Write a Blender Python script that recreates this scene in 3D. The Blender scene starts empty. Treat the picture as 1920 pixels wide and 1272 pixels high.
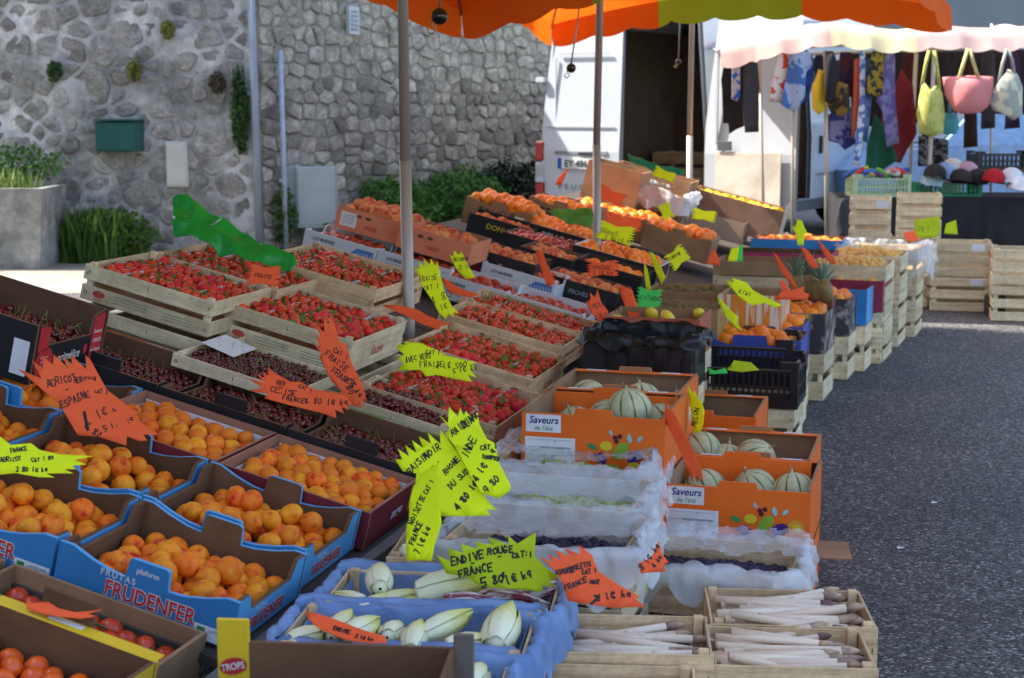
import bpy, bmesh, math, random
from mathutils import Matrix, Vector, Euler, noise
import numpy as np
random.seed(7)
sc = bpy.context.scene
COL = sc.collection

# ------------------------------------------------------------------ camera, sky, sun, exposure
FPX, YH, CAMH = 2850.0, 205.0, 1.45
TH = math.atan((636 - YH) / FPX)
cam_d = bpy.data.cameras.new('camera'); cam = bpy.data.objects.new('camera', cam_d); COL.objects.link(cam)
cam.location = (0, 0, CAMH); cam.rotation_euler = (math.pi / 2 - TH, 0, 0)
cam_d.sensor_width = 36; cam_d.lens = FPX / 1920 * 36; cam_d.clip_start = 0.05; cam_d.clip_end = 500
cam_d.dof.use_dof = True; cam_d.dof.focus_distance = 4.3; cam_d.dof.aperture_fstop = 6.0; cam_d.dof.aperture_blades = 7
sc.camera = cam

SUN_AZ, SUN_EL = -80.0, 50.0          # azimuth from straight ahead (negative = from the left)
sun_to = Vector((math.cos(math.radians(SUN_EL)) * math.sin(math.radians(SUN_AZ)),
                 math.cos(math.radians(SUN_EL)) * math.cos(math.radians(SUN_AZ)), math.sin(math.radians(SUN_EL))))
w = bpy.data.worlds.new('World'); sc.world = w; w.use_nodes = True
nt = w.node_tree; bg = nt.nodes['Background']; sky = nt.nodes.new('ShaderNodeTexSky')
sky.sky_type = 'NISHITA'; sky.sun_disc = False
sky.sun_elevation = math.radians(SUN_EL); sky.sun_rotation = math.radians(SUN_AZ)
sky.air_density = 1.0; sky.dust_density = 2.6; sky.ozone_density = 0.35
nt.links.new(sky.outputs[0], bg.inputs[0]); bg.inputs[1].default_value = 0.13
sl = bpy.data.lights.new('sun', 'SUN'); so = bpy.data.objects.new('sun', sl); COL.objects.link(so)
sl.energy = 3.8; sl.angle = math.radians(0.53); sl.color = (1.0, 0.94, 0.85)
so.rotation_euler = (-sun_to).to_track_quat('-Z', 'Y').to_euler(); so.location = (-8, 2, 12)
sc.view_settings.view_transform = 'Standard'; sc.view_settings.look = 'None'
sc.view_settings.exposure = 2.0; sc.view_settings.gamma = 1.0; sc.view_settings.use_curve_mapping = False

# ------------------------------------------------------------------ measuring: photograph pixels to places
CAM = Vector((0, 0, CAMH))
def ray(x, y):
    a = (x - 960) / FPX; b = (y - 636) / FPX
    return Vector((a, math.cos(TH) - b * math.sin(TH), -math.sin(TH) - b * math.cos(TH)))
def hit(x, y, p, n):
    r = ray(x, y); t = (Vector(p) - CAM).dot(n) / r.dot(n); return CAM + r * t
def atY(x, y, Y): return hit(x, y, Vector((0, Y, 0)), Vector((0, 1, 0)))
def atZ(x, y, z): return hit(x, y, Vector((0, 0, z)), Vector((0, 0, 1)))
def pxscale(p):
    q = Vector(p) - CAM
    return FPX / (q.y * math.cos(TH) - q.z * math.sin(TH))
AXA, ALP = math.radians(15.8), math.radians(14)
AX = Vector((math.sin(AXA), math.cos(AXA), 0)); LF = Vector((-math.cos(AXA), math.sin(AXA), 0))
UPV = math.cos(ALP) * LF + Vector((0, 0, math.sin(ALP)))     # up the sloping display
NRM = (-UPV).cross(AX).normalized()
ORG = Vector((-0.580, 2.992, 0.348))                           # front rail of the sloping display
def slope(u, v, h=0): return ORG + AX * u + UPV * v + NRM * h
def atS(x, y, h): return hit(x, y, slope(0, 0, h), NRM)
def frame(X, Y, Z, o):
    m = Matrix.Identity(4)
    for i in range(3):
        m[i][0] = X[i]; m[i][1] = Y[i]; m[i][2] = Z[i]; m[i][3] = o[i]
    return m
def on_slope(px, py, L, W, H, hb=0.0, corner=(1, -1), yaw=0.0):
    """frame of a box whose top corner (right/front by default) sits at that place on the slope"""
    t = atS(px, py, hb + H)
    R = Matrix.Rotation(yaw, 3, 'Z')
    b = Matrix((-UPV, AX, NRM)).transposed() @ R
    o = t - b @ Vector((corner[0] * L / 2, corner[1] * W / 2, H))
    return frame(b.col[0], b.col[1], b.col[2], o)
def on_flat(px, py, L, W, H, ztop, corner=(1, -1), yaw=None):
    t = atZ(px, py, ztop)
    R = Matrix.Rotation(-(AXA if yaw is None else math.radians(yaw)), 3, 'Z')
    o = t - R @ Vector((corner[0] * L / 2, corner[1] * W / 2, H))
    return frame(R.col[0], R.col[1], R.col[2], o)

# ------------------------------------------------------------------ materials
MATS = {}
def mat(name, col, rough=0.6, col2=None, scale=12.0, bump=0.0, bscale=60.0, rnd=0.0, spec=0.35, stretch=None,
        trans=0.0, alpha=1.0, coat=0.0, metal=0.0, detail=4.0, lo=0.35, hi=0.65, sss=0.0, hue=0.0, translu=0.0, grime=None, col3=None, zgrad=None):
    if name in MATS: return MATS[name]
    m = bpy.data.materials.new(name); m.use_nodes = True; MATS[name] = m
    n = m.node_tree; N = n.nodes; Lk = n.links; p = N['Principled BSDF']
    p.inputs['Roughness'].default_value = rough; p.inputs['Specular IOR Level'].default_value = spec
    p.inputs['Metallic'].default_value = metal; p.inputs['Coat Weight'].default_value = coat
    p.inputs['Alpha'].default_value = alpha; p.inputs['Transmission Weight'].default_value = trans
    if sss: p.inputs['Subsurface Weight'].default_value = sss; p.inputs['Subsurface Radius'].default_value = (.02, .008, .004)
    tc = N.new('ShaderNodeTexCoord'); mp = N.new('ShaderNodeMapping'); Lk.new(tc.outputs['Object'], mp.inputs[0])
    if stretch: mp.inputs['Scale'].default_value = stretch
    c1 = (*col, 1); c2 = (*(col2 if col2 else [c * .78 for c in col]), 1)
    nz = N.new('ShaderNodeTexNoise'); nz.noise_dimensions = '4D'; nz.inputs['Scale'].default_value = scale; nz.inputs['Detail'].default_value = detail
    Lk.new(mp.outputs[0], nz.inputs['Vector'])
    oi = N.new('ShaderNodeObjectInfo'); ml = N.new('ShaderNodeMath'); ml.operation = 'MULTIPLY'; ml.inputs[1].default_value = 37.0
    Lk.new(oi.outputs['Random'], ml.inputs[0]); Lk.new(ml.outputs[0], nz.inputs['W'])
    rp = N.new('ShaderNodeValToRGB'); rp.color_ramp.elements[0].position = lo; rp.color_ramp.elements[1].position = hi
    rp.color_ramp.elements[0].color = c1; rp.color_ramp.elements[1].color = c2
    if col3: e3 = rp.color_ramp.elements.new(min(.98, hi + .12)); e3.color = (*col3, 1)
    if zgrad:
        sp_ = N.new('ShaderNodeSeparateXYZ'); Lk.new(tc.outputs['Object'], sp_.inputs[0]); mr_ = N.new('ShaderNodeMapRange'); mr_.inputs['From Min'].default_value = zgrad[0]; mr_.inputs['From Max'].default_value = zgrad[1]
        Lk.new(sp_.outputs[2], mr_.inputs[0]); av = N.new('ShaderNodeMix'); av.inputs[0].default_value = .35; Lk.new(mr_.outputs[0], av.inputs[2]); Lk.new(nz.outputs['Fac'], av.inputs[3]); Lk.new(av.outputs[0], rp.inputs[0])
    else: Lk.new(nz.outputs['Fac'], rp.inputs[0])
    out = rp.outputs[0]
    if grime:
        for gs, g0, g1 in grime:
            gn = N.new('ShaderNodeTexNoise'); gn.inputs['Scale'].default_value = gs; gn.inputs['Detail'].default_value = 12; gn.inputs['Roughness'].default_value = .65; Lk.new(tc.outputs['Object'], gn.inputs['Vector'])
            gr = N.new('ShaderNodeValToRGB'); gr.color_ramp.elements[0].position = .36; gr.color_ramp.elements[0].color = (g0, g0, g0, 1); gr.color_ramp.elements[1].position = .62; gr.color_ramp.elements[1].color = (g1, g1, g1, 1); Lk.new(gn.outputs['Fac'], gr.inputs[0])
            mg = N.new('ShaderNodeMix'); mg.data_type = 'RGBA'; mg.blend_type = 'MULTIPLY'; mg.inputs[0].default_value = 1; Lk.new(out, mg.inputs[6]); Lk.new(gr.outputs[0], mg.inputs[7]); out = mg.outputs[2]
    if rnd or hue:
        hs = N.new('ShaderNodeHueSaturation'); mr = N.new('ShaderNodeMapRange')
        mr.inputs['To Min'].default_value = 1 - rnd; mr.inputs['To Max'].default_value = 1 + rnd
        Lk.new(oi.outputs['Random'], mr.inputs[0]); Lk.new(mr.outputs[0], hs.inputs['Value']); Lk.new(out, hs.inputs['Color'])
        if hue:
            mh = N.new('ShaderNodeMapRange'); mh.inputs['To Min'].default_value = .5 - hue; mh.inputs['To Max'].default_value = .5 + hue
            fr = N.new('ShaderNodeMath'); fr.operation = 'FRACT'; m7 = N.new('ShaderNodeMath'); m7.operation = 'MULTIPLY'; m7.inputs[1].default_value = 7.3
            Lk.new(oi.outputs['Random'], m7.inputs[0]); Lk.new(m7.outputs[0], fr.inputs[0]); Lk.new(fr.outputs[0], mh.inputs[0]); Lk.new(mh.outputs[0], hs.inputs['Hue'])
        out = hs.outputs[0]
    Lk.new(out, p.inputs['Base Color'])
    if bump:
        nb = N.new('ShaderNodeTexNoise'); nb.inputs['Scale'].default_value = bscale; nb.inputs['Detail'].default_value = 5
        Lk.new(mp.outputs[0], nb.inputs['Vector'])
        bp = N.new('ShaderNodeBump'); bp.inputs['Strength'].default_value = bump; bp.inputs['Distance'].default_value = 0.01
        Lk.new(nb.outputs['Fac'], bp.inputs['Height']); Lk.new(bp.outputs[0], p.inputs['Normal'])
    if translu:
        t = N.new('ShaderNodeBsdfTranslucent'); Lk.new(out, t.inputs[0]); mx = N.new('ShaderNodeMixShader'); mx.inputs[0].default_value = translu
        Lk.new(p.outputs[0], mx.inputs[1]); Lk.new(t.outputs[0], mx.inputs[2]); Lk.new(mx.outputs[0], N['Material Output'].inputs[0])
    return m

KRAFT = mat('kraft_board', (.165, .082, .040), .85, (.125, .060, .029), 9, .15, 140, rnd=.10, grime=[(5, .82, 1.08)])
TAN = mat('tan_board', (.36, .21, .112), .85, (.29, .165, .086), 8, .12, 140, rnd=.08, grime=[(6, .85, 1.06)])
POPLAR = mat('poplar_wood', (.78, .56, .33), .7, (.56, .37, .20), 14, .35, 60, rnd=.18, stretch=(.25, 3, 3), grime=[(14, .80, 1.08), (60, .9, 1.04)])
PALEWOOD = mat('pale_veneer', (.80, .66, .43), .7, (.62, .49, .29), 14, .35, 60, rnd=.16, stretch=(.25, 3, 3), grime=[(12, .80, 1.08), (60, .9, 1.04)])
BLUEP = mat('blue_print', (.035, .22, .50), .5, (.03, .19, .44), 6, rnd=.05)
SKYP = mat('light_blue_print', (.10, .36, .66), .5, (.09, .32, .60), 6)
REDP = mat('red_print', (.55, .03, .04), .5)
DRED = mat('dark_red_print', (.19, .02, .03), .45, (.13, .012, .02), 5)
BLACKP = mat('black_print', (.018, .018, .022), .45, (.012, .012, .015), 8)
WHITEP = mat('white_print', (.66, .69, .74), .55, (.58, .61, .67), 7)
ORANGEP = mat('orange_print', (.86, .16, .012), .5, (.78, .13, .010), 6, rnd=.04)
SALMON = mat('salmon_print', (.72, .24, .13), .6, (.64, .20, .11), 8)
YELLOWP = mat('yellow_print', (.75, .50, .02), .5, (.68, .44, .02), 6)
GREENP = mat('green_print', (.10, .22, .02), .5, (.07, .15, .015), 7)
PURPP = mat('violet_blue_print', (.06, .10, .46), .5, (.05, .08, .38), 7)
INK = mat('black_ink', (.012, .012, .016), .6)
NAVYINK = mat('navy_ink', (.03, .02, .20), .6)
WINK = mat('white_ink', (.78, .78, .76), .6)
RINK = mat('red_ink', (.62, .025, .03), .6)
GINK = mat('green_ink', (.05, .26, .07), .6)
PAPER = mat('white_paper', (.74, .75, .78), .8, (.66, .67, .70), 10)
FLUOY = mat('fluorescent_yellow', (.88, 1.0, .008), .75, (.84, .97, .008), 5, translu=.12)
FLUOD = mat('fluorescent_lime', (.55, .66, .008), .75, (.50, .62, .008), 5, translu=.12)
FLUOR = mat('fluorescent_red', (1.0, .15, .04), .75, (1.0, .13, .035), 5, translu=.12)
FLUOG = mat('fluorescent_green', (.08, .70, .12), .75, (.07, .62, .10), 5, translu=.12)
STEEL = mat('galvanised_steel', (.45, .45, .44), .42, (.36, .36, .36), 20, metal=.75)
POLE = mat('pole_aluminium', (.46, .42, .37), .45, (.38, .35, .31), 8, metal=.35, stretch=(1, 1, .2))
DARKM = mat('dark_metal', (.03, .03, .033), .5)
PLASB = mat('black_plastic', (.012, .013, .016), .35, spec=.5)

# ------------------------------------------------------------------ mesh helpers
class MB:
    def __init__(s): s.v = []; s.f = []; s.m = []; s.sm = []
    def add(s, vs, fs, mi=0, smooth=False):
        o = len(s.v); s.v += [tuple(x) for x in vs]
        for f in fs: s.f.append(tuple(i + o for i in f)); s.m.append(mi); s.sm.append(smooth)
        return s
    def box(s, c, d, mi=0, M=None):
        x, y, z = (k / 2 for k in d); vs = [Vector((c[0] + a * x, c[1] + b * y, c[2] + e * z)) for e in (-1, 1) for a, b in ((-1, -1), (1, -1), (1, 1), (-1, 1))]
        if M: vs = [M @ q for q in vs]
        return s.add(vs, [(3, 2, 1, 0), (4, 5, 6, 7), (0, 1, 5, 4), (1, 2, 6, 5), (2, 3, 7, 6), (3, 0, 4, 7)], mi)
    def tube(s, pts, r, n=8, mi=0, cap=True):
        pts = [Vector(p) for p in pts]; rs = r if isinstance(r, (list, tuple)) else [r] * len(pts); vs = []
        for i, p in enumerate(pts):
            d = (pts[min(i + 1, len(pts) - 1)] - pts[max(i - 1, 0)]).normalized()
            a = d.cross(Vector((0, 0, 1)) if abs(d.z) < .9 else Vector((1, 0, 0))).normalized(); b = d.cross(a)
            vs += [p + (a * math.cos(2 * math.pi * k / n) + b * math.sin(2 * math.pi * k / n)) * rs[i] for k in range(n)]
        fs = [(i * n + k, i * n + (k + 1) % n, (i + 1) * n + (k + 1) % n, (i + 1) * n + k) for i in range(len(pts) - 1) for k in range(n)]
        if cap: fs += [tuple(range(n))[::-1], tuple(range((len(pts) - 1) * n, len(pts) * n))]
        return s.add(vs, fs, mi, True)
    def lathe(s, prof, n=12, mi=0, M=None):
        vs = [Vector((r * math.cos(2 * math.pi * k / n), r * math.sin(2 * math.pi * k / n), z)) for r, z in prof for k in range(n)]
        if M: vs = [M @ q for q in vs]
        fs = [(i * n + k, i * n + (k + 1) % n, (i + 1) * n + (k + 1) % n, (i + 1) * n + k) for i in range(len(prof) - 1) for k in range(n)]
        return s.add(vs, fs, mi, True)
    def mesh(s, name, mats):
        me = bpy.data.meshes.new(name); me.from_pydata(s.v, [], s.f)
        for m in (mats if isinstance(mats, (list, tuple)) else [mats]): me.materials.append(m)
        me.polygons.foreach_set('material_index', s.m); me.polygons.foreach_set('use_smooth', s.sm)
        bm = bmesh.new(); bm.from_mesh(me); bmesh.ops.recalc_face_normals(bm, faces=bm.faces); bm.to_mesh(me); bm.free()
        return me
    def build(s, name, mats, parent=None, M=None): return ob(name, s.mesh(name, mats), parent, M)
def ob(name, data, parent=None, M=None):
    o = bpy.data.objects.new(name, data); COL.objects.link(o)
    if parent is not None: o.parent = parent
    if M is not None: o.matrix_local = M
    return o
def tag(o, label=None, cat=None, group=None, kind=None):
    if label: o['label'] = label
    if cat: o['category'] = cat
    if group: o['group'] = group
    if kind: o['kind'] = kind
    return o
def thing(name, M, label, cat, group=None): return tag(ob(name, None, None, M), label, cat, group)
_bc = {}
def slab(parent, name, c, d, m, M=None, bev=None):
    """a board: its long axis runs along its own x, meshes are shared between alike boards"""
    d = tuple(round(k, 4) for k in d); ax = max(range(3), key=lambda i: d[i])
    R = Matrix.Identity(4); dd = d
    if ax == 1: R = Matrix.Rotation(math.pi / 2, 4, 'Z'); dd = (d[1], d[0], d[2])
    if ax == 2: R = Matrix.Rotation(math.pi / 2, 4, 'Y'); dd = (d[2], d[1], d[0])
    k = (dd, m.name, name)
    if k not in _bc:
        mb = MB(); mb.box((0, 0, 0), dd); me = mb.mesh(name, m)
        bm = bmesh.new(); bm.from_mesh(me); bmesh.ops.bevel(bm, geom=bm.edges[:], offset=bev or min(.0022, min(dd) * .25), segments=1, affect='EDGES'); bm.to_mesh(me); bm.free()
        _bc[k] = me
    T = Matrix.Translation(c) @ R
    return ob(name, _bc[k], parent, (M @ T) if M else T)
def panel_mesh(name, prof, t, mats):
    """upright panel: outline prof (x,z), thickness t along +y, printed face at -y"""
    mb = MB(); n = len(prof)
    mb.add([(x, 0, z) for x, z in prof], [tuple(range(n))], 0)
    mb.add([(x, t, z) for x, z in prof], [tuple(range(n))[::-1]], 1)
    vs = [(x, 0, z) for x, z in prof] + [(x, t, z) for x, z in prof]
    mb.add(vs, [(i, (i + 1) % n, n + (i + 1) % n, n + i) for i in range(n)], 2)
    me = bpy.data.meshes.new(name); me.from_pydata(mb.v, [], mb.f)
    for m in mats: me.materials.append(m)
    me.polygons.foreach_set('material_index', mb.m)
    bm = bmesh.new(); bm.from_mesh(me); bmesh.ops.remove_doubles(bm, verts=bm.verts, dist=1e-5)
    bmesh.ops.recalc_face_normals(bm, faces=bm.faces); bm.to_mesh(me); bm.free()
    return me
_pc = {}
def panel(parent, name, prof, t, mats, M):
    k = (tuple((round(a, 4), round(b, 4)) for a, b in prof), t, tuple(m.name for m in mats))
    if k not in _pc: _pc[k] = panel_mesh(name, prof, t, mats)
    return ob(name, _pc[k], parent, M)

# ------------------------------------------------------------------ lettering
_tc = {}
def text_mesh(s, bold=0.0, shear=0.0, space=1.0):
    k = (s, bold, shear, space)
    if k in _tc: return _tc[k]
    cu = bpy.data.curves.new('lettering', 'FONT'); cu.body = s; cu.size = 1; cu.offset = bold; cu.shear = shear; cu.space_character = space
    cu.align_x = 'CENTER'; cu.fill_mode = 'FRONT'; cu.resolution_u = 3
    o = bpy.data.objects.new('lettering', cu); me = bpy.data.meshes.new_from_object(o); bpy.data.objects.remove(o)
    me.name = 'lettering'; _tc[k] = me; return me
def text(parent, s, x, z, size, m, bold=0.0, shear=0.0, wide=1.0, rot=0.0, lift=.0012, space=1.0):
    """lettering on the printed side of a panel, centred on x with its baseline at z"""
    me = text_mesh(s, bold, shear, space).copy(); me.materials.clear(); me.materials.append(m)
    T = Matrix.Translation((x, -lift, z)) @ Matrix.Rotation(math.pi / 2, 4, 'X') @ Matrix.Rotation(rot, 4, 'Z') @ Matrix.Diagonal((size * wide, size, size, 1))
    return ob('lettering', me, parent, T)
def decal(parent, name, pts, m, lift=.0008):
    mb = MB(); mb.add([(x, -lift, z) for x, z in pts], [tuple(range(len(pts)))]); return mb.build(name, m, parent)
def rect(x, z, a, b): return [(x - a / 2, z - b / 2), (x + a / 2, z - b / 2), (x + a / 2, z + b / 2), (x - a / 2, z + b / 2)]
def oval(x, z, a, b, rot=0, n=16):
    return [(x + a * math.cos(t) * math.cos(rot) - b * math.sin(t) * math.sin(rot), z + a * math.cos(t) * math.sin(rot) + b * math.sin(t) * math.cos(rot)) for t in [2 * math.pi * i / n for i in range(n)]]
GL = {'A': '00 26 40|12 32', 'B': '00 06 36 44 33 03|33 42 30 00', 'C': '45 26 04 02 20 41', 'D': '00 06 25 43 20 00', 'E': '46 06 00 40|03 33', 'F': '00 06 46|03 33',
      'G': '45 26 03 10 30 42 22', 'H': '00 06|40 46|03 43', 'I': '20 26', 'J': '36 31 10 01', 'K': '00 06|46 03 40', 'L': '06 00 40', 'M': '00 06 23 46 40', 'N': '00 06 40 46',
      'O': '26 04 02 20 42 44 26', 'P': '00 06 36 44 33 03', 'Q': '26 04 02 20 42 44 26|22 40', 'R': '00 06 36 44 33 03|23 40', 'S': '45 26 05 33 41 20 01', 'T': '06 46|26 20',
      'U': '06 01 20 41 46', 'V': '06 20 46', 'W': '06 10 23 30 46', 'X': '00 46|06 40', 'Y': '06 23 46|23 20', 'Z': '06 46 00 40', '0': '26 04 02 20 42 44 26', '1': '04 26 20',
      '2': '05 26 44 00 40', '3': '06 46 23 42 20 01', '4': '30 36 02 42', '5': '46 06 03 33 41 20 00', '6': '46 13 01 20 41 33 03', '7': '06 46 10', '8': '23 05 26 45 23 01 20 41 23',
      '9': '20 43 45 26 05 03 43', '-': '03 33', ':': '21 22|24 25', ',': '11 00', '/': '00 46', 'e': '45 26 04 02 20 41|03 33|-4', 'l': '16 11 20', 'k': '06 00|33 02 30', 'g': '33 03 00 30|34 3-', 'i': '23 20', ' ': ''}
GL['e'] = '45 26 04 02 20 41|02 32|04 34'
GL['g'] = '34 14 02 31 34|34 30'
def strokes(s):
    """hand lettering: list of (polyline) in glyph units, 6 high, 5.6 pitch"""
    out = []; x = 0
    for ch in s:
        g = GL.get(ch, ''); sl_, wv_, up_, hv_ = random.uniform(-.02, .16), random.uniform(.66, .9), random.uniform(-.5, .5), random.uniform(.85, 1.1)
        for pl in g.split('|'):
            pts = [(x + sl_ * int(q[1]) + int(q[0]) * wv_ + random.uniform(-.35, .35), up_ + int(q[1]) * hv_ + random.uniform(-.35, .35)) for q in pl.split()]
            if len(pts) > 1: out.append(pts)
        x += 4.5 + random.uniform(-.4, .4)
    return out
# ------------------------------------------------------------------ flat things traced on a plane of their own: cards, cloths, films
def flat_mesh(name, pts, fn, mats, thick=.0008, cuts=0, smooth=False, cut_y=0):
    """outline pts (x,y) filled, cut into strips, lifted by fn(x,y), given thickness"""
    bm = bmesh.new(); vs = [bm.verts.new((x, y, 0)) for x, y in pts]; f = bm.faces.new(vs)
    bmesh.ops.triangulate(bm, faces=[f], ngon_method='EAR_CLIP')
    for k, ax in ((cuts, 0), (cut_y, 1)):
        if not k: continue
        lo = min(p[ax] for p in pts); hi = max(p[ax] for p in pts)
        for i in range(1, k):
            co = [0, 0, 0]; no = [0, 0, 0]; co[ax] = lo + (hi - lo) * i / k; no[ax] = 1
            bmesh.ops.bisect_plane(bm, geom=bm.verts[:] + bm.edges[:] + bm.faces[:], plane_co=co, plane_no=no)
    bmesh.ops.recalc_face_normals(bm, faces=bm.faces)
    if bm.faces[:] and sum(f.normal.z for f in bm.faces) < 0: bmesh.ops.reverse_faces(bm, faces=bm.faces)
    for v in bm.verts: v.co.z = fn(v.co.x, v.co.y)
    if thick: bmesh.ops.solidify(bm, geom=bm.faces[:], thickness=thick)
    me = bpy.data.meshes.new(name); 
    for q in bm.faces: q.smooth = smooth
    bm.to_mesh(me); bm.free()
    for m in (mats if isinstance(mats, (list, tuple)) else [mats]): me.materials.append(m)
    return me
def plane_frame(P, n):
    n = Vector(n).normalized(); ex = Vector((0, 0, 1)).cross(n)
    ex = ex.normalized() if ex.length > .05 else Vector((1, 0, 0)); ey = n.cross(ex)
    return frame(ex, ey, n, P)
def card(poly, P, n, m, label, lines=(), bend=.35, pen=.0035, group='fluorescent price cards', ink=None, name='price_card', cat='price card'):
    T = plane_frame(P, n); Ti = T.inverted(); nn = T.col[2].to_3d()
    def loc(x, y): q = Ti @ hit(x, y, P, nn); return q.x, q.y
    pts = [loc(*p) for p in poly]
    kx_, ky_, tw_ = bend * random.uniform(.6, 3.5), bend * random.uniform(.8, 4.5), random.uniform(-.5, .5)
    def fn(x, y): return kx_ * x * x * .6 + ky_ * y * y + tw_ * x * y - .002
    o = ob(name, flat_mesh(name, pts, fn, m, .0009, 5, True, 5), None, T); tag(o, label, cat, group)
    mb = MB()
    for ln in lines:
        s, x0, y0, ang, h = ln[:5]; wd = (ln[5] if len(ln) > 5 else 1.0) * pen; sx = ln[6] if len(ln) > 6 else 1.0
        c, sn = math.cos(math.radians(ang)), math.sin(math.radians(ang)); k = h / 6
        for pl in strokes(s):
            q = [Vector((*loc(x0 + (gx * sx * c - gy * sn) * k * 1.0, y0 - (gx * sx * sn + gy * c) * k), 0)) for gx, gy in pl]
            for a, b in zip(q, q[1:]):
                d = (b - a); L = d.length
                if L < 1e-5: continue
                d /= L; nrm = Vector((-d.y, d.x, 0)) * wd / 2; a2 = a - d * wd * .3; b2 = b + d * wd * .3
                vs = [a2 - nrm, b2 - nrm, b2 + nrm, a2 + nrm]
                mb.add([(v.x, v.y, fn(v.x, v.y) + .0007) for v in vs], [(0, 1, 2, 3)])
    if mb.v: mb.build('handwriting', ink or INK, o)
    return o
def starburst(cx, cy, L, W, ang, spikes=6, seed=0):
    """price-card outline in photograph pixels: jagged at both ends, waisted between"""
    rr = random.Random(seed); pts = []
    def sp(side):
        for i in range(spikes):
            y = -W / 2 * 1.15 + W * 1.15 * (i + .5) / spikes
            yy = W * 1.15 / spikes / 2
            amp = L * rr.uniform(.10, .2)
            yield (L / 2 - amp, y - yy)
            yield (L / 2 - amp * .05 + rr.uniform(-.02, .02) * L, y + rr.uniform(-.2, .2) * yy * 2)
        yield (L / 2 - L * .15, W / 2 * 1.15)
    pts += [(x, y) for x, y in sp(1)]; pts.append((0, W / 2 * .85))
    pts += [(-x, -y) for x, y in sp(-1)]; pts.append((0, -W / 2 * .85))
    c, s = math.cos(math.radians(ang)), math.sin(math.radians(ang))
    return [(cx + x * c + y * s, cy - x * s + y * c) for x, y in pts]

# ------------------------------------------------------------------ produce
def ico(sub, fn, name, mats, mfn=None):
    bm = bmesh.new(); bmesh.ops.create_icosphere(bm, subdivisions=sub, radius=1)
    for v in bm.verts: v.co = fn(v.co.copy())
    me = bpy.data.meshes.new(name)
    for f in bm.faces:
        f.smooth = True
        if mfn: f.material_index = mfn(f.calc_center_median())
    bm.to_mesh(me); bm.free()
    for m in (mats if isinstance(mats, (list, tuple)) else [mats]): me.materials.append(m)
    return me
M_APR = mat('apricot_skin', (.88, .30, .018), .55, (.84, .20, .012), 1.3, .10, 60, rnd=.10, hue=.014, lo=.36, hi=.56, spec=.22, detail=4, col3=(.58, .055, .014), grime=[(3, .90, 1.03), (40, .92, 1.02)])
M_STR = mat('strawberry_skin', (.78, .045, .016), .38, (.64, .022, .012), 2.0, .35, 30, rnd=.16, hue=.01, spec=.45)
M_LEAF = mat('calyx_green', (.12, .22, .035), .6, (.07, .15, .02), 5, rnd=.2)
M_CHE = mat('cherry_skin', (.085, .006, .010), .16, (.18, .010, .012), 1.2, rnd=.5, spec=.6)
M_STEM = mat('cherry_stalk', (.22, .25, .06), .6, rnd=.2)
M_ORG = mat('orange_peel', (.90, .25, .008), .42, (.84, .20, .006), 3, .12, 40, rnd=.08, hue=.008, spec=.4)
M_PEA = mat('peach_skin', (.76, .33, .09), .7, (.50, .055, .035), 1.0, .05, 60, rnd=.10, lo=.36, hi=.62, spec=.2, detail=4, grime=[(12, .88, 1.04)])
M_NEC = mat('nectarine_skin', (.58, .10, .035), .35, (.28, .016, .018), 1.0, rnd=.15, lo=.38, hi=.62, detail=2)
M_TOM = mat('tomato_skin', (.52, .030, .012), .22, (.62, .07, .015), 1.0, rnd=.15, spec=.5)
M_CTOM = mat('orange_tomato_skin', (.80, .13, .012), .25, (.70, .09, .012), 1.0, rnd=.1, spec=.5)
M_MEL = mat('melon_rind', (.62, .58, .36), .7, (.50, .47, .26), 4, .25, 40, rnd=.08)
M_MELG = mat('melon_groove', (.10, .16, .06), .7, (.17, .22, .09), 6)
M_END = mat('endive_leaf', (.80, .78, .54), .45, (.66, .62, .13), 5, rnd=.05, lo=.34, hi=.72, detail=5, stretch=(3, 3, .5), zgrad=(-1, 1), bump=.25, bscale=9)
M_ENDR = mat('red_endive_leaf', (.62, .55, .52), .45, (.16, .012, .03), 2.2, rnd=.08, lo=.42, hi=.55, stretch=(3, 3, .6), detail=3)
M_ASP = mat('asparagus_stalk', (.80, .68, .52), .5, (.68, .50, .38), 6, rnd=.08, stretch=(1, 1, .25))
M_ASPT = mat('asparagus_tip', (.46, .32, .20), .55, (.17, .085, .085), 5, rnd=.2, lo=.42, hi=.58)
M_KIWI = mat('kiwi_skin', (.20, .14, .045), .85, (.15, .10, .03), 8, .3, 60, rnd=.12)
M_LEM = mat('lemon_peel', (.82, .60, .03), .45, (.78, .53, .03), 3, .1, 50, rnd=.06)
M_YNEC = mat('yellow_fruit_skin', (.75, .48, .10), .5, (.66, .30, .07), 1.5, rnd=.1)
M_GRA = mat('white_grape_skin', (.42, .50, .10), .35, (.36, .44, .08), 2, rnd=.1)
M_GRB = mat('black_grape_skin', (.022, .016, .045), .4, (.04, .02, .05), 2, rnd=.2)
M_PINE = mat('pineapple_skin', (.28, .17, .05), .7, (.14, .09, .03), 9, .6, 14)
M_PINL = mat('pineapple_leaf', (.12, .20, .12), .5, (.09, .15, .09), 5)
def vary(k): 
    o_ = Vector((k * 5.1, k * 2.3, 1)); s_ = (1 + .07 * math.sin(k * 2.1), 1 + .06 * math.cos(k * 1.7), 1 + .08 * math.sin(k * 3.3 + 1))
    def f(v):
        p = f_apr(v); q = 1 + .045 * noise.noise(v * 1.6 + o_); return Vector((p.x * q * s_[0], p.y * q * s_[1], p.z * q * s_[2]))
    return f
def f_apr(v):
    g = math.exp(-(v.x / .16) ** 2) * max(0, v.y + .35) * .09
    r = 1 - g - .10 * math.exp(-((v.x) ** 2 + (v.y) ** 2) / .05) * (v.z > 0)
    return Vector((v.x * r, v.y * r * 1.02, v.z * r * .97))
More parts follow.
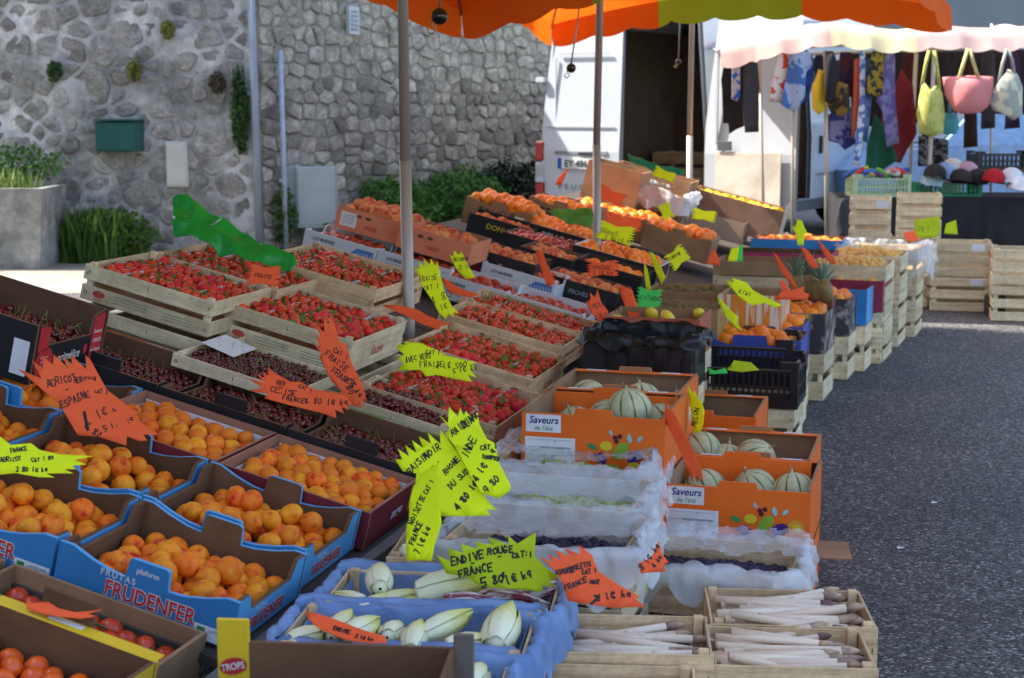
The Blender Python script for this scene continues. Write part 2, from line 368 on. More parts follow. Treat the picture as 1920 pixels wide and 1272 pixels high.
def f_str(v):
    z = v.z; r = (1 - .42 * max(0, -z) ** 1.2) * (1 - .10 * max(0, z) ** 3); k = noise.noise(v * 2.1) * .06
    return Vector((v.x * r * (.80 + k), v.y * r * (.80 + k), z * 1.12))
def strawberry(sub=2):
    me = ico(sub, f_str, 'strawberry', [M_STR, M_LEAF]); bm = bmesh.new(); bm.from_mesh(me)
    for i in range(7):
        a = i * 2 * math.pi / 7 + random.uniform(-.2, .2); d = Vector((math.cos(a), math.sin(a), 0)); p = Vector((-d.y, d.x, 0))
        l = random.uniform(.65, .9); q = [bm.verts.new(c) for c in (Vector((0, 0, 1.08)), d * l * .5 + p * .16 + Vector((0, 0, 1.10)), d * l + Vector((0, 0, random.uniform(.85, 1.35))), d * l * .5 - p * .16 + Vector((0, 0, 1.10)))]
        f = bm.faces.new(q); f.material_index = 1
    q = [bm.verts.new(c) for c in ((.05, 0, 1.05), (-.05, 0, 1.05), (-.12, .04, 1.6), (.0, .06, 1.6))]; bm.faces.new(q).material_index = 1
    bm.to_mesh(me); bm.free(); return me
def cherry(sub=2, stalk=True):
    me = ico(sub, lambda v: Vector((v.x, v.y, v.z * .92 - .16 * math.exp(-(v.x ** 2 + v.y ** 2) / .08) * (v.z > 0))), 'cherry', [M_CHE, M_STEM])
    if not stalk: return me
    bm = bmesh.new(); bm.from_mesh(me); a = random.uniform(0, 6); pts = [Vector((math.cos(a) * t * t * 1.1, math.sin(a) * t * t * 1.1, .7 + t * 2.3)) for t in (0, .35, .7, 1)]
    rings = [[bm.verts.new(p + Vector((.09 * math.cos(k * 2.1), .09 * math.sin(k * 2.1), 0))) for k in range(3)] for p in pts]
    for r0, r1 in zip(rings, rings[1:]):
        for k in range(3): bm.faces.new((r0[k], r0[(k + 1) % 3], r1[(k + 1) % 3], r1[k])).material_index = 1
    bm.to_mesh(me); bm.free(); return me
def melon():
    mb = MB(); n = 40; m = 14; vs = []; fs = []; mi = []
    for i in range(m + 1):
        t = math.pi * i / m
        for k in range(n):
            a = 2 * math.pi * k / n; g = (k % 4 == 0); r = math.sin(t) * (.965 if g else 1.0); vs.append((r * math.cos(a), r * math.sin(a), math.cos(t) * .93))
    for i in range(m):
        for k in range(n):
            fs.append((i * n + k, i * n + (k + 1) % n, (i + 1) * n + (k + 1) % n, (i + 1) * n + k)); mi.append(0)
    mb.add(vs, fs, 0, True)
    for k in range(0, n, 4):     # the green lines that run in the grooves
        a = 2 * math.pi * k / n
        for i in range(1, m - 1):
            q = []
            for t, s in ((i, -1), (i, 1), (i + 1, 1), (i + 1, -1)):
                tt = math.pi * t / m; wv = .045 * math.sin(tt) * (1 + .4 * math.sin(t * 5 + k)); r = math.sin(tt) * .972 + .004; q.append((r * math.cos(a) - s * wv * math.sin(a), r * math.sin(a) + s * wv * math.cos(a), math.cos(tt) * .937))
            mb.add(q, [(0, 1, 2, 3)], 1, True)
    mb.tube([(0, 0, .9), (.03, 0, 1.08), (.10, .02, 1.2)], [.09, .06, .07], 6, 0)
    return mb.mesh('melon', [M_MEL, M_MELG])
def endive(m):
    mb = MB(); core = [(.05, -1.0), (.24, -.93), (.34, -.55), (.35, -.1), (.28, .4), (.14, .85), (.02, 1.12)]; mb.lathe(core, 12)
    for i in range(7):
        a0 = i * 2.399; g = []; top = 1.02 - .13 * (i % 4) + .02 * i
        for j, (r, z) in enumerate([(.22, -.96), (.36, -.6), (.40, -.15), (.35, .3), (.25, .68), (.10, top)]):
            hw = (.55, .62, .62, .52, .40, .04)[j] * 1.15; rr_ = r + .012 * i * (1 - j / 7)
            g.append([((rr_ + .030 * (1 - abs(s)) + .006 * (abs(s) > .9)) * math.cos(a0 + s * hw), (rr_ + .030 * (1 - abs(s)) + .006 * (abs(s) > .9)) * math.sin(a0 + s * hw), z) for s in (-1, -.5, 0, .5, 1)])
        vs = [p for row in g for p in row]; mb.add(vs, [(j * 5 + k, j * 5 + k + 1, j * 5 + k + 6, j * 5 + k + 5) for j in range(5) for k in range(4)], 0, True)
    return mb.mesh('endive', m)
def asparagus():
    mb = MB(); b = random.uniform(-.045, .045)
    mb.tube([(0, 0, -.5), (b, 0, -.1), (b * 1.5, 0, .34)], [.044, .043, .040], 8, 0)
    mb.tube([(b * 1.5, 0, .34), (b * 1.6, 0, .38), (b * 1.7, 0, .43), (b * 1.7, 0, .47), (b * 1.7, 0, .5)], [.040, .043, .038, .024, .006], 8, 1)
    for i in range(5):
        a = i * 2.4; z = -.3 + i * .12 
        d = Vector((math.cos(a), math.sin(a), 0)); p = Vector((-d.y, d.x, 0)); mb.add([d * .043 + p * .018 + Vector((0, 0, z)), d * .043 - p * .018 + Vector((0, 0, z)), d * .046 + Vector((0, 0, z + .05))], [(0, 1, 2)], 0)
    return mb.mesh('asparagus', [M_ASP, M_ASPT])
def tomato(m):
    me = ico(3, lambda v: Vector((v.x, v.y, v.z * .86 - .12 * math.exp(-(v.x ** 2 + v.y ** 2) / .06) * (v.z > 0))), 'tomato', [m, M_LEAF]); bm = bmesh.new(); bm.from_mesh(me)
    for i in range(5):
        a = i * 1.257; d = Vector((math.cos(a), math.sin(a), 0)); p = Vector((-d.y, d.x, 0)) * .09
        f = bm.faces.new([bm.verts.new(c) for c in (Vector((0, 0, .80)), d * .4 + p + Vector((0, 0, .86)), d * .85 + Vector((0, 0, .80)), d * .4 - p + Vector((0, 0, .86)))]); f.material_index = 1
    bm.to_mesh(me); bm.free(); return me
def lemon_f(v): return Vector((v.x * .82, v.y * .82, v.z * 1.12 + .12 * v.z ** 7))
KINDS_ = {
    'apricot': [ico(3, vary(k), 'apricot', M_APR) for k in range(6)], 'strawberry': [strawberry() for _ in range(4)], 'cherry': [cherry(2, k < 2) for k in range(5)],
    'orange': [ico(3, lambda v: Vector((v.x, v.y, v.z * .96)), 'orange', M_ORG)], 'peach': [ico(3, vary(k), 'peach', M_PEA) for k in range(4)], 'nectarine': [ico(3, vary(k), 'nectarine', M_NEC) for k in range(4)],
    'tomato': [tomato(M_TOM)], 'orange_tomato': [ico(3, lambda v: Vector((v.x * .86, v.y * .86, v.z)), 'orange_tomato', M_CTOM)], 'melon': [melon()],
    'endive': [endive(M_END)], 'red_endive': [endive(M_ENDR)], 'asparagus': [asparagus() for _ in range(4)], 'kiwi': [ico(2, lambda v: Vector((v.x * .85, v.y * .85, v.z * 1.1)), 'kiwi', M_KIWI)],
    'lemon': [ico(2, lemon_f, 'lemon', M_LEM)], 'yellow_fruit': [ico(2, lambda v: v, 'yellow_fruit', M_YNEC)], 'white_grape': [ico(2, lambda v: Vector((v.x, v.y, v.z * 1.15)), 'white_grape', M_GRA)],
    'black_grape': [ico(2, lambda v: Vector((v.x, v.y, v.z * 1.1)), 'black_grape', M_GRB)]}
LOW = {'strawberry': [strawberry(1) for _ in range(4)], 'cherry': [cherry(1, k < 1) for k in range(4)]}
ITEMS = {}
def put(kind, M, r, label, group): ITEMS.setdefault(kind, []).append((M, r, label, group))
def rot_any(k=1.0): return Euler((random.uniform(-3.14, 3.14) * k, random.uniform(-3.14, 3.14) * k, random.uniform(-3.14, 3.14))).to_matrix().to_4x4()
def heap(T, L, W, z, r, kind, label, group, dome=.0, jit=.25, gap=1.78, tilt=1.0, rvar=.08, skip=0.0, hz=.5, xr=(-1, 1), yr=(-1, 1)):
    """fruit lying in a box: hexagonal layer, uneven, a little higher in the middle"""
    nx = max(1, int((L - 2 * r) / (gap * r)) + 1); ny = max(1, int((W - 2 * r) / (gap * r * .87)) + 1)
    for j in range(ny):
        for i in range(nx):
            if random.random() < skip: continue
            x = -(L - 2 * r) / 2 + (i + (.5 if j % 2 else 0)) * (L - 2 * r) / max(nx - .5, 1); y = -(W - 2 * r) / 2 + j * (W - 2 * r) / max(ny - 1, 1)
            fx, fy = x / (L / 2), y / (W / 2)
            if not (xr[0] <= fx <= xr[1] and yr[0] <= fy <= yr[1]): continue
            x += random.uniform(-jit, jit) * r; y += random.uniform(-jit, jit) * r
            x = max(-L / 2 + r, min(L / 2 - r, x)); y = max(-W / 2 + r, min(W / 2 - r, y))
            zz = z + dome * max(0, 1 - fx * fx) * max(0, 1 - fy * fy) + random.uniform(-hz, hz) * r * .7
            s = r * random.uniform(1 - rvar, 1 + rvar)
            put(kind, T @ Matrix.Translation((x, y, zz)) @ rot_any(tilt) @ Matrix.Scale(s, 4), s, label, group)
CATS = {'white_grape': 'grape', 'black_grape': 'grape', 'orange_tomato': 'tomato', 'red_endive': 'endive', 'yellow_fruit': 'fruit'}
PLUR = {'strawberry': 'strawberries', 'cherry': 'cherries', 'peach': 'peaches', 'tomato': 'tomatoes', 'yellow_fruit': 'yellow_fruits'}
STUFFL = {'strawberry': 'red strawberries filling the crates farther back on the display', 'cherry': 'dark cherries filling the rest of the brown cherry boxes'}
def flush_items(limit=300):
    for kind, lst in ITEMS.items():
        lst.sort(key=lambda t: -t[1] / max(.2, (t[0].translation - CAM).length))
        for i, (M, r, label, group) in enumerate(lst[:limit]):
            o = ob(kind, random.choice(KINDS_[kind]), None, M); tag(o, label, CATS.get(kind, kind), group)
        rest = lst[limit:]
        if rest:
            src = LOW.get(kind) or KINDS_[kind]; dat = []
            for me in src:
                co = np.empty(len(me.vertices) * 3); me.vertices.foreach_get('co', co); ls = np.empty(len(me.polygons), int); me.polygons.foreach_get('loop_total', ls)
                vi = np.empty(len(me.loops), int); me.loops.foreach_get('vertex_index', vi); mi = np.empty(len(me.polygons), int); me.polygons.foreach_get('material_index', mi); dat.append((co.reshape(-1, 3), ls, vi, mi))
            V, LT, VI, MI, n0 = [], [], [], [], 0
            for M, r, label, group in rest:
                co, ls, vi, mi = random.choice(dat); A4 = np.array(M); V.append(co @ A4[:3, :3].T + A4[:3, 3]); LT.append(ls); VI.append(vi + n0); MI.append(mi); n0 += len(co)
            V = np.concatenate(V); LT = np.concatenate(LT); VI = np.concatenate(VI); MI = np.concatenate(MI)
            nm = PLUR.get(kind, kind + 's'); me = bpy.data.meshes.new(nm); me.vertices.add(len(V)); me.vertices.foreach_set('co', V.ravel().astype(np.float32)); me.loops.add(len(VI)); me.loops.foreach_set('vertex_index', VI.astype(np.int32))
            me.polygons.add(len(LT)); me.polygons.foreach_set('loop_start', np.concatenate([[0], np.cumsum(LT)[:-1]]).astype(np.int32)); me.polygons.foreach_set('material_index', MI.astype(np.int32)); me.polygons.foreach_set('use_smooth', np.ones(len(LT), bool)); me.update(calc_edges=True); me.validate()
            for m in src[0].materials: me.materials.append(m)
            tag(ob(nm, me), STUFFL.get(kind, kind + ' fruit filling the boxes farther back'), PLUR.get(kind, kind), None, 'stuff')

# ------------------------------------------------------------------ boxes and crates
def box_panels(root, L, W, H, t, outer, inner, long_prof=None, short_prof=None, edge=None, bottom=True, side_outer=None, back_outer=None):
    """cardboard tray: front, back, two sides, bottom; returns the panels"""
    edge = edge or inner; so_ = side_outer or outer
    lp = long_prof or [(-L / 2, 0), (L / 2, 0), (L / 2, H), (-L / 2, H)]
    sp = short_prof or [(-W / 2 + t, 0), (W / 2 - t, 0), (W / 2 - t, H), (-W / 2 + t, H)]
    e = .002
    P = {}
    P['f'] = panel(root, 'front_panel', lp, t, (outer, inner, edge), Matrix.Translation((0, -W / 2, 0)))
    P['b'] = panel(root, 'back_panel', lp, t, (back_outer or outer, inner, edge), Matrix.Translation((0, W / 2, 0)) @ Matrix.Rotation(math.pi, 4, 'Z'))
    P['r'] = panel(root, 'side_panel', sp, t, (so_, inner, inner), Matrix.Translation((L / 2 - e, 0, 0)) @ Matrix.Rotation(math.pi / 2, 4, 'Z'))
    P['l'] = panel(root, 'side_panel', sp, t, (so_, inner, inner), Matrix.Translation((-L / 2 + e, 0, 0)) @ Matrix.Rotation(-math.pi / 2, 4, 'Z'))
    if bottom: slab(root, 'bottom_panel', (0, 0, .004), (L - 2 * t - .006, W - 2 * t - .006, .005), inner)
    return P
def scoop(L, H, dip=.03, tab=.05, th=.012, end=.05):
    """top edge that dips from the corners towards a raised tab"""
    h = L / 2; top = [(h, H), (h - end, H)] + [(h - end - (h - end - tab) * k, H - dip * math.sin(k * math.pi / 2)) for k in (.35, .7, .98)]
    r = top + [(tab, H - dip * .98), (tab - .004, H + th), (tab - .012, H + th + .004)]
    return [(-h, 0), (h, 0)] + r + [(-x, z) for x, z in r[::-1]]
def ears(W, H, t, low=.6, e=.06):
    """short side that drops between two high corners"""
    h = W / 2 - t
    return [(-h, 0), (h, 0), (h, H), (h - e, H), (h - e - .02, H * low), (-h + e + .02, H * low), (-h + e, H), (-h, H)]
def slat_crate(T, L, W, H, label, name='wooden_crate', cat='crate', group=None, m=None, rows=2, gap=.25, end_rows=None, end_m=None, solid_end=False, bottom=True, t=.006, post=.022, staples=True):
    """slatted wooden crate: long boards front and back, end boards, corner posts, bottom boards"""
    m = m or POPLAR; r = thing(name, T, label, cat, group); er = end_rows or rows
    def bands(n): 
        hh = H * (1 - gap * (n - 1) / n) / n if n > 1 else H
        return [(hh, hh / 2 + i * (H - hh) / max(n - 1, 1)) for i in range(n)]
    P = {}
    for s, key in ((-1, 'f'), (1, 'b')):
        for i, (hh, zc) in enumerate(bands(rows)):
            P[key + str(i)] = slab(r, 'slat', (0, s * (W / 2 - t / 2), zc), (L, t, hh), m)
    for s, key in ((1, 'r'), (-1, 'l')):
        for i, (hh, zc) in enumerate(bands(1 if solid_end else er)):
            P[key + str(i)] = slab(r, 'end_slat', (s * (L / 2 - t / 2 - .002), 0, zc - (.004 if solid_end else 0)), (t, W - 2 * t - .004, hh * (.96 if solid_end else 1)), end_m or m)
    for sx in (-1, 1):
        for sy in (-1, 1): slab(r, 'corner_post', (sx * (L / 2 - t - post / 2 - .004), sy * (W / 2 - t - post / 2 - .001), H / 2 + .004), (post, post, H + .006), m)
    if staples:
        mb = MB()
        for key in ('f0', 'f1', 'f2'):
            if key in P:
                zc = P[key].location.z
                for sx in (-.47, -.455, 0.0, .47): mb.box((sx * L, -W / 2 - .0004, zc + random.uniform(-.004, .004)), (.0022, .0012, .013))
        tag(mb.build('staples', DARKM, r), None, None, None, 'stuff')
    if bottom:
        n = 4
        for i in range(n): slab(r, 'bottom_slat', (0, -W / 2 + t + .006 + (W - 2 * t - .012) * (i + .5) / n, .004), (L - 2 * t - .01, (W - 2 * t - .012) / n * .93, .004), m)
    return r, P
def grid_crate(T, L, W, H, label, m, name='plastic_crate', group=None, holes=12, low=None):
    """plastic crate: rim, base band, corner posts and upright bars on each side"""
    r = thing(name, T, label, 'crate', group)
    for key, ln, M in (('front_panel', L, Matrix.Translation((0, -W / 2, 0))), ('back_panel', L, Matrix.Translation((0, W / 2, 0)) @ Matrix.Rotation(math.pi, 4, 'Z')),
                       ('side_panel', W - .02, Matrix.Translation((L / 2, 0, 0)) @ Matrix.Rotation(math.pi / 2, 4, 'Z')), ('side_panel', W - .02, Matrix.Translation((-L / 2, 0, 0)) @ Matrix.Rotation(-math.pi / 2, 4, 'Z'))):
        mb = MB(); n = max(4, int(holes * ln / L)); wv = .030; Hh = H * .82
        mb.box((0, .005, H * .08), (ln, .010, H * .16)); mb.box((0, .005, Hh * .96), (ln, .012, Hh * .08)); mb.box((0, .005, Hh * .52), (ln, .009, Hh * .07))
        for i in range(n + 1): mb.box((-ln / 2 + wv + (ln - 2 * wv) * i / n, .0055, Hh * .5), ((ln - 2 * wv) / n * .38, .007, Hh * .98))
        for s in (-1, 1):
            mb.box((s * (ln / 2 - wv / 2), .005, H * .5), (wv, .013, H)); mb.box((s * (ln / 2 - wv * 1.7), .0045, H * .92), (wv * 1.6, .011, H * .16))
        mb.build(key, m, r, M)
    slab(r, 'base_panel', (0, 0, .008), (L - .03, W - .03, .006), m)
    return r
# ------------------------------------------------------------------ ground
def ground_material():
    m = bpy.data.materials.new('asphalt'); m.use_nodes = True; n = m.node_tree; N = n.nodes; K = n.links; p = N['Principled BSDF']
    tc = N.new('ShaderNodeTexCoord')
    vo = N.new('ShaderNodeTexVoronoi'); vo.inputs['Scale'].default_value = 115; K.new(tc.outputs['Object'], vo.inputs['Vector'])
    r1 = N.new('ShaderNodeValToRGB'); e = r1.color_ramp.elements; e[0].position = 0; e[0].color = (.022, .022, .023, 1); e[1].position = 1; e[1].color = (.42, .41, .40, 1)
    e2 = r1.color_ramp.elements.new(.55); e2.color = (.082, .080, .079, 1); e3 = r1.color_ramp.elements.new(.90); e3.color = (.185, .18, .172, 1)
    sx = N.new('ShaderNodeSeparateColor'); K.new(vo.outputs['Color'], sx.inputs[0]); K.new(sx.outputs[0], r1.inputs[0])
    nz = N.new('ShaderNodeTexNoise'); nz.inputs['Scale'].default_value = .9; nz.inputs['Detail'].default_value = 6; K.new(tc.outputs['Object'], nz.inputs['Vector'])
    r2 = N.new('ShaderNodeValToRGB'); r2.color_ramp.elements[0].position = .32; r2.color_ramp.elements[0].color = (.60, .60, .62, 1); r2.color_ramp.elements[1].position = .7; r2.color_ramp.elements[1].color = (1.05, 1.03, 1, 1)
    K.new(nz.outputs['Fac'], r2.inputs[0])
    mx = N.new('ShaderNodeMix'); mx.data_type = 'RGBA'; mx.blend_type = 'MULTIPLY'; mx.inputs[0].default_value = 1; K.new(r1.outputs[0], mx.inputs[6]); K.new(r2.outputs[0], mx.inputs[7]); K.new(mx.outputs[2], p.inputs['Base Color'])
    p.inputs['Roughness'].default_value = .75; p.inputs['Specular IOR Level'].default_value = .35
    bp = N.new('ShaderNodeBump'); bp.inputs['Strength'].default_value = .9; bp.inputs['Distance'].default_value = .006
    ma = N.new('ShaderNodeMath'); ma.operation = 'SUBTRACT'; ma.inputs[0].default_value = 1; K.new(vo.outputs['Distance'], ma.inputs[1]); K.new(ma.outputs[0], bp.inputs['Height']); K.new(bp.outputs[0], p.inputs['Normal'])
    return m
M_PAVE = mat('pale_paving', (.29, .262, .21), .9, (.20, .185, .155), 3, .3, 40, detail=9)
pv = MB(); pv.add([(-14, 12.0, .004), (-2.9, 12.0, .004), (-2.2, 15.2, .004), (-14, 15.2, .004)], [(0, 1, 2, 3)]); tag(pv.build('pavement', M_PAVE), 'pale dusty pavement in front of the stone house', 'pavement', None, 'structure')
g = MB(); g.add([(-80, -40, 0), (80, -40, 0), (80, 120, 0), (-80, 120, 0)], [(0, 1, 2, 3)])
tag(g.build('ground', ground_material()), 'dark grey asphalt of the market square', 'ground', None, 'structure')

# ------------------------------------------------------------------ masonry
M_MORT = mat('lime_mortar', (.66, .66, .65), .95, (.28, .28, .275), 2.1, 1.0, 22, detail=12, lo=.40, hi=.64, grime=[(1.1, .55, 1.05), (14, .72, 1.06)])
M_MORT2 = mat('earth_mortar', (.30, .27, .22), .95, (.17, .155, .13), 3.0, .5, 30, detail=8)
M_STONE = mat('granite_stone', (.36, .345, .32), .9, (.20, .192, .178), 7.0, 1.0, 22, rnd=.26, hue=.015, detail=10, grime=[(30, .6, 1.1)])
M_STONE2 = mat('field_stone', (.44, .40, .335), .9, (.24, .215, .175), 6.0, 1.0, 22, rnd=.42, hue=.022, detail=10, grime=[(22, .62, 1.12)])
def clip(poly, px, py, nx, ny):
    out = []
    for i in range(len(poly)):
        a, b = poly[i], poly[(i + 1) % len(poly)]; da = (a[0] - px) * nx + (a[1] - py) * ny; db = (b[0] - px) * nx + (b[1] - py) * ny
        if da <= 0: out.append(a)
        if (da < 0 < db) or (db < 0 < da): t = da / (da - db); out.append((a[0] + (b[0] - a[0]) * t, a[1] + (b[1] - a[1]) * t))
    return out
def cells(x0, x1, z0, z1, dmin, dmax, asp, seed):
    rr = random.Random(seed); pts = []; rad = []; A_ = np.zeros((4000, 3)); k_ = 0
    for _ in range(int(60 * (x1 - x0) * (z1 - z0) / (dmin * dmax))):
        p = (rr.uniform(x0, x1), rr.uniform(z0, z1)); r = dmin + (dmax - dmin) * rr.random() ** 2
        if not pts or (np.hypot((A_[:k_, 0] - p[0]) / asp, A_[:k_, 1] - p[1]) > (A_[:k_, 2] + r) / 2).all(): pts.append(p); rad.append(r); A_[k_] = (*p, r); k_ += 1
    P = np.array(pts); res = []
    for i, (x, z) in enumerate(pts):
        d = np.hypot(P[:, 0] - x, P[:, 1] - z); idx = np.argsort(d)[1:22]; poly = [(max(x0, x - .5), max(z0, z - .5)), (min(x1, x + .5), max(z0, z - .5)), (min(x1, x + .5), min(z1, z + .5)), (max(x0, x - .5), min(z1, z + .5))]
        for j in idx:
            qx, qz = pts[j]; w = rad[i] / (rad[i] + rad[j]); mx, mz = x + (qx - x) * w, z + (qz - z) * w
            nx, nz = (qx - x) / asp ** 2, qz - z; l = math.hypot(nx, nz); poly = clip(poly, mx, mz, nx / l, nz / l)
            if len(poly) < 3: break
        if len(poly) >= 3: res.append((x, z, rad[i], poly))
    return res
def coursed(x0, x1, z0, z1, seed):
    rr = random.Random(seed); pts = []; z = z0
    while z < z1:
        h = rr.uniform(.085, .195); x = x0 + rr.uniform(0, .1)
        while x < x1:
            w_ = rr.uniform(.09, .29) * (.7 + h * 2)
            if rr.random() < .16 and h > .15: pts += [(x + w_ / 2, z + h * .22), (x + w_ / 2 + rr.uniform(-.03, .03), z + h * .78)]
            else: pts.append((x + w_ / 2, z + h / 2 + rr.uniform(-.22, .22) * h))
            x += w_
        z += h
    pts = [p for p in pts if x0 < p[0] < x1 and z0 < p[1] < z1]; P = np.array(pts); res = []
    for i, (x, z) in enumerate(pts):
        d = np.hypot((P[:, 0] - x) / 1.25, P[:, 1] - z); poly = [(max(x0, x - .5), max(z0, z - .5)), (min(x1, x + .5), max(z0, z - .5)), (min(x1, x + .5), min(z1, z + .5)), (max(x0, x - .5), min(z1, z + .5))]
        for j in np.argsort(d)[1:20]:
            qx, qz = pts[j]; nx, nz = (qx - x) / 1.5, qz - z; l = math.hypot(nx, nz); poly = clip(poly, (x + qx) / 2, (z + qz) / 2, nx / l, nz / l)
            if len(poly) < 3: break
        if len(poly) >= 3: cx = sum(p[0] for p in poly) / len(poly); cz = sum(p[1] for p in poly) / len(poly); res.append((cx, cz, .2, poly))
    return res
def stone_mesh(poly, cx, cz, inset, dep, rr, mb=None, off=None):
    """one stone: its outline drawn in by the joint, corners knocked off, face proud and uneven"""
    P = []
    n = len(poly)
    for i in range(n):
        a, b, c = poly[i - 1], poly[i], poly[(i + 1) % n]
        for q, t in ((a, .13), (c, .13)): P.append((b[0] + (q[0] - b[0]) * t, b[1] + (q[1] - b[1]) * t))
    def sc(k, d): 
        o = []
        for x, z in P:
            dx, dz = x - cx, z - cz; l = math.hypot(dx, dz) + 1e-6; f = max(.15, (l - k) / l); o.append((dx * f, d, dz * f))
        return o
    n = len(P); jit = lambda: rr.uniform(.86, 1.1)
    r0 = sc(inset, .03); r1 = [(x, -dep * .55 * jit(), z) for x, y, z in sc(inset, 0)]; r2 = [(x, -dep * jit(), z) for x, y, z in sc(inset + .014, 0)]
    tilt = (rr.uniform(-.14, .14), rr.uniform(-.14, .14))
    r2 = [(x, y + x * tilt[0] + z * tilt[1], z) for x, y, z in r2]
    vs = r0 + r1 + r2 + [(0, -dep * 1.08, 0)]
    fs = [(k * n + i, k * n + (i + 1) % n, (k + 1) * n + (i + 1) % n, (k + 1) * n + i) for k in range(2) for i in range(n)] + [(2 * n + i, 2 * n + (i + 1) % n, 3 * n) for i in range(n)]
    m = mb or MB()
    if off: vs = [(x + off[0], y, z + off[1]) for x, y, z in vs]
    m.add(vs, fs); return m
def mortar(root, T, x0, x1, z0, z1, st, amp, base, m, seed, sc_=3.5):
    """uneven pointing between the stones"""
    nx, nz = int((x1 - x0) / st) + 1, int((z1 - z0) / st) + 1; vs = []
    for j in range(nz + 1):
        for i in range(nx + 1):
            x, z = x0 + (x1 - x0) * i / nx, z0 + (z1 - z0) * j / nz; q = Vector((x * sc_, seed, z * sc_)); d = noise.noise(q) + .6 * noise.noise(q * 2.7) + .5 * noise.noise(q * 6.5); vs.append((x, -base - amp * d, z))
    mb = MB(); mb.add(vs, [(j * (nx + 1) + i, j * (nx + 1) + i + 1, (j + 1) * (nx + 1) + i + 1, (j + 1) * (nx + 1) + i) for j in range(nz) for i in range(nx)], 0, True); mb.build('pointing', m, root, T)
def masonry(root, T, cl, inset, dep, m, keep, seed):
    rr = random.Random(seed); ind = 0; rest = MB()
    for x, z, r, poly in cl:
        ins = inset * rr.uniform(.7, 1.5); d = dep * rr.uniform(.6, 1.3)
        if keep(x, z) and ind < 296:
            stone_mesh(poly, x, z, ins, d, rr).build('stone', m, root, T @ Matrix.Translation((x, 0, z))); ind += 1
        else: stone_mesh(poly, x, z, ins, d, rr, rest, (x, z))
    if rest.v: tag(rest.build('stones', m, root, T), None, None, None, 'stuff')
HY = 15.0
hx1 = atY(478, 300, HY).x
house = thing('stone_house', Matrix.Translation((-6, HY, 0)), 'old house wall of rubble stones set in pale lime mortar', 'house')
hb_ = MB(); hb_.box(((hx1 - 7.6) / 2 + 6, 3, 1.8), (hx1 + 7.6, 6, 3.6)); hb_.build('wall', M_MORT, house)
rf = MB(); xa, xb = -7.6 + 6 - .2, hx1 + 6 + .2
rf.add([(xa, -.2, 3.56), (xb, -.2, 3.56), (xb, 3, 4.9), (xa, 3, 4.9), (xb, 6.2, 3.56), (xa, 6.2, 3.56)], [(0, 1, 2, 3), (3, 2, 4, 5), (0, 3, 5), (1, 4, 2), (0, 5, 4, 1)])
rf.build('roof', mat('slate_roof', (.10, .105, .115), .7, (.07, .075, .08), 10, .3, 30), house)
cl = cells(-6.4, hx1 - .06, .05, 3.3, .12, .36, 1.15, 5)
masonry(house, Matrix.Translation((6, 0, 0)), cl, .022, .042, M_STONE, lambda x, z: x > -5.4 and z < 3.0, 3)
mortar(house, Matrix.Translation((6, 0, 0)), -6.45, hx1, .0, 3.35, .028, .022, .026, M_MORT, 3.0)
# the dry stone wall running away behind the van
W0 = Vector((hx1 + .02, HY + .12, 0)); W1 = Vector((.47, 19.0, 0)); wd_ = (W1 - W0); wl = wd_.length; wdir = wd_ / wl
TW = frame(wdir, Vector((-wdir.y, wdir.x, 0)), Vector((0, 0, 1)), W0)
wall = thing('stone_wall', TW, 'tall rough stone wall running behind the white van', 'wall')
wb = MB(); wb.box((4.6, .32, 1.9), (9.4, .6, 3.8)); wb.build('mortar_core', M_MORT2, wall)
cl = coursed(0.02, 8.6, .05, 3.5, 9)
masonry(wall, Matrix.Identity(4), cl, .009, .032, M_STONE2, lambda x, z: x < 5.6 and .35 < z < 3.0, 4)

mortar(wall, Matrix.Identity(4), 0.0, 8.7, .0, 3.55, .035, .015, .010, M_MORT2, 7.0, 4.5)
# unseen tall house off to one side, added so its shadow falls over the market
nb = thing('shade_house', Matrix.Translation((-9.8, 1.7, 0)), 'unseen tall house added to shade the near part of the stall', 'house')
q = MB(); q.box((0, 0, 6.6), (6.6, 19.6, 13.2)); q.build('wall', mat('pale_render', (.50, .46, .40), .9, (.42, .39, .34), 2, .2, 30), nb)
q = MB(); q.add([(-3.6, -10.1, 13.1), (3.6, -10.1, 13.1), (3.6, 10.1, 13.1), (-3.6, 10.1, 13.1), (0, -10.1, 15.2), (0, 10.1, 15.2)], [(0, 1, 4), (1, 2, 5, 4), (2, 3, 5), (3, 0, 4, 5), (0, 3, 2, 1)]); q.build('roof', MATS['slate_roof'], nb)
for i in range(4):
    for k in range(3): slab(nb, 'window', (3.31, -7 + i * 4.4, 3 + k * 3.4), (.05, 1.1, 1.7), mat('window_glass', (.03, .035, .04), .1, spec=.6))
# grey building far behind
fb = thing('grey_building', Matrix.Translation((13.5, 30, 0)), 'plain blue grey building behind the clothes stall', 'building')
q = MB(); q.box((0, 4, 4.5), (13, 8, 9)); q.build('wall', mat('grey_render', (.16, .19, .21), .85, (.13, .16, .18), 1.2, .1, 20), fb)
q = MB(); q.box((0, 4, 9.15), (13.6, 8.6, .25)); q.build('roof', MATS['slate_roof'], fb)
slab(fb, 'downpipe', (-2.2, -.06, 4.4), (.09, .09, 8.8), mat('pale_pipe', (.5, .55, .6), .5))

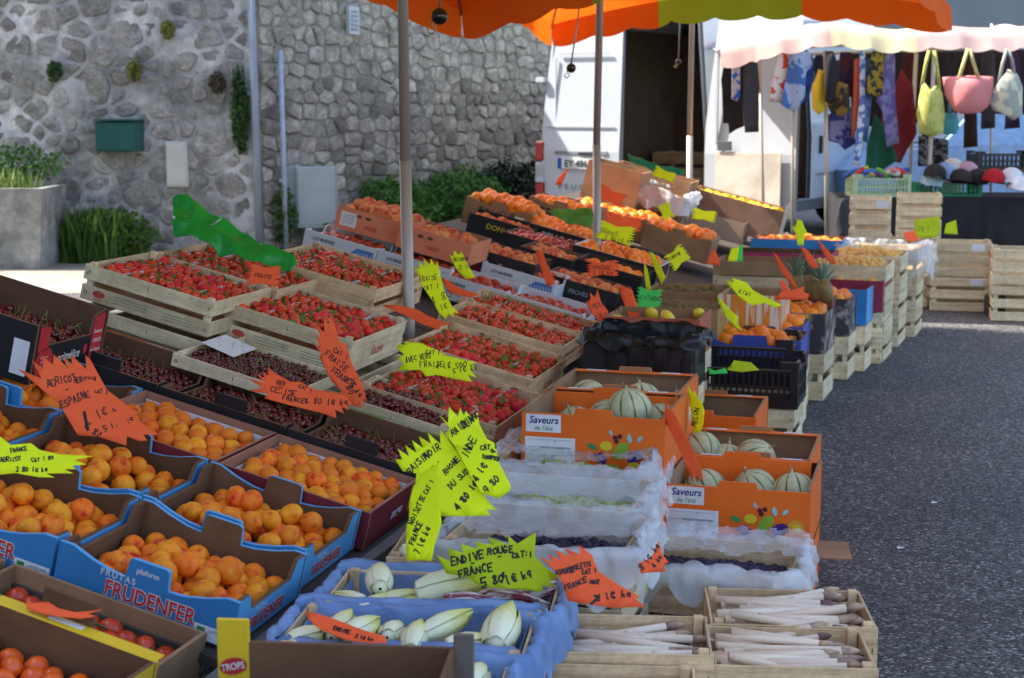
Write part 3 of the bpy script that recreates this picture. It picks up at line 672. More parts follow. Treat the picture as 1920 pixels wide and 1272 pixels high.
# ------------------------------------------------------------------ things on and along the walls
M_PIPE = mat('grey_pvc', (.30, .34, .40), .5, (.24, .28, .33), 6)
M_PIPE2 = mat('pale_pvc', (.44, .50, .60), .45)
def pipe(name, px, y0, y1, r, m, label, Y=HY - .09, zb=.03, lean=0.0):
    top = atY(px, y0, Y); t = thing(name, Matrix.Translation((top.x, Y, 0)), label, 'pipe')
    mb = MB(); mb.tube([(lean, 0, zb), (0, 0, top.z)], r, 12); mb.build('tube', m, t)
    for z in (.75, 1.6, 2.4):
        if z < top.z: slab(t, 'clamp', (0, .03, z), (r * 2.6, .085, .03), m)
    return t
pipe('drainpipe', 466, -140, 420, .038, M_PIPE, 'grey round drainpipe at the corner of the stone house', lean=.03)
pipe('cable_conduit', 525, 95, 420, .026, M_PIPE2, 'thin pale conduit ending halfway up the stone wall', Y=15.16, lean=.02)
def wallbox(name, x0, y0, x1, y1, Y, dep, m, label, cat, door=True):
    a = atY(x0, y1, Y); b = atY(x1, y0, Y); w_, h_ = b.x - a.x, b.z - a.z
    t = thing(name, Matrix.Translation(((a.x + b.x) / 2, Y, a.z)), label, cat)
    slab(t, 'housing', (0, dep / 2 + .006, h_ / 2), (w_, dep, h_), m, bev=.006)
    if door: slab(t, 'door', (-w_ * .02, .002, h_ * .5), (w_ * .86, .008, h_ * .9), m, bev=.003)
    return t
M_GBOX = mat('dark_green_paint', (.012, .085, .075), .5, (.010, .07, .062), 4)
t = wallbox('letter_box', 179, 229, 261, 285, HY - .22, .19, M_GBOX, 'dark green metal box fixed on the house wall', 'box'); slab(t, 'lid', (0, .10, .305), (.45, .24, .018), M_GBOX)
M_CAB = mat('cream_plastic', (.52, .52, .48), .6, (.44, .45, .42), 5)
wallbox('meter_box', 312, 266, 350, 351, HY - .10, .08, M_CAB, 'small cream meter box on the house wall', 'box')
wallbox('junction_box', 482, 144, 509, 206, 15.30, .12, mat('grey_plaster', (.40, .44, .49), .8, (.30, .33, .37), 12), 'pale grey box beside the drainpipe', 'box')
wallbox('utility_cabinet', 557, 314, 626, 428, 15.25, .3, mat('grey_cabinet', (.42, .46, .46), .7, (.36, .40, .40), 4), 'grey utility cabinet standing against the stone wall', 'cabinet')
wallbox('cabinet_plinth', 536, 312, 556, 430, 15.32, .3, MATS['grey_cabinet'], 'narrow concrete pier beside the grey utility cabinet', 'pier', False)
t = thing('wall_vent', TW @ Matrix.Translation((1.30, -.07, 2.36)), 'small white framed vent high in the stone wall', 'vent')
slab(t, 'vent_frame', (0, 0, 0), (.15, .05, .28), mat('white_frame', (.6, .62, .64), .6)); 
for i in range(5): slab(t, 'louvre', (0, -.03, -.09 + i * .045), (.10, .012, .028), M_PIPE)
# planter
pl = atZ(0, 482, 0); pr_ = atZ(106, 478, 0)
PLX = -4.26 - .55
t = thing('concrete_planter', Matrix.Translation((PLX, 14.2, 0)), 'weathered pale concrete planter in front of the house', 'planter')
M_CONC = mat('old_concrete', (.46, .46, .43), .9, (.25, .25, .24), 5, .6, 30, detail=10, grime=[(2.5, .55, 1.05), (18, .75, 1.05)])
mb = MB(); wq, dq, hq = .55, .40, .74
mb.add([(-wq * .9, -dq * .9, 0), (wq * .9, -dq * .9, 0), (wq * .9, dq * .9, 0), (-wq * .9, dq * .9, 0), (-wq, -dq, hq), (wq, -dq, hq), (wq, dq, hq), (-wq, dq, hq), (-wq + .06, -dq + .06, hq), (wq - .06, -dq + .06, hq), (wq - .06, dq - .06, hq), (-wq + .06, dq - .06, hq), (-wq + .06, -dq + .06, hq - .08), (wq - .06, -dq + .06, hq - .08), (wq - .06, dq - .06, hq - .08), (-wq + .06, dq - .06, hq - .08)],
       [(0, 1, 5, 4), (1, 2, 6, 5), (2, 3, 7, 6), (3, 0, 4, 7), (4, 5, 9, 8), (5, 6, 10, 9), (6, 7, 11, 10), (7, 4, 8, 11), (8, 9, 13, 12), (9, 10, 14, 13), (10, 11, 15, 14), (11, 8, 12, 15), (3, 2, 1, 0)])
mb.build('trough', M_CONC, t)
mb = MB(); mb.box((0, 0, hq - .09), (2 * wq - .13, 2 * dq - .13, .06)); mb.build('soil', mat('soil', (.06, .045, .03), .95), t)
M_GR1 = mat('weed_green', (.085, .17, .025), .6, (.045, .11, .015), 6, rnd=.1, translu=.25)
M_GR2 = mat('hedge_green', (.095, .23, .036), .6, (.052, .14, .022), 4, translu=.2)
M_GR3 = mat('dry_grass', (.26, .25, .07), .7, (.15, .18, .04), 6, translu=.25)
M_GR4 = mat('ivy_green', (.05, .11, .03), .45, (.03, .075, .02), 6, translu=.15)
M_WOODY = mat('woody_stem', (.09, .07, .045), .9)
def plant(name, label, c, rad, n, leaf, m, cat='plant', kind='leaf', seed=1, group=None, shape=1.0):
    rr = random.Random(seed); t = thing(name, Matrix.Translation(c), label, cat, group); mb = MB()
    for i in range(n):
        while True:
            p = Vector((rr.uniform(-1, 1), rr.uniform(-1, 1), rr.uniform(-1, 1)))
            if .25 < p.length < 1: break
        k = 1 + .22 * noise.noise(p * 2.3 + Vector((seed * 3.1, 0, 0)))
        p = Vector((p.x * rad[0] * k, p.y * rad[1] * k, (p.z * .5 + .5) * rad[2] * 2 * k))
        L = leaf * rr.uniform(.6, 1.3)
        if kind == 'grass':
            p.z = 0; h_ = rad[2] * 2 * rr.uniform(.35, 1.05); d = Vector((rr.uniform(-.5, .5), rr.uniform(-.5, .5), 0)) * h_ * .6; s = Vector((rr.uniform(-1, 1), rr.uniform(-1, 1), 0)).normalized() * L * .1
            q0, q1, q2 = p, p + d * .35 + Vector((0, 0, h_ * .6)), p + d + Vector((0, 0, h_))
            mb.add([q0 - s, q0 + s, q1 + s * .8, q1 - s * .8, q2], [(0, 1, 2, 3), (3, 2, 4)])
        else:
            a = Euler((rr.uniform(-1.2, 1.2), rr.uniform(-1.2, 1.2), rr.uniform(0, 6.28))).to_matrix()
            mb.add([p + a @ Vector(v) * L for v in ((-.5, 0, 0), (0, -.28, .06), (.5, 0, -.05), (0, .28, .06))], [(0, 1, 2, 3)])
    mb.build('foliage', m, t)
    sm = MB()
    for i in range(6):
        e = Vector((rr.uniform(-.6, .6) * rad[0], rr.uniform(-.6, .6) * rad[1], rad[2] * rr.uniform(.8, 1.5)))
        sm.tube([(e.x * .15, e.y * .15, 0), e * .5, e], [.012, .008, .004], 5)
    sm.build('stem', M_WOODY, t); return t
pt = -4.26
plant('planter_grass', 'yellow green grass growing out of the concrete planter', (pt - .55, 14.2, .68), (.46, .3, .13), 210, .10, mat('pale_weed_green', (.15, .22, .045), .7, (.10, .17, .03), 6, translu=.25), 'grass', 'grass', 2)
plant('planter_shrub', 'dark bushy plant against the wall above the planter', (pt - .5, 14.62, .74), (.50, .22, .19), 700, .06, M_GR2, 'plant', 'leaf', 3)
b = atZ(170, 478, 0)
plant('weed_clump', 'leafy green weeds at the foot of the house wall', (-3.86, 14.6, 0), (.44, .26, .25), 1700, .07, M_GR1, 'weeds', 'leaf', 4)
plant('weed_clump', 'tall grassy weeds between the planter and the leafy clump', (-4.0, 14.5, 0), (.34, .2, .28), 700, .16, M_GR1, 'weeds', 'grass', 15)
plant('weed_clump', 'low grassy weeds on the ground in front of the planter', (pt - .75, 13.6, 0), (.30, .12, .13), 500, .12, M_GR1, 'weeds', 'grass', 14)
for i, (px, py, r, m, lb) in enumerate([(102, 142, .075, M_GR4, 'small green fern rooted in the house wall'), (252, 142, .085, M_GR3, 'rust and green fern clump growing high on the house wall'), (315, 62, .07, M_GR3, 'brownish dry tuft near the top of the house wall'), (408, 165, .085, M_WOODY, 'dark withered tuft on the house wall beside the ivy')]):
    p = atY(px, py + 12, HY - .09); plant('wall_fern', lb, (p.x, HY - .09, p.z), (r, .06, r * 1.3), 260, .045, m, 'fern', 'leaf', 20 + i)
p = atY(452, 290, HY - .10); plant('ivy', 'ivy climbing the house wall beside the drainpipe', (p.x, HY - .10, p.z), (.085, .07, .42), 1100, .055, M_GR4, 'ivy', 'leaf', 31)
p = atY(575, 430, 15.1); plant('ivy_tuft', 'leafy tuft at the foot of the thin conduit', (-2.28, 15.2, .1), (.14, .12, .30), 420, .05, M_GR1, 'plant', 'leaf', 32)
plant('ivy_tuft', 'leafy plant creeping over the foot of the grey cabinet', (-1.70, 15.12, .05), (.22, .12, .15), 380, .05, M_GR1, 'plant', 'leaf', 33)
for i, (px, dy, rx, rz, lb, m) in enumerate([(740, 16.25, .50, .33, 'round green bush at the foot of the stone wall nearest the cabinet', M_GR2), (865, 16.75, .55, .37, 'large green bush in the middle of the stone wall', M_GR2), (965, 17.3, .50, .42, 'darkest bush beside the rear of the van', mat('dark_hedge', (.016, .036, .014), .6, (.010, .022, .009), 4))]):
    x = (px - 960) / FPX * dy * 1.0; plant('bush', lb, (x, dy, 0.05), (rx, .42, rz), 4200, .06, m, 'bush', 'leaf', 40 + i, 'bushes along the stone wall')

# ------------------------------------------------------------------ the white van
M_VAN = mat('white_van_paint', (.50, .54, .58), .22, (.45, .49, .53), 1.2, coat=.4, spec=.5)
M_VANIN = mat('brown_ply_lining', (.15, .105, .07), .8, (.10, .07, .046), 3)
M_RUB = mat('black_rubber', (.012, .012, .013), .6)
M_LAMP = mat('red_lamp', (.42, .015, .012), .2, spec=.6)
M_GLASS = mat('dark_glass', (.012, .016, .02), .06, spec=.8)
phi = math.radians(32); vp = Vector((1.93, 15.0, 0))
TV = frame(Vector((math.cos(phi), -math.sin(phi), 0)), Vector((math.sin(phi), math.cos(phi), 0)), Vector((0, 0, 1)), vp - Vector((math.cos(phi), -math.sin(phi), 0)) * .95)
van = thing('white_van', TV, 'white delivery van with its rear door swung open', 'van')
hw = .95
def side(x, name, holes):
    mb = MB(); ys = sorted({0, 5.0} | {h[0] for h in holes} | {h[1] for h in holes}); zs = [.32, .45, 1.15, 2.12, 2.36]
    for y0, y1 in zip(ys, ys[1:]):
        for z0, z1 in zip(zs, zs[1:]):
            if any(h[0] <= y0 and y1 <= h[1] and h[2] <= z0 and z1 <= h[3] for h in holes): continue
            if y0 >= 3.9 and z0 > 1.1: continue
            k0 = .10 * max(0, (z0 - 1.15) / 1.2) ; k1 = .10 * max(0, (z1 - 1.15) / 1.2); s = 1 if x > 0 else -1
            mb.add([(x - s * k0, y0, z0), (x - s * k0, y1, z0), (x - s * k1, y1, z1), (x - s * k1, y0, z1)], [(0, 1, 2, 3)])
            mb.add([(x - s * (k0 + .05), y0, z0), (x - s * (k0 + .05), y1, z0), (x - s * (k1 + .05), y1, z1), (x - s * (k1 + .05), y0, z1)], [(3, 2, 1, 0)])
    return mb.build(name, M_VAN, van)
side(hw, 'side_body', [(1.95, 2.75, .45, 2.12)]); side(-hw, 'side_body', [])
q = MB(); q.add([(-hw + .09, 0, 2.36), (hw - .09, 0, 2.36), (hw - .2, .03, 2.46), (-hw + .2, .03, 2.46), (-hw + .2, 3.7, 2.46), (hw - .2, 3.7, 2.46), (hw - .09, 3.85, 2.30), (-hw + .09, 3.85, 2.30)], [(0, 1, 2, 3), (3, 2, 5, 4), (4, 5, 6, 7), (1, 6, 5, 2), (0, 3, 4, 7)]); q.build('roof', M_VAN, van)
q = MB(); q.add([(-hw + .1, 3.85, 2.30), (hw - .1, 3.85, 2.30), (hw - .03, 4.55, 1.25), (-hw + .03, 4.55, 1.25)], [(0, 1, 2, 3)]); q.build('windscreen', M_GLASS, van)
q = MB(); q.add([(-hw, 4.5, 1.27), (hw, 4.5, 1.27), (hw - .1, 5.1, 1.0), (-hw + .1, 5.1, 1.0), (hw - .1, 5.2, .4), (-hw + .1, 5.2, .4), (hw, 4.5, .4), (-hw, 4.5, .4)], [(0, 1, 2, 3), (3, 2, 4, 5), (1, 6, 4, 2), (0, 3, 5, 7)]); q.build('bonnet', M_VAN, van)
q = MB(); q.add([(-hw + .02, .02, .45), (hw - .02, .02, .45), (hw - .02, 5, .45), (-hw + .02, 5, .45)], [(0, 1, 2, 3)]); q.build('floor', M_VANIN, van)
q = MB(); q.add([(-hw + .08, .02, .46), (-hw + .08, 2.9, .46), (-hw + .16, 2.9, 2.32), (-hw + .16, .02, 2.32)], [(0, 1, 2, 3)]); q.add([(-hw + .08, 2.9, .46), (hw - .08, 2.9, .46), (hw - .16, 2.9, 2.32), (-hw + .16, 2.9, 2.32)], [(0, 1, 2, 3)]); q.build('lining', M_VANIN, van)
q = MB(); q.box((.42, 2.86, 1.55), (.32, .03, .62)); q.build('bulkhead_window', mat('bulkhead_glass', (.22, .27, .30), .3), van)
for k in range(3): slab(van, 'window_bar', (.42, 2.83, 1.36 + k * .2), (.34, .02, .022), DARKM)
for k_, (x_, y_, z_, d_) in enumerate(((.45, 1.9, .46, (.5, .4, .3)), (.45, 1.9, .77, (.5, .4, .3)), (-.35, 2.3, .46, (.7, .5, .5)), (.1, 1.2, .46, (.4, .35, .25)))):
    slat_crate(TV @ Matrix.Translation((x_, y_, z_)), d_[0], d_[1], d_[2], ('wooden crate at the bottom of the pile inside the van', 'wooden crate on top of the pile inside the van', 'big wooden crate deep inside the van', 'small wooden crate just inside the van')[k_], m=POPLAR, rows=3, gap=.34, group='crates inside the van', t=.008, post=.03, staples=False)
# closed rear door with plate and lettering
ld = MB()
def doorpan(mb, x0, x1, y):
    zs = [.42, 1.02, 1.30, 2.33]; 
    mb.add([(x0, y, .42), (x1, y, .42), (x1, y - .02, 1.02), (x0, y - .02, 1.02), (x1, y, 1.3), (x0, y, 1.3), (x1, y + .05, 2.33), (x0 + .10, y + .05, 2.33)], [(0, 1, 2, 3), (3, 2, 4, 5), (5, 4, 6, 7)])
    mb.add([(x0, y + .05, .42), (x1, y + .05, .42), (x1, y + .1, 2.33), (x0 + .1, y + .1, 2.33)], [(3, 2, 1, 0)])
doorpan(ld, -hw + .02, -.02, -.03); ldo = ld.build('rear_door', M_VAN, van)
slab(ldo, 'window_recess_edge', (-.45, -.022, 2.02), (.60, .014, .018), MATS['white_van_paint']); slab(ldo, 'window_recess_edge', (-.78, -.022, 1.62), (.016, .014, .72), MATS['white_van_paint'])
slab(ldo, 'waist_crease', (-.48, -.045, 1.28), (.80, .012, .012), MATS['white_van_paint'])
slab(ldo, 'plate_recess', (-.46, -.052, 1.01), (.62, .016, .035), mat('recess_grey', (.25, .28, .30), .5))
pn = slab(ldo, 'number_plate', (-.46, -.058, .90), (.54, .012, .115), mat('plate_white', (.72, .74, .72), .4))
NP = Matrix.Translation((0, 0, 0))
tq = text(ldo, 'EY 486 B', -.47, .862, .10, mat('plate_ink', (.03, .035, .05), .5), .02, 0, .95, lift=.068)
decal(ldo, 'plate_band', rect(-.705, .90, .045, .108), mat('plate_blue', (.02, .08, .40), .4), .067); decal(ldo, 'plate_band', rect(-.213, .90, .045, .108), MATS['plate_blue'], .067)
text(ldo, 'PEUGEOT', -.44, .63, .075, mat('badge_grey', (.16, .18, .20), .3, metal=.5), .006, 0, 1.25, lift=.050, space=1.6)
slab(ldo, 'door_handle', (-.40, -.06, 1.0), (.16, .03, .03), DARKM)
for z in (.72, 1.75): slab(van, 'hinge', (-hw + .005, -.045, z), (.10, .05, .05), M_VAN)
# open rear door, swung right round beside the body
od = MB(); doorpan(od, -.92, 0, 0); odo = od.build('open_rear_door', M_VAN, van, Matrix.Translation((hw + .93, -.06, 0)) @ Matrix.Rotation(math.radians(3), 4, 'Z'))
slab(odo, 'inner_panel', (-.46, -.052, .76), (.66, .018, .56), mat('scuffed_door_panel', (.62, .56, .47), .7, (.34, .29, .24), 3.5, .2, 20, detail=7, lo=.45, hi=.75))
slab(odo, 'window_recess_edge', (-.46, -.03, 1.98), (.66, .03, .03), MATS['white_van_paint']); slab(odo, 'window_recess_edge', (-.80, -.03, 1.55), (.03, .03, .84), MATS['white_van_paint'])
slab(odo, 'latch', (-.70, -.06, 1.10), (.14, .03, .09), mat('latch_grey', (.10, .11, .12), .4))
for s in (-1, 1):
    if s < 0:
        for k, (z, mm) in enumerate(((1.02, M_LAMP), (.80, mat('clear_lamp', (.5, .5, .52), .2)), (.60, M_LAMP))): slab(van, 'rear_lamp', (s * (hw + .005), -.02, z), (.12, .08, .21), mm, bev=.02)
slab(van, 'bumper', (0, -.08, .37), (2 * hw, .16, .20), mat('grey_bumper', (.10, .11, .12), .6), bev=.03)
slab(van, 'sill', (hw + .005, 2.2, .38), (.03, 3.2, .12), MATS['grey_bumper'])
slab(van, 'sliding_door', (hw + .045, 1.45, 1.30), (.05, .95, 1.62), M_VAN, bev=.02); slab(van, 'door_handle', (hw + .08, 1.84, 1.05), (.03, .05, .20), DARKM)
slab(van, 'cab_door', (hw - .005, 3.32, .86), (.035, 1.02, .86), M_VAN, bev=.015); slab(van, 'door_handle', (hw + .03, 2.98, 1.05), (.03, .05, .20), DARKM)
slab(van, 'cab_window', (hw - .055, 3.35, 1.68), (.02, .95, .68), M_GLASS); slab(van, 'side_moulding', (hw + .02, 3.35, .72), (.02, .90, .02), MATS['recess_grey'])
for y in (.95, 4.12):
    for s in (-1, 1):
        wh = MB(); Mw = Matrix.Translation((s * (hw - .10), y, .34)) @ Matrix.Rotation(math.pi / 2, 4, 'Y')
        wh.lathe([(.0, -.11), (.20, -.11), (.31, -.11), (.34, -.08), (.34, .08), (.31, .11), (.20, .11), (0, .11)], 22, 0, Mw); wo = wh.build('wheel', M_RUB, van)
        wh = MB(); wh.lathe([(.0, s * .10), (.10, s * .12), (.19, s * .115), (.20, s * .105)], 18, 0, Mw); wh.build('rim', STEEL, wo)
ar = MB(); ar.lathe([(.30, hw - .02), (.43, hw + .012), (.40, hw + .014)], 20, 0, Matrix.Translation((0, 4.12, .36)) @ Matrix.Rotation(math.pi / 2, 4, 'Y')); ar.build('wheel_arch', M_RUB, van)

# ------------------------------------------------------------------ market parasols
M_COR = mat('orange_canvas', (.90, .17, .012), .75, (.84, .14, .010), 2.5, translu=.38, bump=.1, bscale=300)
M_CGR = mat('green_canvas', (.38, .50, .03), .75, (.34, .46, .03), 2.5, translu=.38, bump=.1, bscale=300)
def parasol(label, pole_xy, pole_top, C, apex, lift, val, cord, base_z=0.0, rpole=.021):
    t = thing('market_parasol', Matrix.Translation((pole_xy[0], pole_xy[1], 0)), label, 'parasol', 'parasols over the fruit stall'); o = Vector((pole_xy[0], pole_xy[1], 0))
    mb = MB(); mb.tube([(.015, 0, .0), (0, 0, 1.25)], rpole * 1.12, 14); mb.build('pole', POLE, t); mb = MB(); mb.tube([(0, 0, 1.25), (apex[0] - o.x, apex[1] - o.y, apex[2] - .05)], rpole, 14); mb.build('upper_pole', POLE, t)
    slab(t, 'base_plate', (0, 0, .03), (.5, .5, .06), DARKM)
    mb = MB(); mb.lathe([(.0, .04), (.05, .03), (.05, -.05), (.03, -.06)], 10, 0, Matrix.Translation(Vector(apex) - o - Vector((0, 0, .05)))); mb.build('hub', DARKM, t)
    A = Vector(apex) - o; n = 24; rows = 8; edge = []
    for k in range(4):
        a = Vector(C[k]) - o; b = Vector(C[(k + 1) % 4]) - o
        for i in range(n):
            f = i / n; p = a.lerp(b, f); p.z += lift * 4 * f * (1 - f); mid = (Vector(C[0]) + Vector(C[2])) / 2 - o; p.x += (mid.x - p.x) * .05 * 4 * f * (1 - f); p.y += (mid.y - p.y) * .05 * 4 * f * (1 - f); edge.append(p)
    ne = len(edge); vs = []
    for r in range(rows + 1):
        s = r / rows
        for e in edge: p = A.lerp(e, s); p = p + Vector((0, 0, .14 * s * (1 - s))); vs.append(p)
    for colr, m, nm in ((0, M_COR, 'orange_canopy'), (1, M_CGR, 'green_canopy')):
        mb = MB(); fs = [(r * ne + i, r * ne + (i + 1) % ne, (r + 1) * ne + (i + 1) % ne, (r + 1) * ne + i) for r in range(rows) for i in range(ne) if (7 <= i % n < 16) == bool(colr)]
        mb.add(vs, fs, 0, True); me = mb.mesh(nm, m)
        ob(nm, me, t)
    for k0 in range(12):
        mb = MB(); lo_ = (k0 // 3) * n + (0, 7, 16)[k0 % 3]; hi_ = (k0 // 3) * n + (7, 16, 24)[k0 % 3]; m = M_CGR if k0 % 3 == 1 else M_COR
        for i in range(lo_, hi_):
            a, b = edge[i], edge[(i + 1) % ne]
            for j in range(4):
                q0, q1 = a.lerp(b, j / 4), a.lerp(b, (j + 1) / 4); f0, f1 = (i % n) + j / 4, (i % n) + (j + 1) / 4; h = lambda f: val * (.80 + .20 * abs(math.sin(f * math.pi * 9 / n)) ** .7)
                wv = lambda f: Vector((math.cos(f * 1.9), math.sin(f * 1.9), 0)) * .012
                mb.add([q0, q1, q1 + wv(f1) - Vector((0, 0, h(f1))), q0 + wv(f0) - Vector((0, 0, h(f0)))], [(0, 1, 2, 3)], 0, True)
        mb.build('valance', m, t)
    for k in range(4):
        for e in (edge[k * n], edge[k * n + n // 2]):
            mb = MB(); m1 = A.lerp(e, .5) + Vector((0, 0, .01)); mb.tube([A - Vector((0, 0, .06)), m1, e - Vector((0, 0, .02))], .009, 6); mb.build('rib', POLE, t)
    # pull cord with its black ball and hook
    top, ball, rb = [Vector(c) - o if not isinstance(c, float) else c for c in cord]
    mb = MB(); mb.tube([top, top.lerp(ball, .5), ball + Vector((0, 0, rb))], .0045, 6); mb.build('cord', STEEL, t)
    bm_ = ico(3, lambda v: v, 'ball', mat('bakelite_ball', (.010, .007, .007), .18, spec=.7)); ob('ball', bm_, t, Matrix.Translation(ball) @ Matrix.Scale(rb, 4))
    mb = MB(); c0 = ball + Vector((-rb * .9, -.01, -rb * 1.2)); mb.tube([ball + Vector((0, 0, rb)), ball + Vector((-rb * .9, -.01, rb * .2)), c0 + Vector((0, 0, rb * .4))] + [c0 + Vector((math.sin(a) * rb * .5, 0, math.cos(a) * rb * .5 - rb * .3)) for a in (0, .9, 1.8, 2.7, 3.6, 4.5, 5.4)], .0035, 6); mb.build('hook', mat('brass_hook', (.55, .45, .22), .4, metal=.6), t)
    return t
P1 = (-.415, 5.95); P2 = (.475, 8.6); P3 = (1.345, 11.6)
parasol('orange market parasol whose pole stands between the strawberry crates', P1, 2.9, [(-.26, 7.95, 1.95), (2.0, 5.4, 2.20), (-.8, 2.6, 2.6), (-3.4, 6.2, 3.0)], (-.42, 5.9, 3.0), .08, .17, (atY(827, -60, 5.6), atY(824, 31, 5.6), .031))
parasol('orange and green market parasol over the citrus boxes', P2, 2.9, [(.27, 10.6, 2.02), (2.66, 9.4, 2.06), (1.24, 6.6, 2.42), (-1.15, 7.8, 2.42)], (.5, 8.6, 3.05), .14, .17, (atY(1088, 0, 8.3), atY(1071, 128, 8.3), .026))
parasol('market parasol on the farthest pole beside the lemon box', P3, 2.9, [(.5, 13.2, 2.9), (2.9, 12.5, 2.9), (2.2, 10.2, 2.9), (-.2, 10.9, 2.9)], (1.35, 11.6, 3.5), .2, .16, (atY(1277, -30, 11.3), atY(1272, 116, 11.3), .022), rpole=.021)
# ------------------------------------------------------------------ the clothes stall
YC = 13.5
M_PINK = mat('faded_pink_canvas', (.66, .49, .45), .85, (.58, .42, .39), 2.2, .2, 120, translu=.30)
M_CREAM = mat('cream_canvas', (.66, .62, .40), .85, (.60, .56, .36), 2.2, .2, 120, translu=.30)
stall = thing('clothes_stall', Matrix.Translation((2.6, YC, 0)), 'pink and cream awning stall hung with clothes and bags', 'market stall'); so0 = Vector((2.6, YC, 0))
topl = [(1350, 80), (1400, 70), (1450, 62), (1500, 52), (1545, 42), (1575, 44), (1620, 50), (1680, 56), (1716, 52), (1760, 47), (1820, 52), (1880, 53), (1940, 47), (2060, 45)]
def lerp_list(l, x):
    for (x0, y0), (x1, y1) in zip(l, l[1:]):
        if x <= x1: return y0 + (y1 - y0) * (x - x0) / (x1 - x0)
    return l[-1][1]
def awning(x0, x1, m, nm):
    n = int((x1 - x0) / 6); mb = MB(); vs = []; rows = 7
    for i in range(n + 1):
        x = x0 + (x1 - x0) * i / n; yt = lerp_list(topl, x); p = atY(x, yt, YC)
        f = (x - 1350) / 56; drop = .18 + .035 * abs(math.sin(f * math.pi)) ** .8 + (.03 if x < 1420 else 0)
        for k in range(3): vs.append(p + Vector((0, -.007 * math.sin(x * .075) * k - .055 * k, -drop * k / 2)) - so0)
        bk = Vector((p.x * 1.10, 15.6, p.z + .08 + .02 * math.sin(x * .02)))
        for k in range(1, rows): vs.append(p.lerp(bk, k / (rows - 1)) + Vector((0, 0, -.10 * math.sin(math.pi * k / (rows - 1)) + .03 * math.sin(x * .05 + k))) - so0)
    c = 3 + rows - 1; fs = []
    for i in range(n):
        a, b = i * c, (i + 1) * c
        for k in range(2): fs.append((a + k, b + k, b + k + 1, a + k + 1))
        fs.append((a, a + 3, b + 3, b))
        for k in range(3, c - 1): fs.append((a + k, a + k + 1, b + k + 1, b + k))
    mb.add(vs, fs, 0, True); mb.build(nm, m, stall)
awning(1350, 1556, M_PINK, 'pink_awning'); awning(1556, 1716, M_CREAM, 'cream_awning'); awning(1716, 2060, M_PINK, 'pink_awning')
for px0, py0, px1, Y in ((1424, 100, 1432, 13.55), (1486, 100, 1486, 13.6), (1548, 95, 1550, 13.5), (1718, 100, 1700, 14.0), (1752, 92, 1738, 13.45), (1860, 45, 1857, 15.2)):
    a = atY(px0, py0, Y); b = atY(px1, 430, Y); k = (a.z - 0) / (a.z - b.z); e = a.lerp(b, k) - so0
    mb = MB(); mb.tube([a - so0, e], .014 if px0 not in (1548, 1718, 1752) else .019, 8); mb.build('pole', POLE, stall)
mb = MB(); mb.tube([atY(1352, 96, YC + .06) - so0, atY(2050, 62, YC + .06) - so0], .014, 8); mb.build('rail', POLE, stall)
mb = MB(); mb.tube([atY(1440, 104, YC + .7) - so0, atY(2050, 84, YC + .7) - so0], .014, 8); mb.build('rail', POLE, stall)

def pat(nm, c1, c2, s=14, **k): return mat(nm, c1, .85, c2, s, .15, 60, lo=.47, hi=.53, detail=2, **k)
def garment(name, poly, Y, m, label, cat, amp=.03, freq=26, thick=.012, bulge=0.0, group='clothes and bags hung under the awning', n=(0, -1, 0)):
    cx = sum(p[0] for p in poly) / len(poly); cy = sum(p[1] for p in poly) / len(poly); P = atY(cx, cy, Y); T = plane_frame(P, n); Ti = T.inverted(); nn = T.col[2].to_3d()
    pts = [(q.x, q.y) for q in [Ti @ hit(x, y, P, nn) for x, y in poly]]
    hwx = max(abs(p[0]) for p in pts); hwy = max(abs(p[1]) for p in pts); sd = random.uniform(0, 9)
    def fn(x, y):
        b = bulge * max(0, 1 - (x / hwx) ** 2) * max(0, 1 - (y / hwy) ** 2) ** .5
        return b + amp * math.sin(x * freq + sd + 1.5 * math.sin(y * 3 + sd)) * (.45 + .55 * (.5 - y / (2 * hwy))) + amp * .3 * noise.noise(Vector((x * 9, y * 9, sd)))
    return tag(ob(name, flat_mesh(name, pts, fn, m, thick, 12, True, 8), None, T), label, cat, group)
M_BLK = mat('black_cloth', (.014, .014, .017), .9, (.022, .022, .026), 6); M_GRY = mat('dark_grey_cloth', (.05, .05, .055), .9)
def shirt(x0, x1, y0, y1, sl=.2):
    w_ = x1 - x0; return [(x0 + w_ * .35, y0), (x1 - w_ * .35, y0), (x1 - w_ * .12, y0 + 8), (x1, y0 + (y1 - y0) * sl * 2.3), (x1 - w_ * .14, y0 + (y1 - y0) * sl * 2.5), (x1 - w_ * .12, y1), (x0 + w_ * .12, y1 + 3), (x0 + w_ * .14, y0 + (y1 - y0) * sl * 2.5), (x0, y0 + (y1 - y0) * sl * 2.3), (x0 + w_ * .12, y0 + 8)]
G = garment
G('jacket', [(1362, 98), (1380, 102), (1398, 102), (1418, 97), (1422, 130), (1425, 170), (1421, 200), (1424, 246), (1398, 249), (1396, 236), (1380, 244), (1368, 252), (1366, 232), (1355, 232), (1354, 170), (1352, 150)], 13.50, M_BLK, 'long black jacket at the end of the clothes rail', 'jacket')
G('waistcoat', [(1393, 130), (1408, 112), (1421, 118), (1424, 180), (1423, 248), (1396, 249), (1392, 200)], 13.46, M_GRY, 'charcoal grey garment hung over the black jacket', 'garment')
G('scarf', [(1373, 112), (1388, 113), (1388, 180), (1382, 190), (1372, 186)], 13.44, pat('blue_scarf', (.03, .10, .42), (.45, .42, .40), 22), 'blue patterned scarf over the black jacket', 'scarf', amp=.012)
G('floral_shirt', [(1462, 93), (1480, 95), (1484, 120), (1478, 150), (1470, 195), (1442, 190), (1446, 160), (1455, 120)], 13.48, mat('floral_print', (.72, .70, .66), .85, (.60, .08, .03), 18, lo=.53, hi=.58, detail=2), 'white summer shirt with red flowers on the clothes rail', 'shirt')
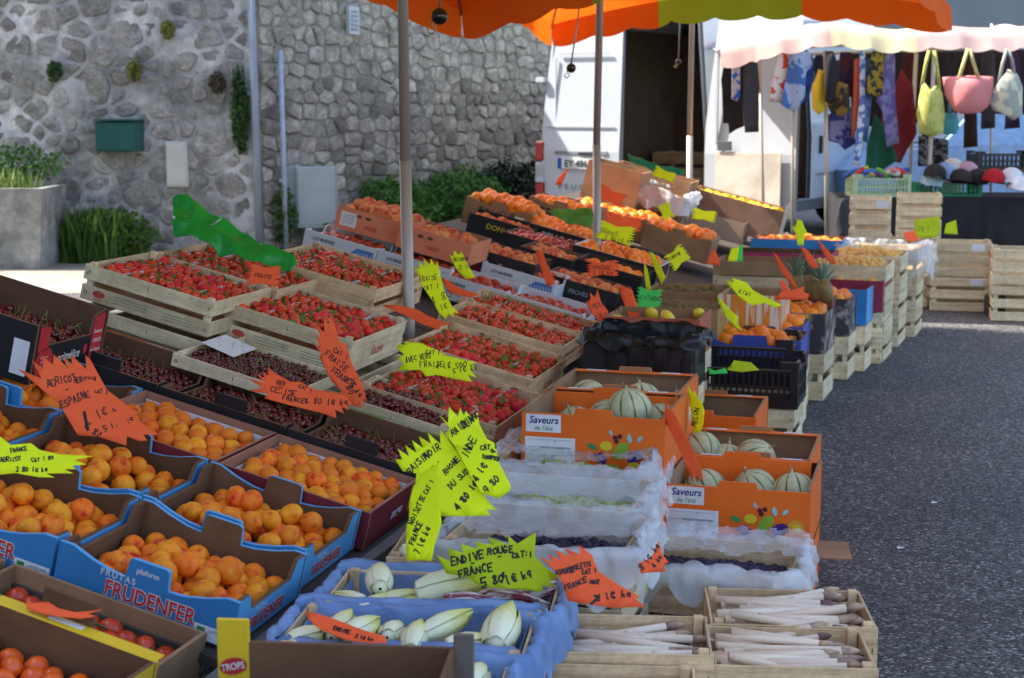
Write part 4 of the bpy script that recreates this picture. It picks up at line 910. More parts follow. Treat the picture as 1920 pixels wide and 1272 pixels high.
G('blue_shirt', [(1482, 96), (1500, 94), (1522, 100), (1524, 125), (1512, 135), (1508, 180), (1492, 212), (1478, 204), (1464, 196), (1470, 170), (1478, 130)], 13.44, pat('tie_dye_blue', (.06, .17, .50), (.34, .48, .72), 12), 'blue tie dyed shirt beside the floral shirt', 'shirt')
G('blue_shirt', [(1500, 97), (1524, 101), (1524, 150), (1515, 190), (1498, 200)], 13.60, pat('plain_blue_cloth', (.025, .075, .36), (.04, .11, .44), 9), 'plain deep blue shirt behind the tie dyed one', 'shirt')
G('print_bag', [(1534, 130), (1546, 134), (1547, 170), (1548, 205), (1536, 216), (1522, 205), (1521, 165)], 13.45, pat('yellow_print', (.55, .33, .02), (.20, .10, .02), 16), 'yellow printed cloth bag near the middle pole', 'bag', bulge=.05)
G('black_bag', [(1548, 96), (1562, 96), (1572, 130), (1574, 185), (1560, 195), (1546, 190), (1544, 140)], 13.40, M_BLK, 'black shiny shoulder bag hanging at the middle pole', 'bag', bulge=.06)
G('cloth_sack', [(1562, 150), (1590, 160), (1594, 205), (1578, 220), (1556, 210), (1550, 190)], 13.42, pat('brown_print', (.03, .025, .012), (.20, .12, .03), 12), 'dark brown printed sack below the black bag', 'bag', bulge=.05)
G('printed_top', [(1575, 98), (1598, 98), (1600, 180), (1572, 195), (1570, 130)], 13.62, pat('maroon_print', (.10, .02, .03), (.03, .02, .06), 14), 'maroon printed top between the bags and the striped scarf', 'top')
G('print_trousers', [(1557, 212), (1603, 200), (1604, 270), (1586, 282), (1572, 270), (1556, 262)], 13.60, pat('blue_flower_print', (.035, .045, .22), (.22, .22, .40), 16), 'navy trousers printed with pale flowers', 'trousers')
G('lilac_trousers', [(1552, 215), (1572, 212), (1568, 268), (1553, 264)], 13.66, pat('lilac_print', (.22, .20, .40), (.12, .10, .28), 12), 'short lilac trouser leg behind the navy trousers', 'trousers')
G('striped_scarf', [(1602, 112), (1612, 108), (1612, 190), (1606, 245), (1597, 260), (1600, 180)], 13.46, mat('red_scarf', (.58, .07, .03), .8, (.40, .12, .03), 10), 'narrow red scarf hanging in front of the jeans', 'scarf', amp=.01)
G('striped_scarf', [(1611, 95), (1622, 95), (1622, 220), (1612, 310), (1599, 312), (1606, 250), (1612, 180)], 13.44, pat('blue_white_scarf', (.10, .16, .42), (.55, .60, .68), 20), 'long blue and white scarf reaching down to the basket', 'scarf', amp=.012)
G('denim_dress', [(1612, 112), (1636, 110), (1640, 150), (1634, 200), (1628, 268), (1612, 262), (1616, 190)], 13.52, pat('denim', (.05, .11, .25), (.12, .20, .36), 8), 'blue denim dress beside the striped scarves', 'dress')
G('printed_top', [(1636, 95), (1658, 100), (1657, 178), (1636, 182), (1624, 172), (1628, 130)], 13.42, pat('ochre_print', (.30, .20, .02), (.02, .025, .02), 18), 'ochre and black printed top in front of the denim dress', 'top')
G('lilac_trousers', [(1660, 100), (1678, 98), (1680, 190), (1686, 268), (1664, 276), (1654, 210), (1642, 190), (1652, 150)], 13.50, MATS['lilac_print'], 'long lilac spotted trousers beside the red and green cloth', 'trousers')
G('flag_cloth', [(1690, 130), (1712, 160), (1718, 250), (1690, 306), (1652, 300), (1640, 260), (1670, 180)], 13.85, mat('red_cloth', (.20, .015, .02), .85), 'dark red cloth hanging behind the lilac trousers', 'cloth')
G('flag_cloth', [(1640, 215), (1662, 240), (1682, 300), (1650, 325), (1622, 318), (1626, 270)], 13.78, mat('bottle_green_cloth', (.012, .11, .065), .85), 'bottle green cloth hanging low behind the jeans', 'cloth')
G('checked_shawl', [(1722, 255), (1778, 262), (1776, 312), (1720, 312)], 13.9, pat('black_check', (.015, .015, .018), (.14, .14, .15), 20), 'black and grey checked shawl below the yellow tote', 'shawl')
def bag(name, body, straps, Y, m, ms, label, bulge):
    o = G(name, body, Y, m, label, 'bag', amp=.012, freq=18, bulge=bulge, thick=.02)
    Ti = o.matrix_world.inverted() if False else plane_frame(o.location, (0, -1, 0)).inverted()
    for st in straps:
        mb = MB(); pts = [Ti @ atY(x, y, Y - .03) for x, y in st]; mb.tube(pts, .016, 6); mb.build('strap', ms, o)
M_YT = pat('lime_print', (.52, .53, .16), (.38, .40, .10), 14); M_STR2 = mat('cream_strap', (.62, .58, .24), .8)
bag('tote_bag', [(1728, 150), (1740, 170), (1752, 160), (1765, 175), (1772, 215), (1768, 250), (1748, 258), (1722, 250), (1717, 215), (1722, 180)], [[(1728, 165), (1736, 120), (1742, 95)], [(1762, 172), (1756, 120), (1752, 95)]], 13.36, M_YT, M_YT, 'yellow green print tote bag hanging at the front pole', .10)
bag('tote_bag', [(1768, 145), (1815, 142), (1862, 144), (1860, 170), (1850, 200), (1835, 212), (1800, 214), (1785, 208), (1772, 180)], [[(1797, 150), (1808, 115), (1815, 92)], [(1835, 148), (1824, 115), (1818, 92)]], 13.34, mat('rose_canvas', (.62, .22, .22), .85, (.54, .17, .17), 6, .15, 80), M_STR2, 'rose pink canvas tote bag with cream handles', .12)
bag('shoulder_bag', [(1872, 150), (1890, 130), (1905, 140), (1917, 165), (1917, 215), (1898, 226), (1880, 215), (1860, 208), (1854, 190), (1860, 170)], [[(1872, 160), (1880, 120), (1888, 92)], [(1903, 150), (1898, 115), (1890, 92)]], 13.36, pat('grey_cream_print', (.34, .36, .32), (.60, .56, .42), 9), mat('grey_strap', (.30, .31, .29), .8), 'grey and cream shoulder bag at the far end of the rail', .10)
bag('small_bag', [(1772, 212), (1792, 212), (1799, 240), (1790, 252), (1770, 252)], [[(1780, 214), (1782, 190)]], 13.6, mat('turquoise_cloth', (.08, .36, .44), .85), MATS['turquoise_cloth'], 'small turquoise bag behind the yellow tote', .05)
for i, (x0, x1, y0, y1, lb, m) in enumerate([(1524, 1548, 100, 170, 'dark navy top at the back of the clothes rail', mat('navy_cloth', (.015, .017, .06), .9)), (1575, 1602, 96, 160, 'dark indigo shirt at the back of the clothes rail', mat('indigo_cloth', (.03, .03, .10), .9)), (1690, 1724, 100, 190, 'dark wine coloured top behind the rail', mat('wine_cloth', (.07, .014, .018), .9)), (1770, 1800, 98, 250, 'long black dress behind the pink tote', M_BLK), (1805, 1835, 98, 275, 'dark brown dress behind the pink tote', mat('umber_cloth', (.035, .02, .014), .9)), (1838, 1868, 95, 240, 'black skirt behind the grey bag', M_GRY), (1880, 1916, 95, 240, 'dark purple garment at the end of the rail', mat('violet_cloth', (.04, .02, .06), .9)), (1724, 1752, 98, 260, 'black trousers behind the yellow tote', M_BLK), (1640, 1664, 98, 180, 'dark brown shirt behind the lilac trousers', MATS['umber_cloth'])]):
    G('garment', shirt(x0, x1, y0, y1), 14.25 + .03 * i, m, lb, 'garment')
G('shade_backdrop', [(1596, 100), (1700, 98), (1800, 96), (1900, 94), (1990, 92), (1990, 212), (1900, 216), (1800, 210), (1700, 235), (1640, 240), (1598, 225)], 15.1, mat('shade_dark', (.012, .013, .022), .8), 'dark shade tarpaulin hung across the back of the clothes stall', 'backdrop', amp=.05, freq=5, group=None)  # dark sheet standing in for the shade inside the stall
# table under a black cloth
ta = atY(1596, 372, 13.3); tbx1 = atY(2000, 372, 13.3).x; tz = ta.z
tb = thing('display_table', Matrix.Translation((0, 0, 0)), 'table under a black cloth in front of the hanging clothes', 'table')
slab(tb, 'table_top', ((ta.x + tbx1) / 2, 13.75, tz - .02), (tbx1 - ta.x - .02, .8, .03), TAN)
mb = MB(); n = 60; L0 = [(ta.x - .02, 13.32)] ; pts = []
for i in range(n + 1): f = i / n; pts.append((ta.x - .03 + (tbx1 - ta.x + .03) * f, 13.33))
for i in range(1, 14): pts.insert(0, (ta.x - .03, 13.33 + .85 * i / 13))
vs = []
for i, (x, y) in enumerate(pts):
    for k in range(5):
        a = .035 * k / 4 * math.sin(i * 1.1 + math.sin(i * .37) * 2); vs.append((x - (a if x < ta.x else 0), y - (a if x >= ta.x else 0), tz + .004 - (tz - .05) * k / 4))
mb.add(vs, [(i * 5 + k, i * 5 + k + 1, (i + 1) * 5 + k + 1, (i + 1) * 5 + k) for i in range(len(pts) - 1) for k in range(4)], 0, True)
mb.add([(ta.x - .03, 13.33, tz + .004), (tbx1, 13.33, tz + .004), (tbx1, 14.18, tz + .004), (ta.x - .03, 14.18, tz + .004)], [(0, 1, 2, 3)])
mb.build('table_cloth', M_BLK, tb)
for x in (ta.x + .1, tbx1 - .1):
    for y in (13.45, 14.05): slab(tb, 'leg', (x, y, tz / 2 - .02), (.04, .04, tz - .06), STEEL)
G('grey_cloth', [(1578, 372), (1602, 372), (1603, 442), (1590, 440), (1572, 446), (1566, 420), (1572, 390)], 13.2, M_GRY, 'grey cloth hanging from the table corner', 'cloth', group=None)
M_LG = mat('pale_green_plastic', (.42, .60, .36), .4); M_DG = mat('green_plastic', (.012, .24, .10), .4)
a = atZ(1704, 368, tz); 
grid_crate(Matrix.Translation((atY(1648, 366, 13.5).x, 13.55, tz + .005)), .50, .36, .20, 'pale green plastic basket full of small bright things', M_LG, 'plastic_basket', None, 16)
grid_crate(Matrix.Translation((atY(1772, 366, 13.48).x, 13.6, tz + .006)), .62, .36, .13, 'dark green plastic crate holding caps on the table', M_DG, 'plastic_crate', None, 16)
rr = random.Random(5); bx = atY(1648, 366, 13.5).x
cols = [mat('toy_%s' % n, c, .5) for n, c in (('red', (.55, .03, .02)), ('blue', (.04, .16, .55)), ('yellow', (.75, .55, .03)), ('violet', (.22, .05, .30)), ('green', (.15, .45, .05)), ('white', (.7, .7, .7)), ('pink', (.65, .25, .25)))]
for i in range(16):
    x = bx - .20 + .40 * (i % 8) / 7 + rr.uniform(-.02, .02); y = 13.45 + .16 * (i // 8); mb = MB(); d = Vector((rr.uniform(-.09, .09), rr.uniform(-.05, .05), rr.uniform(.0, .05)))
    mb.tube([-d, Vector((0, 0, .015)), d], [.022, .026, .020], 8); c = ['red', 'blue', 'yellow', 'violet', 'green', 'white', 'pink'][i % 7]
    tag(mb.build('rolled_scarf', cols[i % 7], None, Matrix.Translation((x, y, tz + .205))), '%s rolled scarf in the pale green basket' % c, 'scarf', 'rolled scarves in the pale green basket, ' + c)
def cap(px, py, Y, m, label, rz=0.0, s=1.0):
    p = atY(px, py, Y); t = thing('cap', Matrix.Translation(p) @ Matrix.Rotation(rz, 4, 'Z') @ Matrix.Rotation(.2, 4, 'Y') @ Matrix.Scale(s, 4), label, 'cap', 'caps laid out on the table')
    mb = MB(); mb.lathe([(.098, 0), (.100, .03), (.092, .065), (.068, .098), (.03, .118), (0, .122)], 16); mb.lathe([(.096, 0), (.088, .06), (.03, .112), (0, .116)], 16); mb.build('crown', m, t)
    mb = MB(); vs = [(.095 * math.sin(a), -.095 * math.cos(a), .004) for a in np.linspace(-1.1, 1.1, 9)] + [(.088 * math.sin(a) * 1.0, -.095 - .075 * math.cos(a * 1.35), -.012 + .012 * math.cos(a)) for a in np.linspace(-1.1, 1.1, 9)]
    mb.add(vs, [(i, i + 1, 10 + i, 9 + i) for i in range(8)], 0, True); mb.add([(x, y, z - .004) for x, y, z in vs], [(9 + i, 10 + i, i + 1, i) for i in range(8)], 0, True); mb.build('peak', m, t)
for a_ in ((1752, 333, 13.35, mat('cap_black', (.02, .02, .022), .9), 'black cap heaped in the green crate', .4), (1770, 330, 13.5, mat('cap_blue', (.22, .36, .56), .9), 'pale blue cap in the green crate', -.5), (1785, 322, 13.75, mat('cap_cream', (.62, .60, .52), .9), 'cream cap behind the pale blue cap', .8), (1812, 328, 13.7, mat('cap_pink', (.55, .33, .42), .9), 'pink cap beside the cream cap', -.3), (1800, 342, 13.4, mat('cap_dark', (.03, .022, .022), .9), 'dark brown cap at the edge of the green crate', .9), (1832, 342, 13.5, MATS['cap_black'], 'black cap between the brown and the red cap', -.9), (1862, 342, 13.35, mat('cap_red', (.42, .012, .02), .9), 'red cap at the right of the table', .3), (1895, 340, 13.4, mat('cap_white', (.68, .70, .74), .9), 'white cap at the end of the table', -.4), (1908, 356, 13.3, MATS['cap_white'], 'white cap lowest at the end of the table', .2), (1745, 348, 13.42, mat('cap_sky', (.42, .60, .70), .9), 'sky blue cap hanging over the crate edge', .1)): cap(*a_)
grid_crate(Matrix.Translation((atY(1882, 318, 14.3).x, 14.4, atY(1882, 318, 14.3).z)), .55, .36, .17, 'black plastic crate at the back of the clothes table', PLASB, 'plastic_crate')
tbk = thing('back_table', Matrix.Translation((4.9, 14.6, 0)), 'low trestle table behind the black cloth table', 'table'); slab(tbk, 'table_top', (0, 0, atY(1882, 318, 14.3).z - .015), (1.6, .7, .03), TAN)
for s in (-1, 1): slab(tbk, 'leg', (s * .7, 0, .42), (.05, .6, .84), STEEL)
# pale blue car parked behind the stall
TC = Matrix.Translation((5.6, 19.0, 0)) @ Matrix.Rotation(math.radians(-70), 4, 'Z'); car = thing('parked_car', TC, 'pale blue car parked behind the clothes stall', 'car')
M_CAR = mat('pale_blue_paint', (.22, .36, .58), .25, coat=.5)
prof = [(-2.0, .32), (-2.05, .75), (-1.6, .95), (-.9, 1.02), (-.35, 1.45), (.9, 1.47), (1.6, 1.05), (2.0, .95), (2.05, .35)]
mb = MB(); n = len(prof)
for sx_, k in ((-1, 1), (1, 1)):
    mb.add([(sx_ * (.82 if z < 1.1 else .66), y, z) for y, z in prof], [tuple(range(n))])
vs = [(-(.82 if z < 1.1 else .66), y, z) for y, z in prof] + [((.82 if z < 1.1 else .66), y, z) for y, z in prof]; mb.add(vs, [(i, i + 1, n + i + 1, n + i) for i in range(n - 1)]); mb.build('body', M_CAR, car)
for sx_ in (-1, 1):
    mb = MB(); mb.add([(sx_ * .79, -.72, 1.10), (sx_ * .79, 1.35, 1.12), (sx_ * .675, .85, 1.42), (sx_ * .675, -.33, 1.40)], [(0, 1, 2, 3)]); mb.build('side_window', M_GLASS, car)
    for y in (-1.3, 1.3):
        Mw = Matrix.Translation((sx_ * .76, y, .31)) @ Matrix.Rotation(math.pi / 2, 4, 'Y'); wh = MB(); wh.lathe([(.0, -.09), (.28, -.09), (.31, -.06), (.31, .06), (.28, .09), (0, .09)], 20, 0, Mw); wh.build('wheel', M_RUB, car)
mb = MB(); mb.add([(-.74, -.88, 1.06), (.74, -.88, 1.06), (.62, -.38, 1.43), (-.62, -.38, 1.43)], [(0, 1, 2, 3)]); mb.build('windscreen', M_GLASS, car)
# ------------------------------------------------------------------ the sloping fruit display
U0, U1 = -1.35, 11.2
table = thing('display_stand', frame(-UPV, AX, NRM, slope(0, 0, -.004)), 'long sloping trestle stand with a steel front rail under the fruit', 'stand')
M_BRD = mat('stand_board', (.07, .055, .045), .85, (.05, .04, .035), 5); TT = frame(-UPV, AX, NRM, slope(0, 0, -.004))
for u0_, u1_, wv_ in ((-.03, 1.55, 1.9), (1.56, 3.35, 1.42), (3.36, U1, 1.70)): slab(table, 'board', (-wv_ / 2 + .01, (u0_ + u1_) / 2, -.016), (wv_, u1_ - u0_, .024), M_BRD)
slab(table, 'front_rail', (.030, (U0 + U1) / 2, -.018), (.028, U1 - U0, .055), mat('rail_steel', (.26, .27, .29), .4, (.2, .21, .22), 12, metal=.6))
slab(table, 'rail_lip', (.050, (U0 + U1) / 2, -.050), (.014, U1 - U0, .03), DARKM)
for u in (-1.0, 1.4, 3.9, 6.4, 8.9, 10.9):
    for v in (.06, 1.38):
        p = slope(u, v, -.03); mb = MB(); Ti = TT.inverted(); mb.tube([Ti @ p, Ti @ Vector((p.x, p.y, 0))], .02, 8); mb.build('leg', STEEL, table)
slab(table, 'lower_board', (-.9, -.62, -.105), (1.8, 1.1, .024), M_BRD)
def on_uv(u, v, L, W, H, hb=0.0, yaw=0.0):
    """frame of a box whose front right bottom corner is at (u, v) of the slope"""
    b = Matrix((-UPV, AX, NRM)).transposed() @ Matrix.Rotation(yaw, 3, 'Z'); o = slope(u, v, hb) - b @ Vector((L / 2, -W / 2, 0)); return frame(b.col[0], b.col[1], b.col[2], o)
ov = lambda x: x
# ---- blue apricot trays
BL, BW, BH = .42, .36, .105
def blue_tray(u, v, label, fruit, front=True, sidetxt=False, hb=.003):
    T = on_uv(u, v, BL, BW, BH, hb, random.uniform(-.012, .012)); r = thing('apricot_tray', T, label, 'tray', 'blue apricot trays')
    P = box_panels(r, BL, BW, BH, .011, BLUEP, KRAFT, scoop(BL, BH, .030, .050, .012, .03), ears(BW, BH, .011, .62, .045), SKYP, side_outer=SKYP)
    if front:
        f = P['f']; text(f, 'FRUDENFER', .015, .026, .048, WINK, .055, 0, .82, lift=.0010); text(f, 'FRUDENFER', .015, .026, .048, RINK, .018, 0, .82, lift=.0018)
        text(f, 'FRUTAS', -.065, .066, .020, WINK, .01, 0, 1.0, space=1.25); text(f, 'plaform', .0, .094, .017, WINK, .02)
        text(f, 'CTRA. DE MURCIA, KM', -.095, .012, .011, WINK, .0); text(f, 'PRODUCTO DE ESPAÑA', .03, .008, .011, WINK, .0)
        decal(f, 'sticker', rect(.165, .018, .085, .032), PAPER); decal(f, 'sticker', rect(.138, .018, .018, .022), GINK, .0014); text(f, 'LATIDORRE', .180, .022, .009, INK)
    if sidetxt:
        s_ = P['r']; text(s_, 'FRUDENFER', -.01, .014, .040, WINK, .055, 0, .82, lift=.0010); text(s_, 'FRUDENFER', -.01, .014, .040, RINK, .018, 0, .82, lift=.0018); text(s_, 'FRUTAS', -.05, .049, .016, WINK, .01)
        decal(s_, 'fruit_outline', oval(.125, .03, .018, .020), SKYP); 
    heap(T, BL - .03, BW - .03, BH - .080, .028, 'apricot', fruit, fruit, dome=.006, gap=1.88, hz=.4, skip=.06); heap(T, BL - .13, BW - .12, BH - .046, .028, 'apricot', fruit, fruit, dome=.010, gap=2.0, hz=.5, skip=.45)
blue_tray(0, 0, 'blue cardboard tray of apricots at the lower corner, nearest the rail', 'apricot in the blue tray nearest the rail', True, True)
blue_tray(0, .432, 'blue cardboard tray of apricots at the edge of the picture, upslope of the nearest one', 'apricot in the blue tray at the picture edge', True)
blue_tray(.372, .018, 'second blue apricot tray along the rail', 'apricot in the second blue tray along the rail', False, True)
blue_tray(.372, .45, 'blue apricot tray with the yellow card leaning over it', 'apricot in the blue tray under the yellow card', False)
blue_tray(.372, .882, 'blue apricot tray far upslope beyond the yellow card', 'apricot in the blue tray beyond the yellow card', False)
blue_tray(.745, .86, 'blue apricot tray lying under the big orange card', 'apricot in the blue tray under the big orange card', False)
blue_tray(.745, 1.292, 'blue apricot tray at the picture edge above the big orange card', 'apricot in the tray at the edge beyond the big orange card', False)
# ---- dark red trays with apricots in white liners
def red_tray(T, L, W, H, label, fruit, txt=True):
    r = thing('apricot_tray', T, label, 'tray', 'dark red apricot trays')
    P = box_panels(r, L, W, H, .008, DRED, mat('reddish_board', (.34, .17, .11), .8, (.28, .13, .085), 6), None, None, mat('red_board_edge', (.30, .13, .09), .8))
    slab(r, 'white_liner', (0, W / 2 - .014, H * .45), (L - .03, .002, H * .72), PAPER); slab(r, 'white_liner', (-L / 2 + .016, 0, H * .42), (.002, W - .04, H * .6), PAPER)
    if txt: text(P['r'], 'zargo', .04, .035, .038, WINK, .02, .2); decal(P['r'], 'sticker', rect(.15, .06, .035, .075), mat('yellow_label', (.62, .30, .03), .5)); text(P['r'], 'fruta', .15, .05, .012, WINK)
    heap(T, L - .03, W - .03, H - .037, .027, 'apricot', fruit, fruit, dome=.012, gap=1.80, hz=.6)
red_tray(on_uv(.742, .0, .43, .37, .10, .003), .43, .37, .10, 'dark red apricot tray with white liner beside the rail', 'apricot in the dark red tray beside the rail')
red_tray(on_uv(.745, .435, .42, .37, .10, .003), .42, .37, .10, 'dark red apricot tray with white liner upslope of the other', 'apricot in the upslope dark red tray', False)
if 0: red_tray(T, .42, .36, .10, 'dark red apricot tray standing below the black cherry box at the picture edge', 'apricot in the tray below the black cherry box')
# ---- cherry boxes
def cherry_box(T, L, W, H, label, fruit, rim, txt, inner=None, outer=None, fill=.5, r=.0125, grp='brown cherry boxes', tab=True):
    rt = thing('cherry_box', T, label, 'box', grp); low = [(-L / 2, 0), (L / 2, 0), (L / 2, H), (L / 2 - .05, H * .62), (-L / 2 + .05, H * .62), (-L / 2, H)]
    P = box_panels(rt, L, W, H, .009, outer or BLACKP, inner or KRAFT, None, ears(W, H, .009, .6, .05), None)
    # low front so that the cherries show
    rim_ = slab(rt, 'rim_band', (0, W / 2 + .012, H - .010), (L - .01, .024, .016), rim)
    if txt: 
        q = text(rim_, txt, .02, 0, .016, WINK, .005, .15); q.matrix_local = Matrix.Translation((.02, -.006, .0088)) @ Matrix.Diagonal((.018, .018, .018, 1))
    if tab: slab(rt, 'tab', (.02, -W / 2 + .01, H + .012), (.10, .008, .045), outer or BLACKP)
    heap(T, L - .025, W - .025, H * fill, r, 'cherry', fruit, fruit, dome=.012, gap=1.75, hz=1.0, tilt=.35)
cherry_box(on_uv(1.125, .01, .40, .36, .12, .002), .40, .36, .12, 'brown cherry box beside the rail behind the apricots', 'dark cherry in the box beside the rail', GREENP, 'Cerises de France')
cherry_box(on_uv(1.13, .42, .40, .36, .12, .002), .40, .36, .12, 'brown cherry box in the middle of the row behind the apricots', 'dark cherry in the middle box of the row', GREENP, 'Cerises de France')
cherry_box(on_uv(1.135, .83, .40, .36, .12, .002), .40, .36, .12, 'brown cherry box with an orange rim beside the black one', 'dark cherry in the box with the orange rim', mat('rust_print', (.36, .08, .02), .5), 'Cerises de Client')
# the black and red box of cherries
L, W, H = .42, .37, .17
T = on_slope(206, 580, L, W, H, .10, (1, 1)); rt = thing('cherry_box', T, 'black and red cherry box with white script at the picture edge', 'box')
P = box_panels(rt, L, W, H, .009, BLACKP, KRAFT, None, [(-W / 2 + .009, 0), (W / 2 - .009, 0), (W / 2 - .009, H), (W / 2 - .07, H * .92), (W / 2 - .075, H * .60), (-W / 2 + .075, H * .60), (-W / 2 + .07, H * .92), (-W / 2 + .009, H)])
s_ = P['r']; decal(s_, 'red_panel', [(.108, .02), (.17, .02), (.17, .165), (.115, .155)], REDP); decal(s_, 'red_panel', [(-.165, .09), (-.115, .09), (-.112, .155), (-.165, .165)], REDP); decal(s_, 'red_heart', oval(-.125, .055, .045, .045), REDP)
text(s_, 'primélice', .0, .046, .036, WINK, .01, .25, .85); text(s_, 'le croquant de la cerise', 0, .026, .012, WINK); decal(s_, 'red_heart', oval(.086, .062, .009, .016), REDP)
for k, tx in enumerate(('Douceur', 'cueillie', 'a la main', 'main')): text(s_, tx, -.125, .068 - k * .013, .011, WINK)
for k, tx in enumerate(('Douceur', 'CERISES', 'de France')): text(s_, tx, .142, .105 - k * .028, .016, WINK, .01, .1, .8)
f = P['f']; decal(f, 'sticker', rect(.17, .07, .05, .10), PAPER)
heap(T, L - .03, W - .03, .075, .0135, 'cherry', 'dark cherry in the black and red box', 'dark cherry in the black and red box', dome=.02, gap=1.75, hz=1.0, tilt=.35)
# shallow wooden cherry trays with paper
def wood_tray(px, py, L, W, H, hb, label, fruit, paper=True, kind='cherry', r=.0115):
    T = on_slope(px, py, L, W, H, hb); rt, P = slat_crate(T, L, W, H, label, 'wooden_tray', 'tray', 'shallow wooden cherry trays', PALEWOOD, 1, 0, 1)
    if paper: slab(rt, 'paper_sheet', (-L * .32, .05, H * .9), (L * .28, W * .5, .002), PAPER, Matrix.Rotation(.12, 4, 'Y'))
    heap(T, L - .03, W - .03, H * .62, r, kind, fruit, fruit, dome=.012, gap=1.75, hz=1.0, tilt=.35)
wood_tray(556, 735, .42, .34, .042, .10, 'shallow wooden cherry tray with a folded white paper below the strawberry crate', 'cherry in the tray with the white paper')
wood_tray(842, 806, .38, .34, .042, .085, 'shallow wooden cherry tray in front of the strawberries by the rail', 'cherry in the tray before the strawberries', False)
# ---- strawberry crates
M_CRI = mat('faded_red_ink', (.55, .08, .06), .7); M_GRI = mat('faded_green_ink', (.26, .33, .20), .8)
def berry_crate(T, L, W, H, label, fruit, front=False, side=None, group='strawberry crates', m=None, fill=True, solid_front=False, r=.0205):
    rt, P = slat_crate(T, L, W, H, label, 'strawberry_crate', 'crate', group, m or POPLAR, 1 if solid_front else 2, .30, 2, None, bool(side), t=.006)
    if front:
        b = P['f0']; zz = 0
        for nm, pts in (('print_emblem', oval(-L * .36, .004, .024, .012)),): decal(b, nm, [(x, z) for x, z in pts], M_CRI, .0036)
        text(b, 'Socave', -L * .36, -H * .15, .016, M_CRI, .01, .2, .8, lift=.0040)
        for k in range(3): decal(b, 'print_line', rect(-L * .10, .012 - k * .010, .13, .003), M_GRI, .0036); decal(b, 'print_line', rect(L * .25, .010 - k * .010, .11, .003), M_GRI, .0036)
    if side:
        b = P['r0']; q = text(b, side, 0, -.02, .045, M_CRI, .015, .3, .9); q.matrix_local = Matrix.Translation((0, -.0038, -.02)) @ Matrix.Rotation(math.pi / 2, 4, 'X') @ Matrix.Diagonal((.042, .05, .05, 1))
        if b.matrix_local.to_3x3().col[0].y < 0: pass
    if fill:
        heap(T, L - .035, W - .035, H - .028, r, 'strawberry', fruit, fruit, dome=.008, gap=1.62, hz=.9, rvar=.18)
        for sx in (-.25, .25): slab(rt, 'punnet_edge', (sx * L, 0, H - .016), (.003, W - .04, .012), mat('clear_punnet', (.55, .56, .58), .2))
    return rt, P
def fb(px, py, L, W, H, hb, *a, **k): return berry_crate(on_slope(px, py, L, W, H, hb), L, W, H, *a, **k)
S = 'strawberry in '
fb(402, 568, .48, .44, .12, .13, 'pale wooden strawberry crate with print, farthest upslope in front', S + 'the printed crate farthest upslope', True, m=PALEWOOD)
fb(405, 650, .50, .42, .11, .015, 'pale wooden crate under the upslope strawberry crate', '', False, m=PALEWOOD, fill=False)
fb(662, 640, .47, .53, .12, .10, 'printed wooden strawberry crate with red script on its end, in the middle', S + 'the middle crate with the red script', True, 'Socave', m=PALEWOOD)
fb(664, 715, .49, .50, .095, .0, 'pale wooden crate under the middle strawberry crate', '', False, m=PALEWOOD, fill=False)
fb(520, 545, .50, .44, .12, .12, 'wooden strawberry crate half covered by the green plastic bag', S + 'the crate under the green bag')
rt_, P_ = fb(706, 545, .50, .56, .12, .14, 'wooden strawberry crate with red letters beside the near pole', S + 'the crate with red letters behind the middle one', solid_front=True); P5_ = P_
fb(932, 800, .47, .55, .11, .03, 'strawberry crate beside the rail, nearest of the rail side group', S + 'the nearest rail side crate', side='Socave')
fb(1000, 712, .50, .52, .11, .03, 'second strawberry crate beside the rail', S + 'the second rail side crate', side='Socave')
fb(1055, 652, .53, .40, .11, .04, 'third strawberry crate beside the rail', S + 'the third rail side crate')
fb(1092, 628, .56, .36, .11, .04, 'last strawberry crate beside the rail, before the white nectarine trays', S + 'the last rail side crate')
text(P5_['f0'], 'Socave', -.13, -.015, .062, M_CRI, .02, .3, .9, lift=.0036)
# ---- white nectarine trays
M_BLUEG = mat('blue_check', (.05, .17, .50), .6, (.42, .52, .68), 60, lo=.46, hi=.54)
def white_tray(px, py, L, W, H, hb, label, fruit):
    T = on_slope(px, py, L, W, H, hb); rt = thing('nectarine_tray', T, label, 'tray', 'white nectarine trays'); P = box_panels(rt, L, W, H, .008, WHITEP, WHITEP, None, ears(W, H, .008, .7, .05)); f = P['f']
    text(f, 'LOS MARINES', -L * .22, H * .66, .022, mat('slate_ink', (.03, .035, .06), .6), .02, 0, .85)
    for k in range(4): decal(f, 'print_line', rect(-L * .2, H * .52 - k * .009, .13 - k * .016, .003), mat('grey_ink', (.35, .37, .42), .6))
    decal(f, 'blue_print', [(L * .02, .004), (L * .47, .004), (L * .47, H * .80), (L * .24, H * .80)], mat('blue_grid', (.08, .22, .56), .6)); 
    for i in range(9): decal(f, 'white_dots', rect(L * (.12 + .04 * i), H * .38 + .001 * (i % 2), .004, H * .55 * min(1, (i + 2) / 6)), WINK, .0014)
    heap(T, L - .03, W - .03, H - .045, .030, 'nectarine', fruit, fruit, dome=.01, gap=1.9)
white_tray(706, 468, .37, .30, .11, .04, 'white nectarine tray farthest upslope under the salmon crates', 'nectarine in the white tray farthest upslope')
white_tray(846, 507, .37, .30, .11, .04, 'white nectarine tray behind the near pole', 'nectarine in the white tray behind the near pole')
white_tray(952, 549, .36, .30, .11, .03, 'white nectarine tray beside the last strawberry crate', 'nectarine in the white tray beside the strawberries')
white_tray(1094, 592, .38, .30, .11, .03, 'white nectarine tray nearest the rail', 'nectarine in the white tray nearest the rail')
white_tray(1042, 530, .38, .30, .11, .05, 'white nectarine tray in the second row below the black crown box', 'nectarine in the white tray below the black crown box')
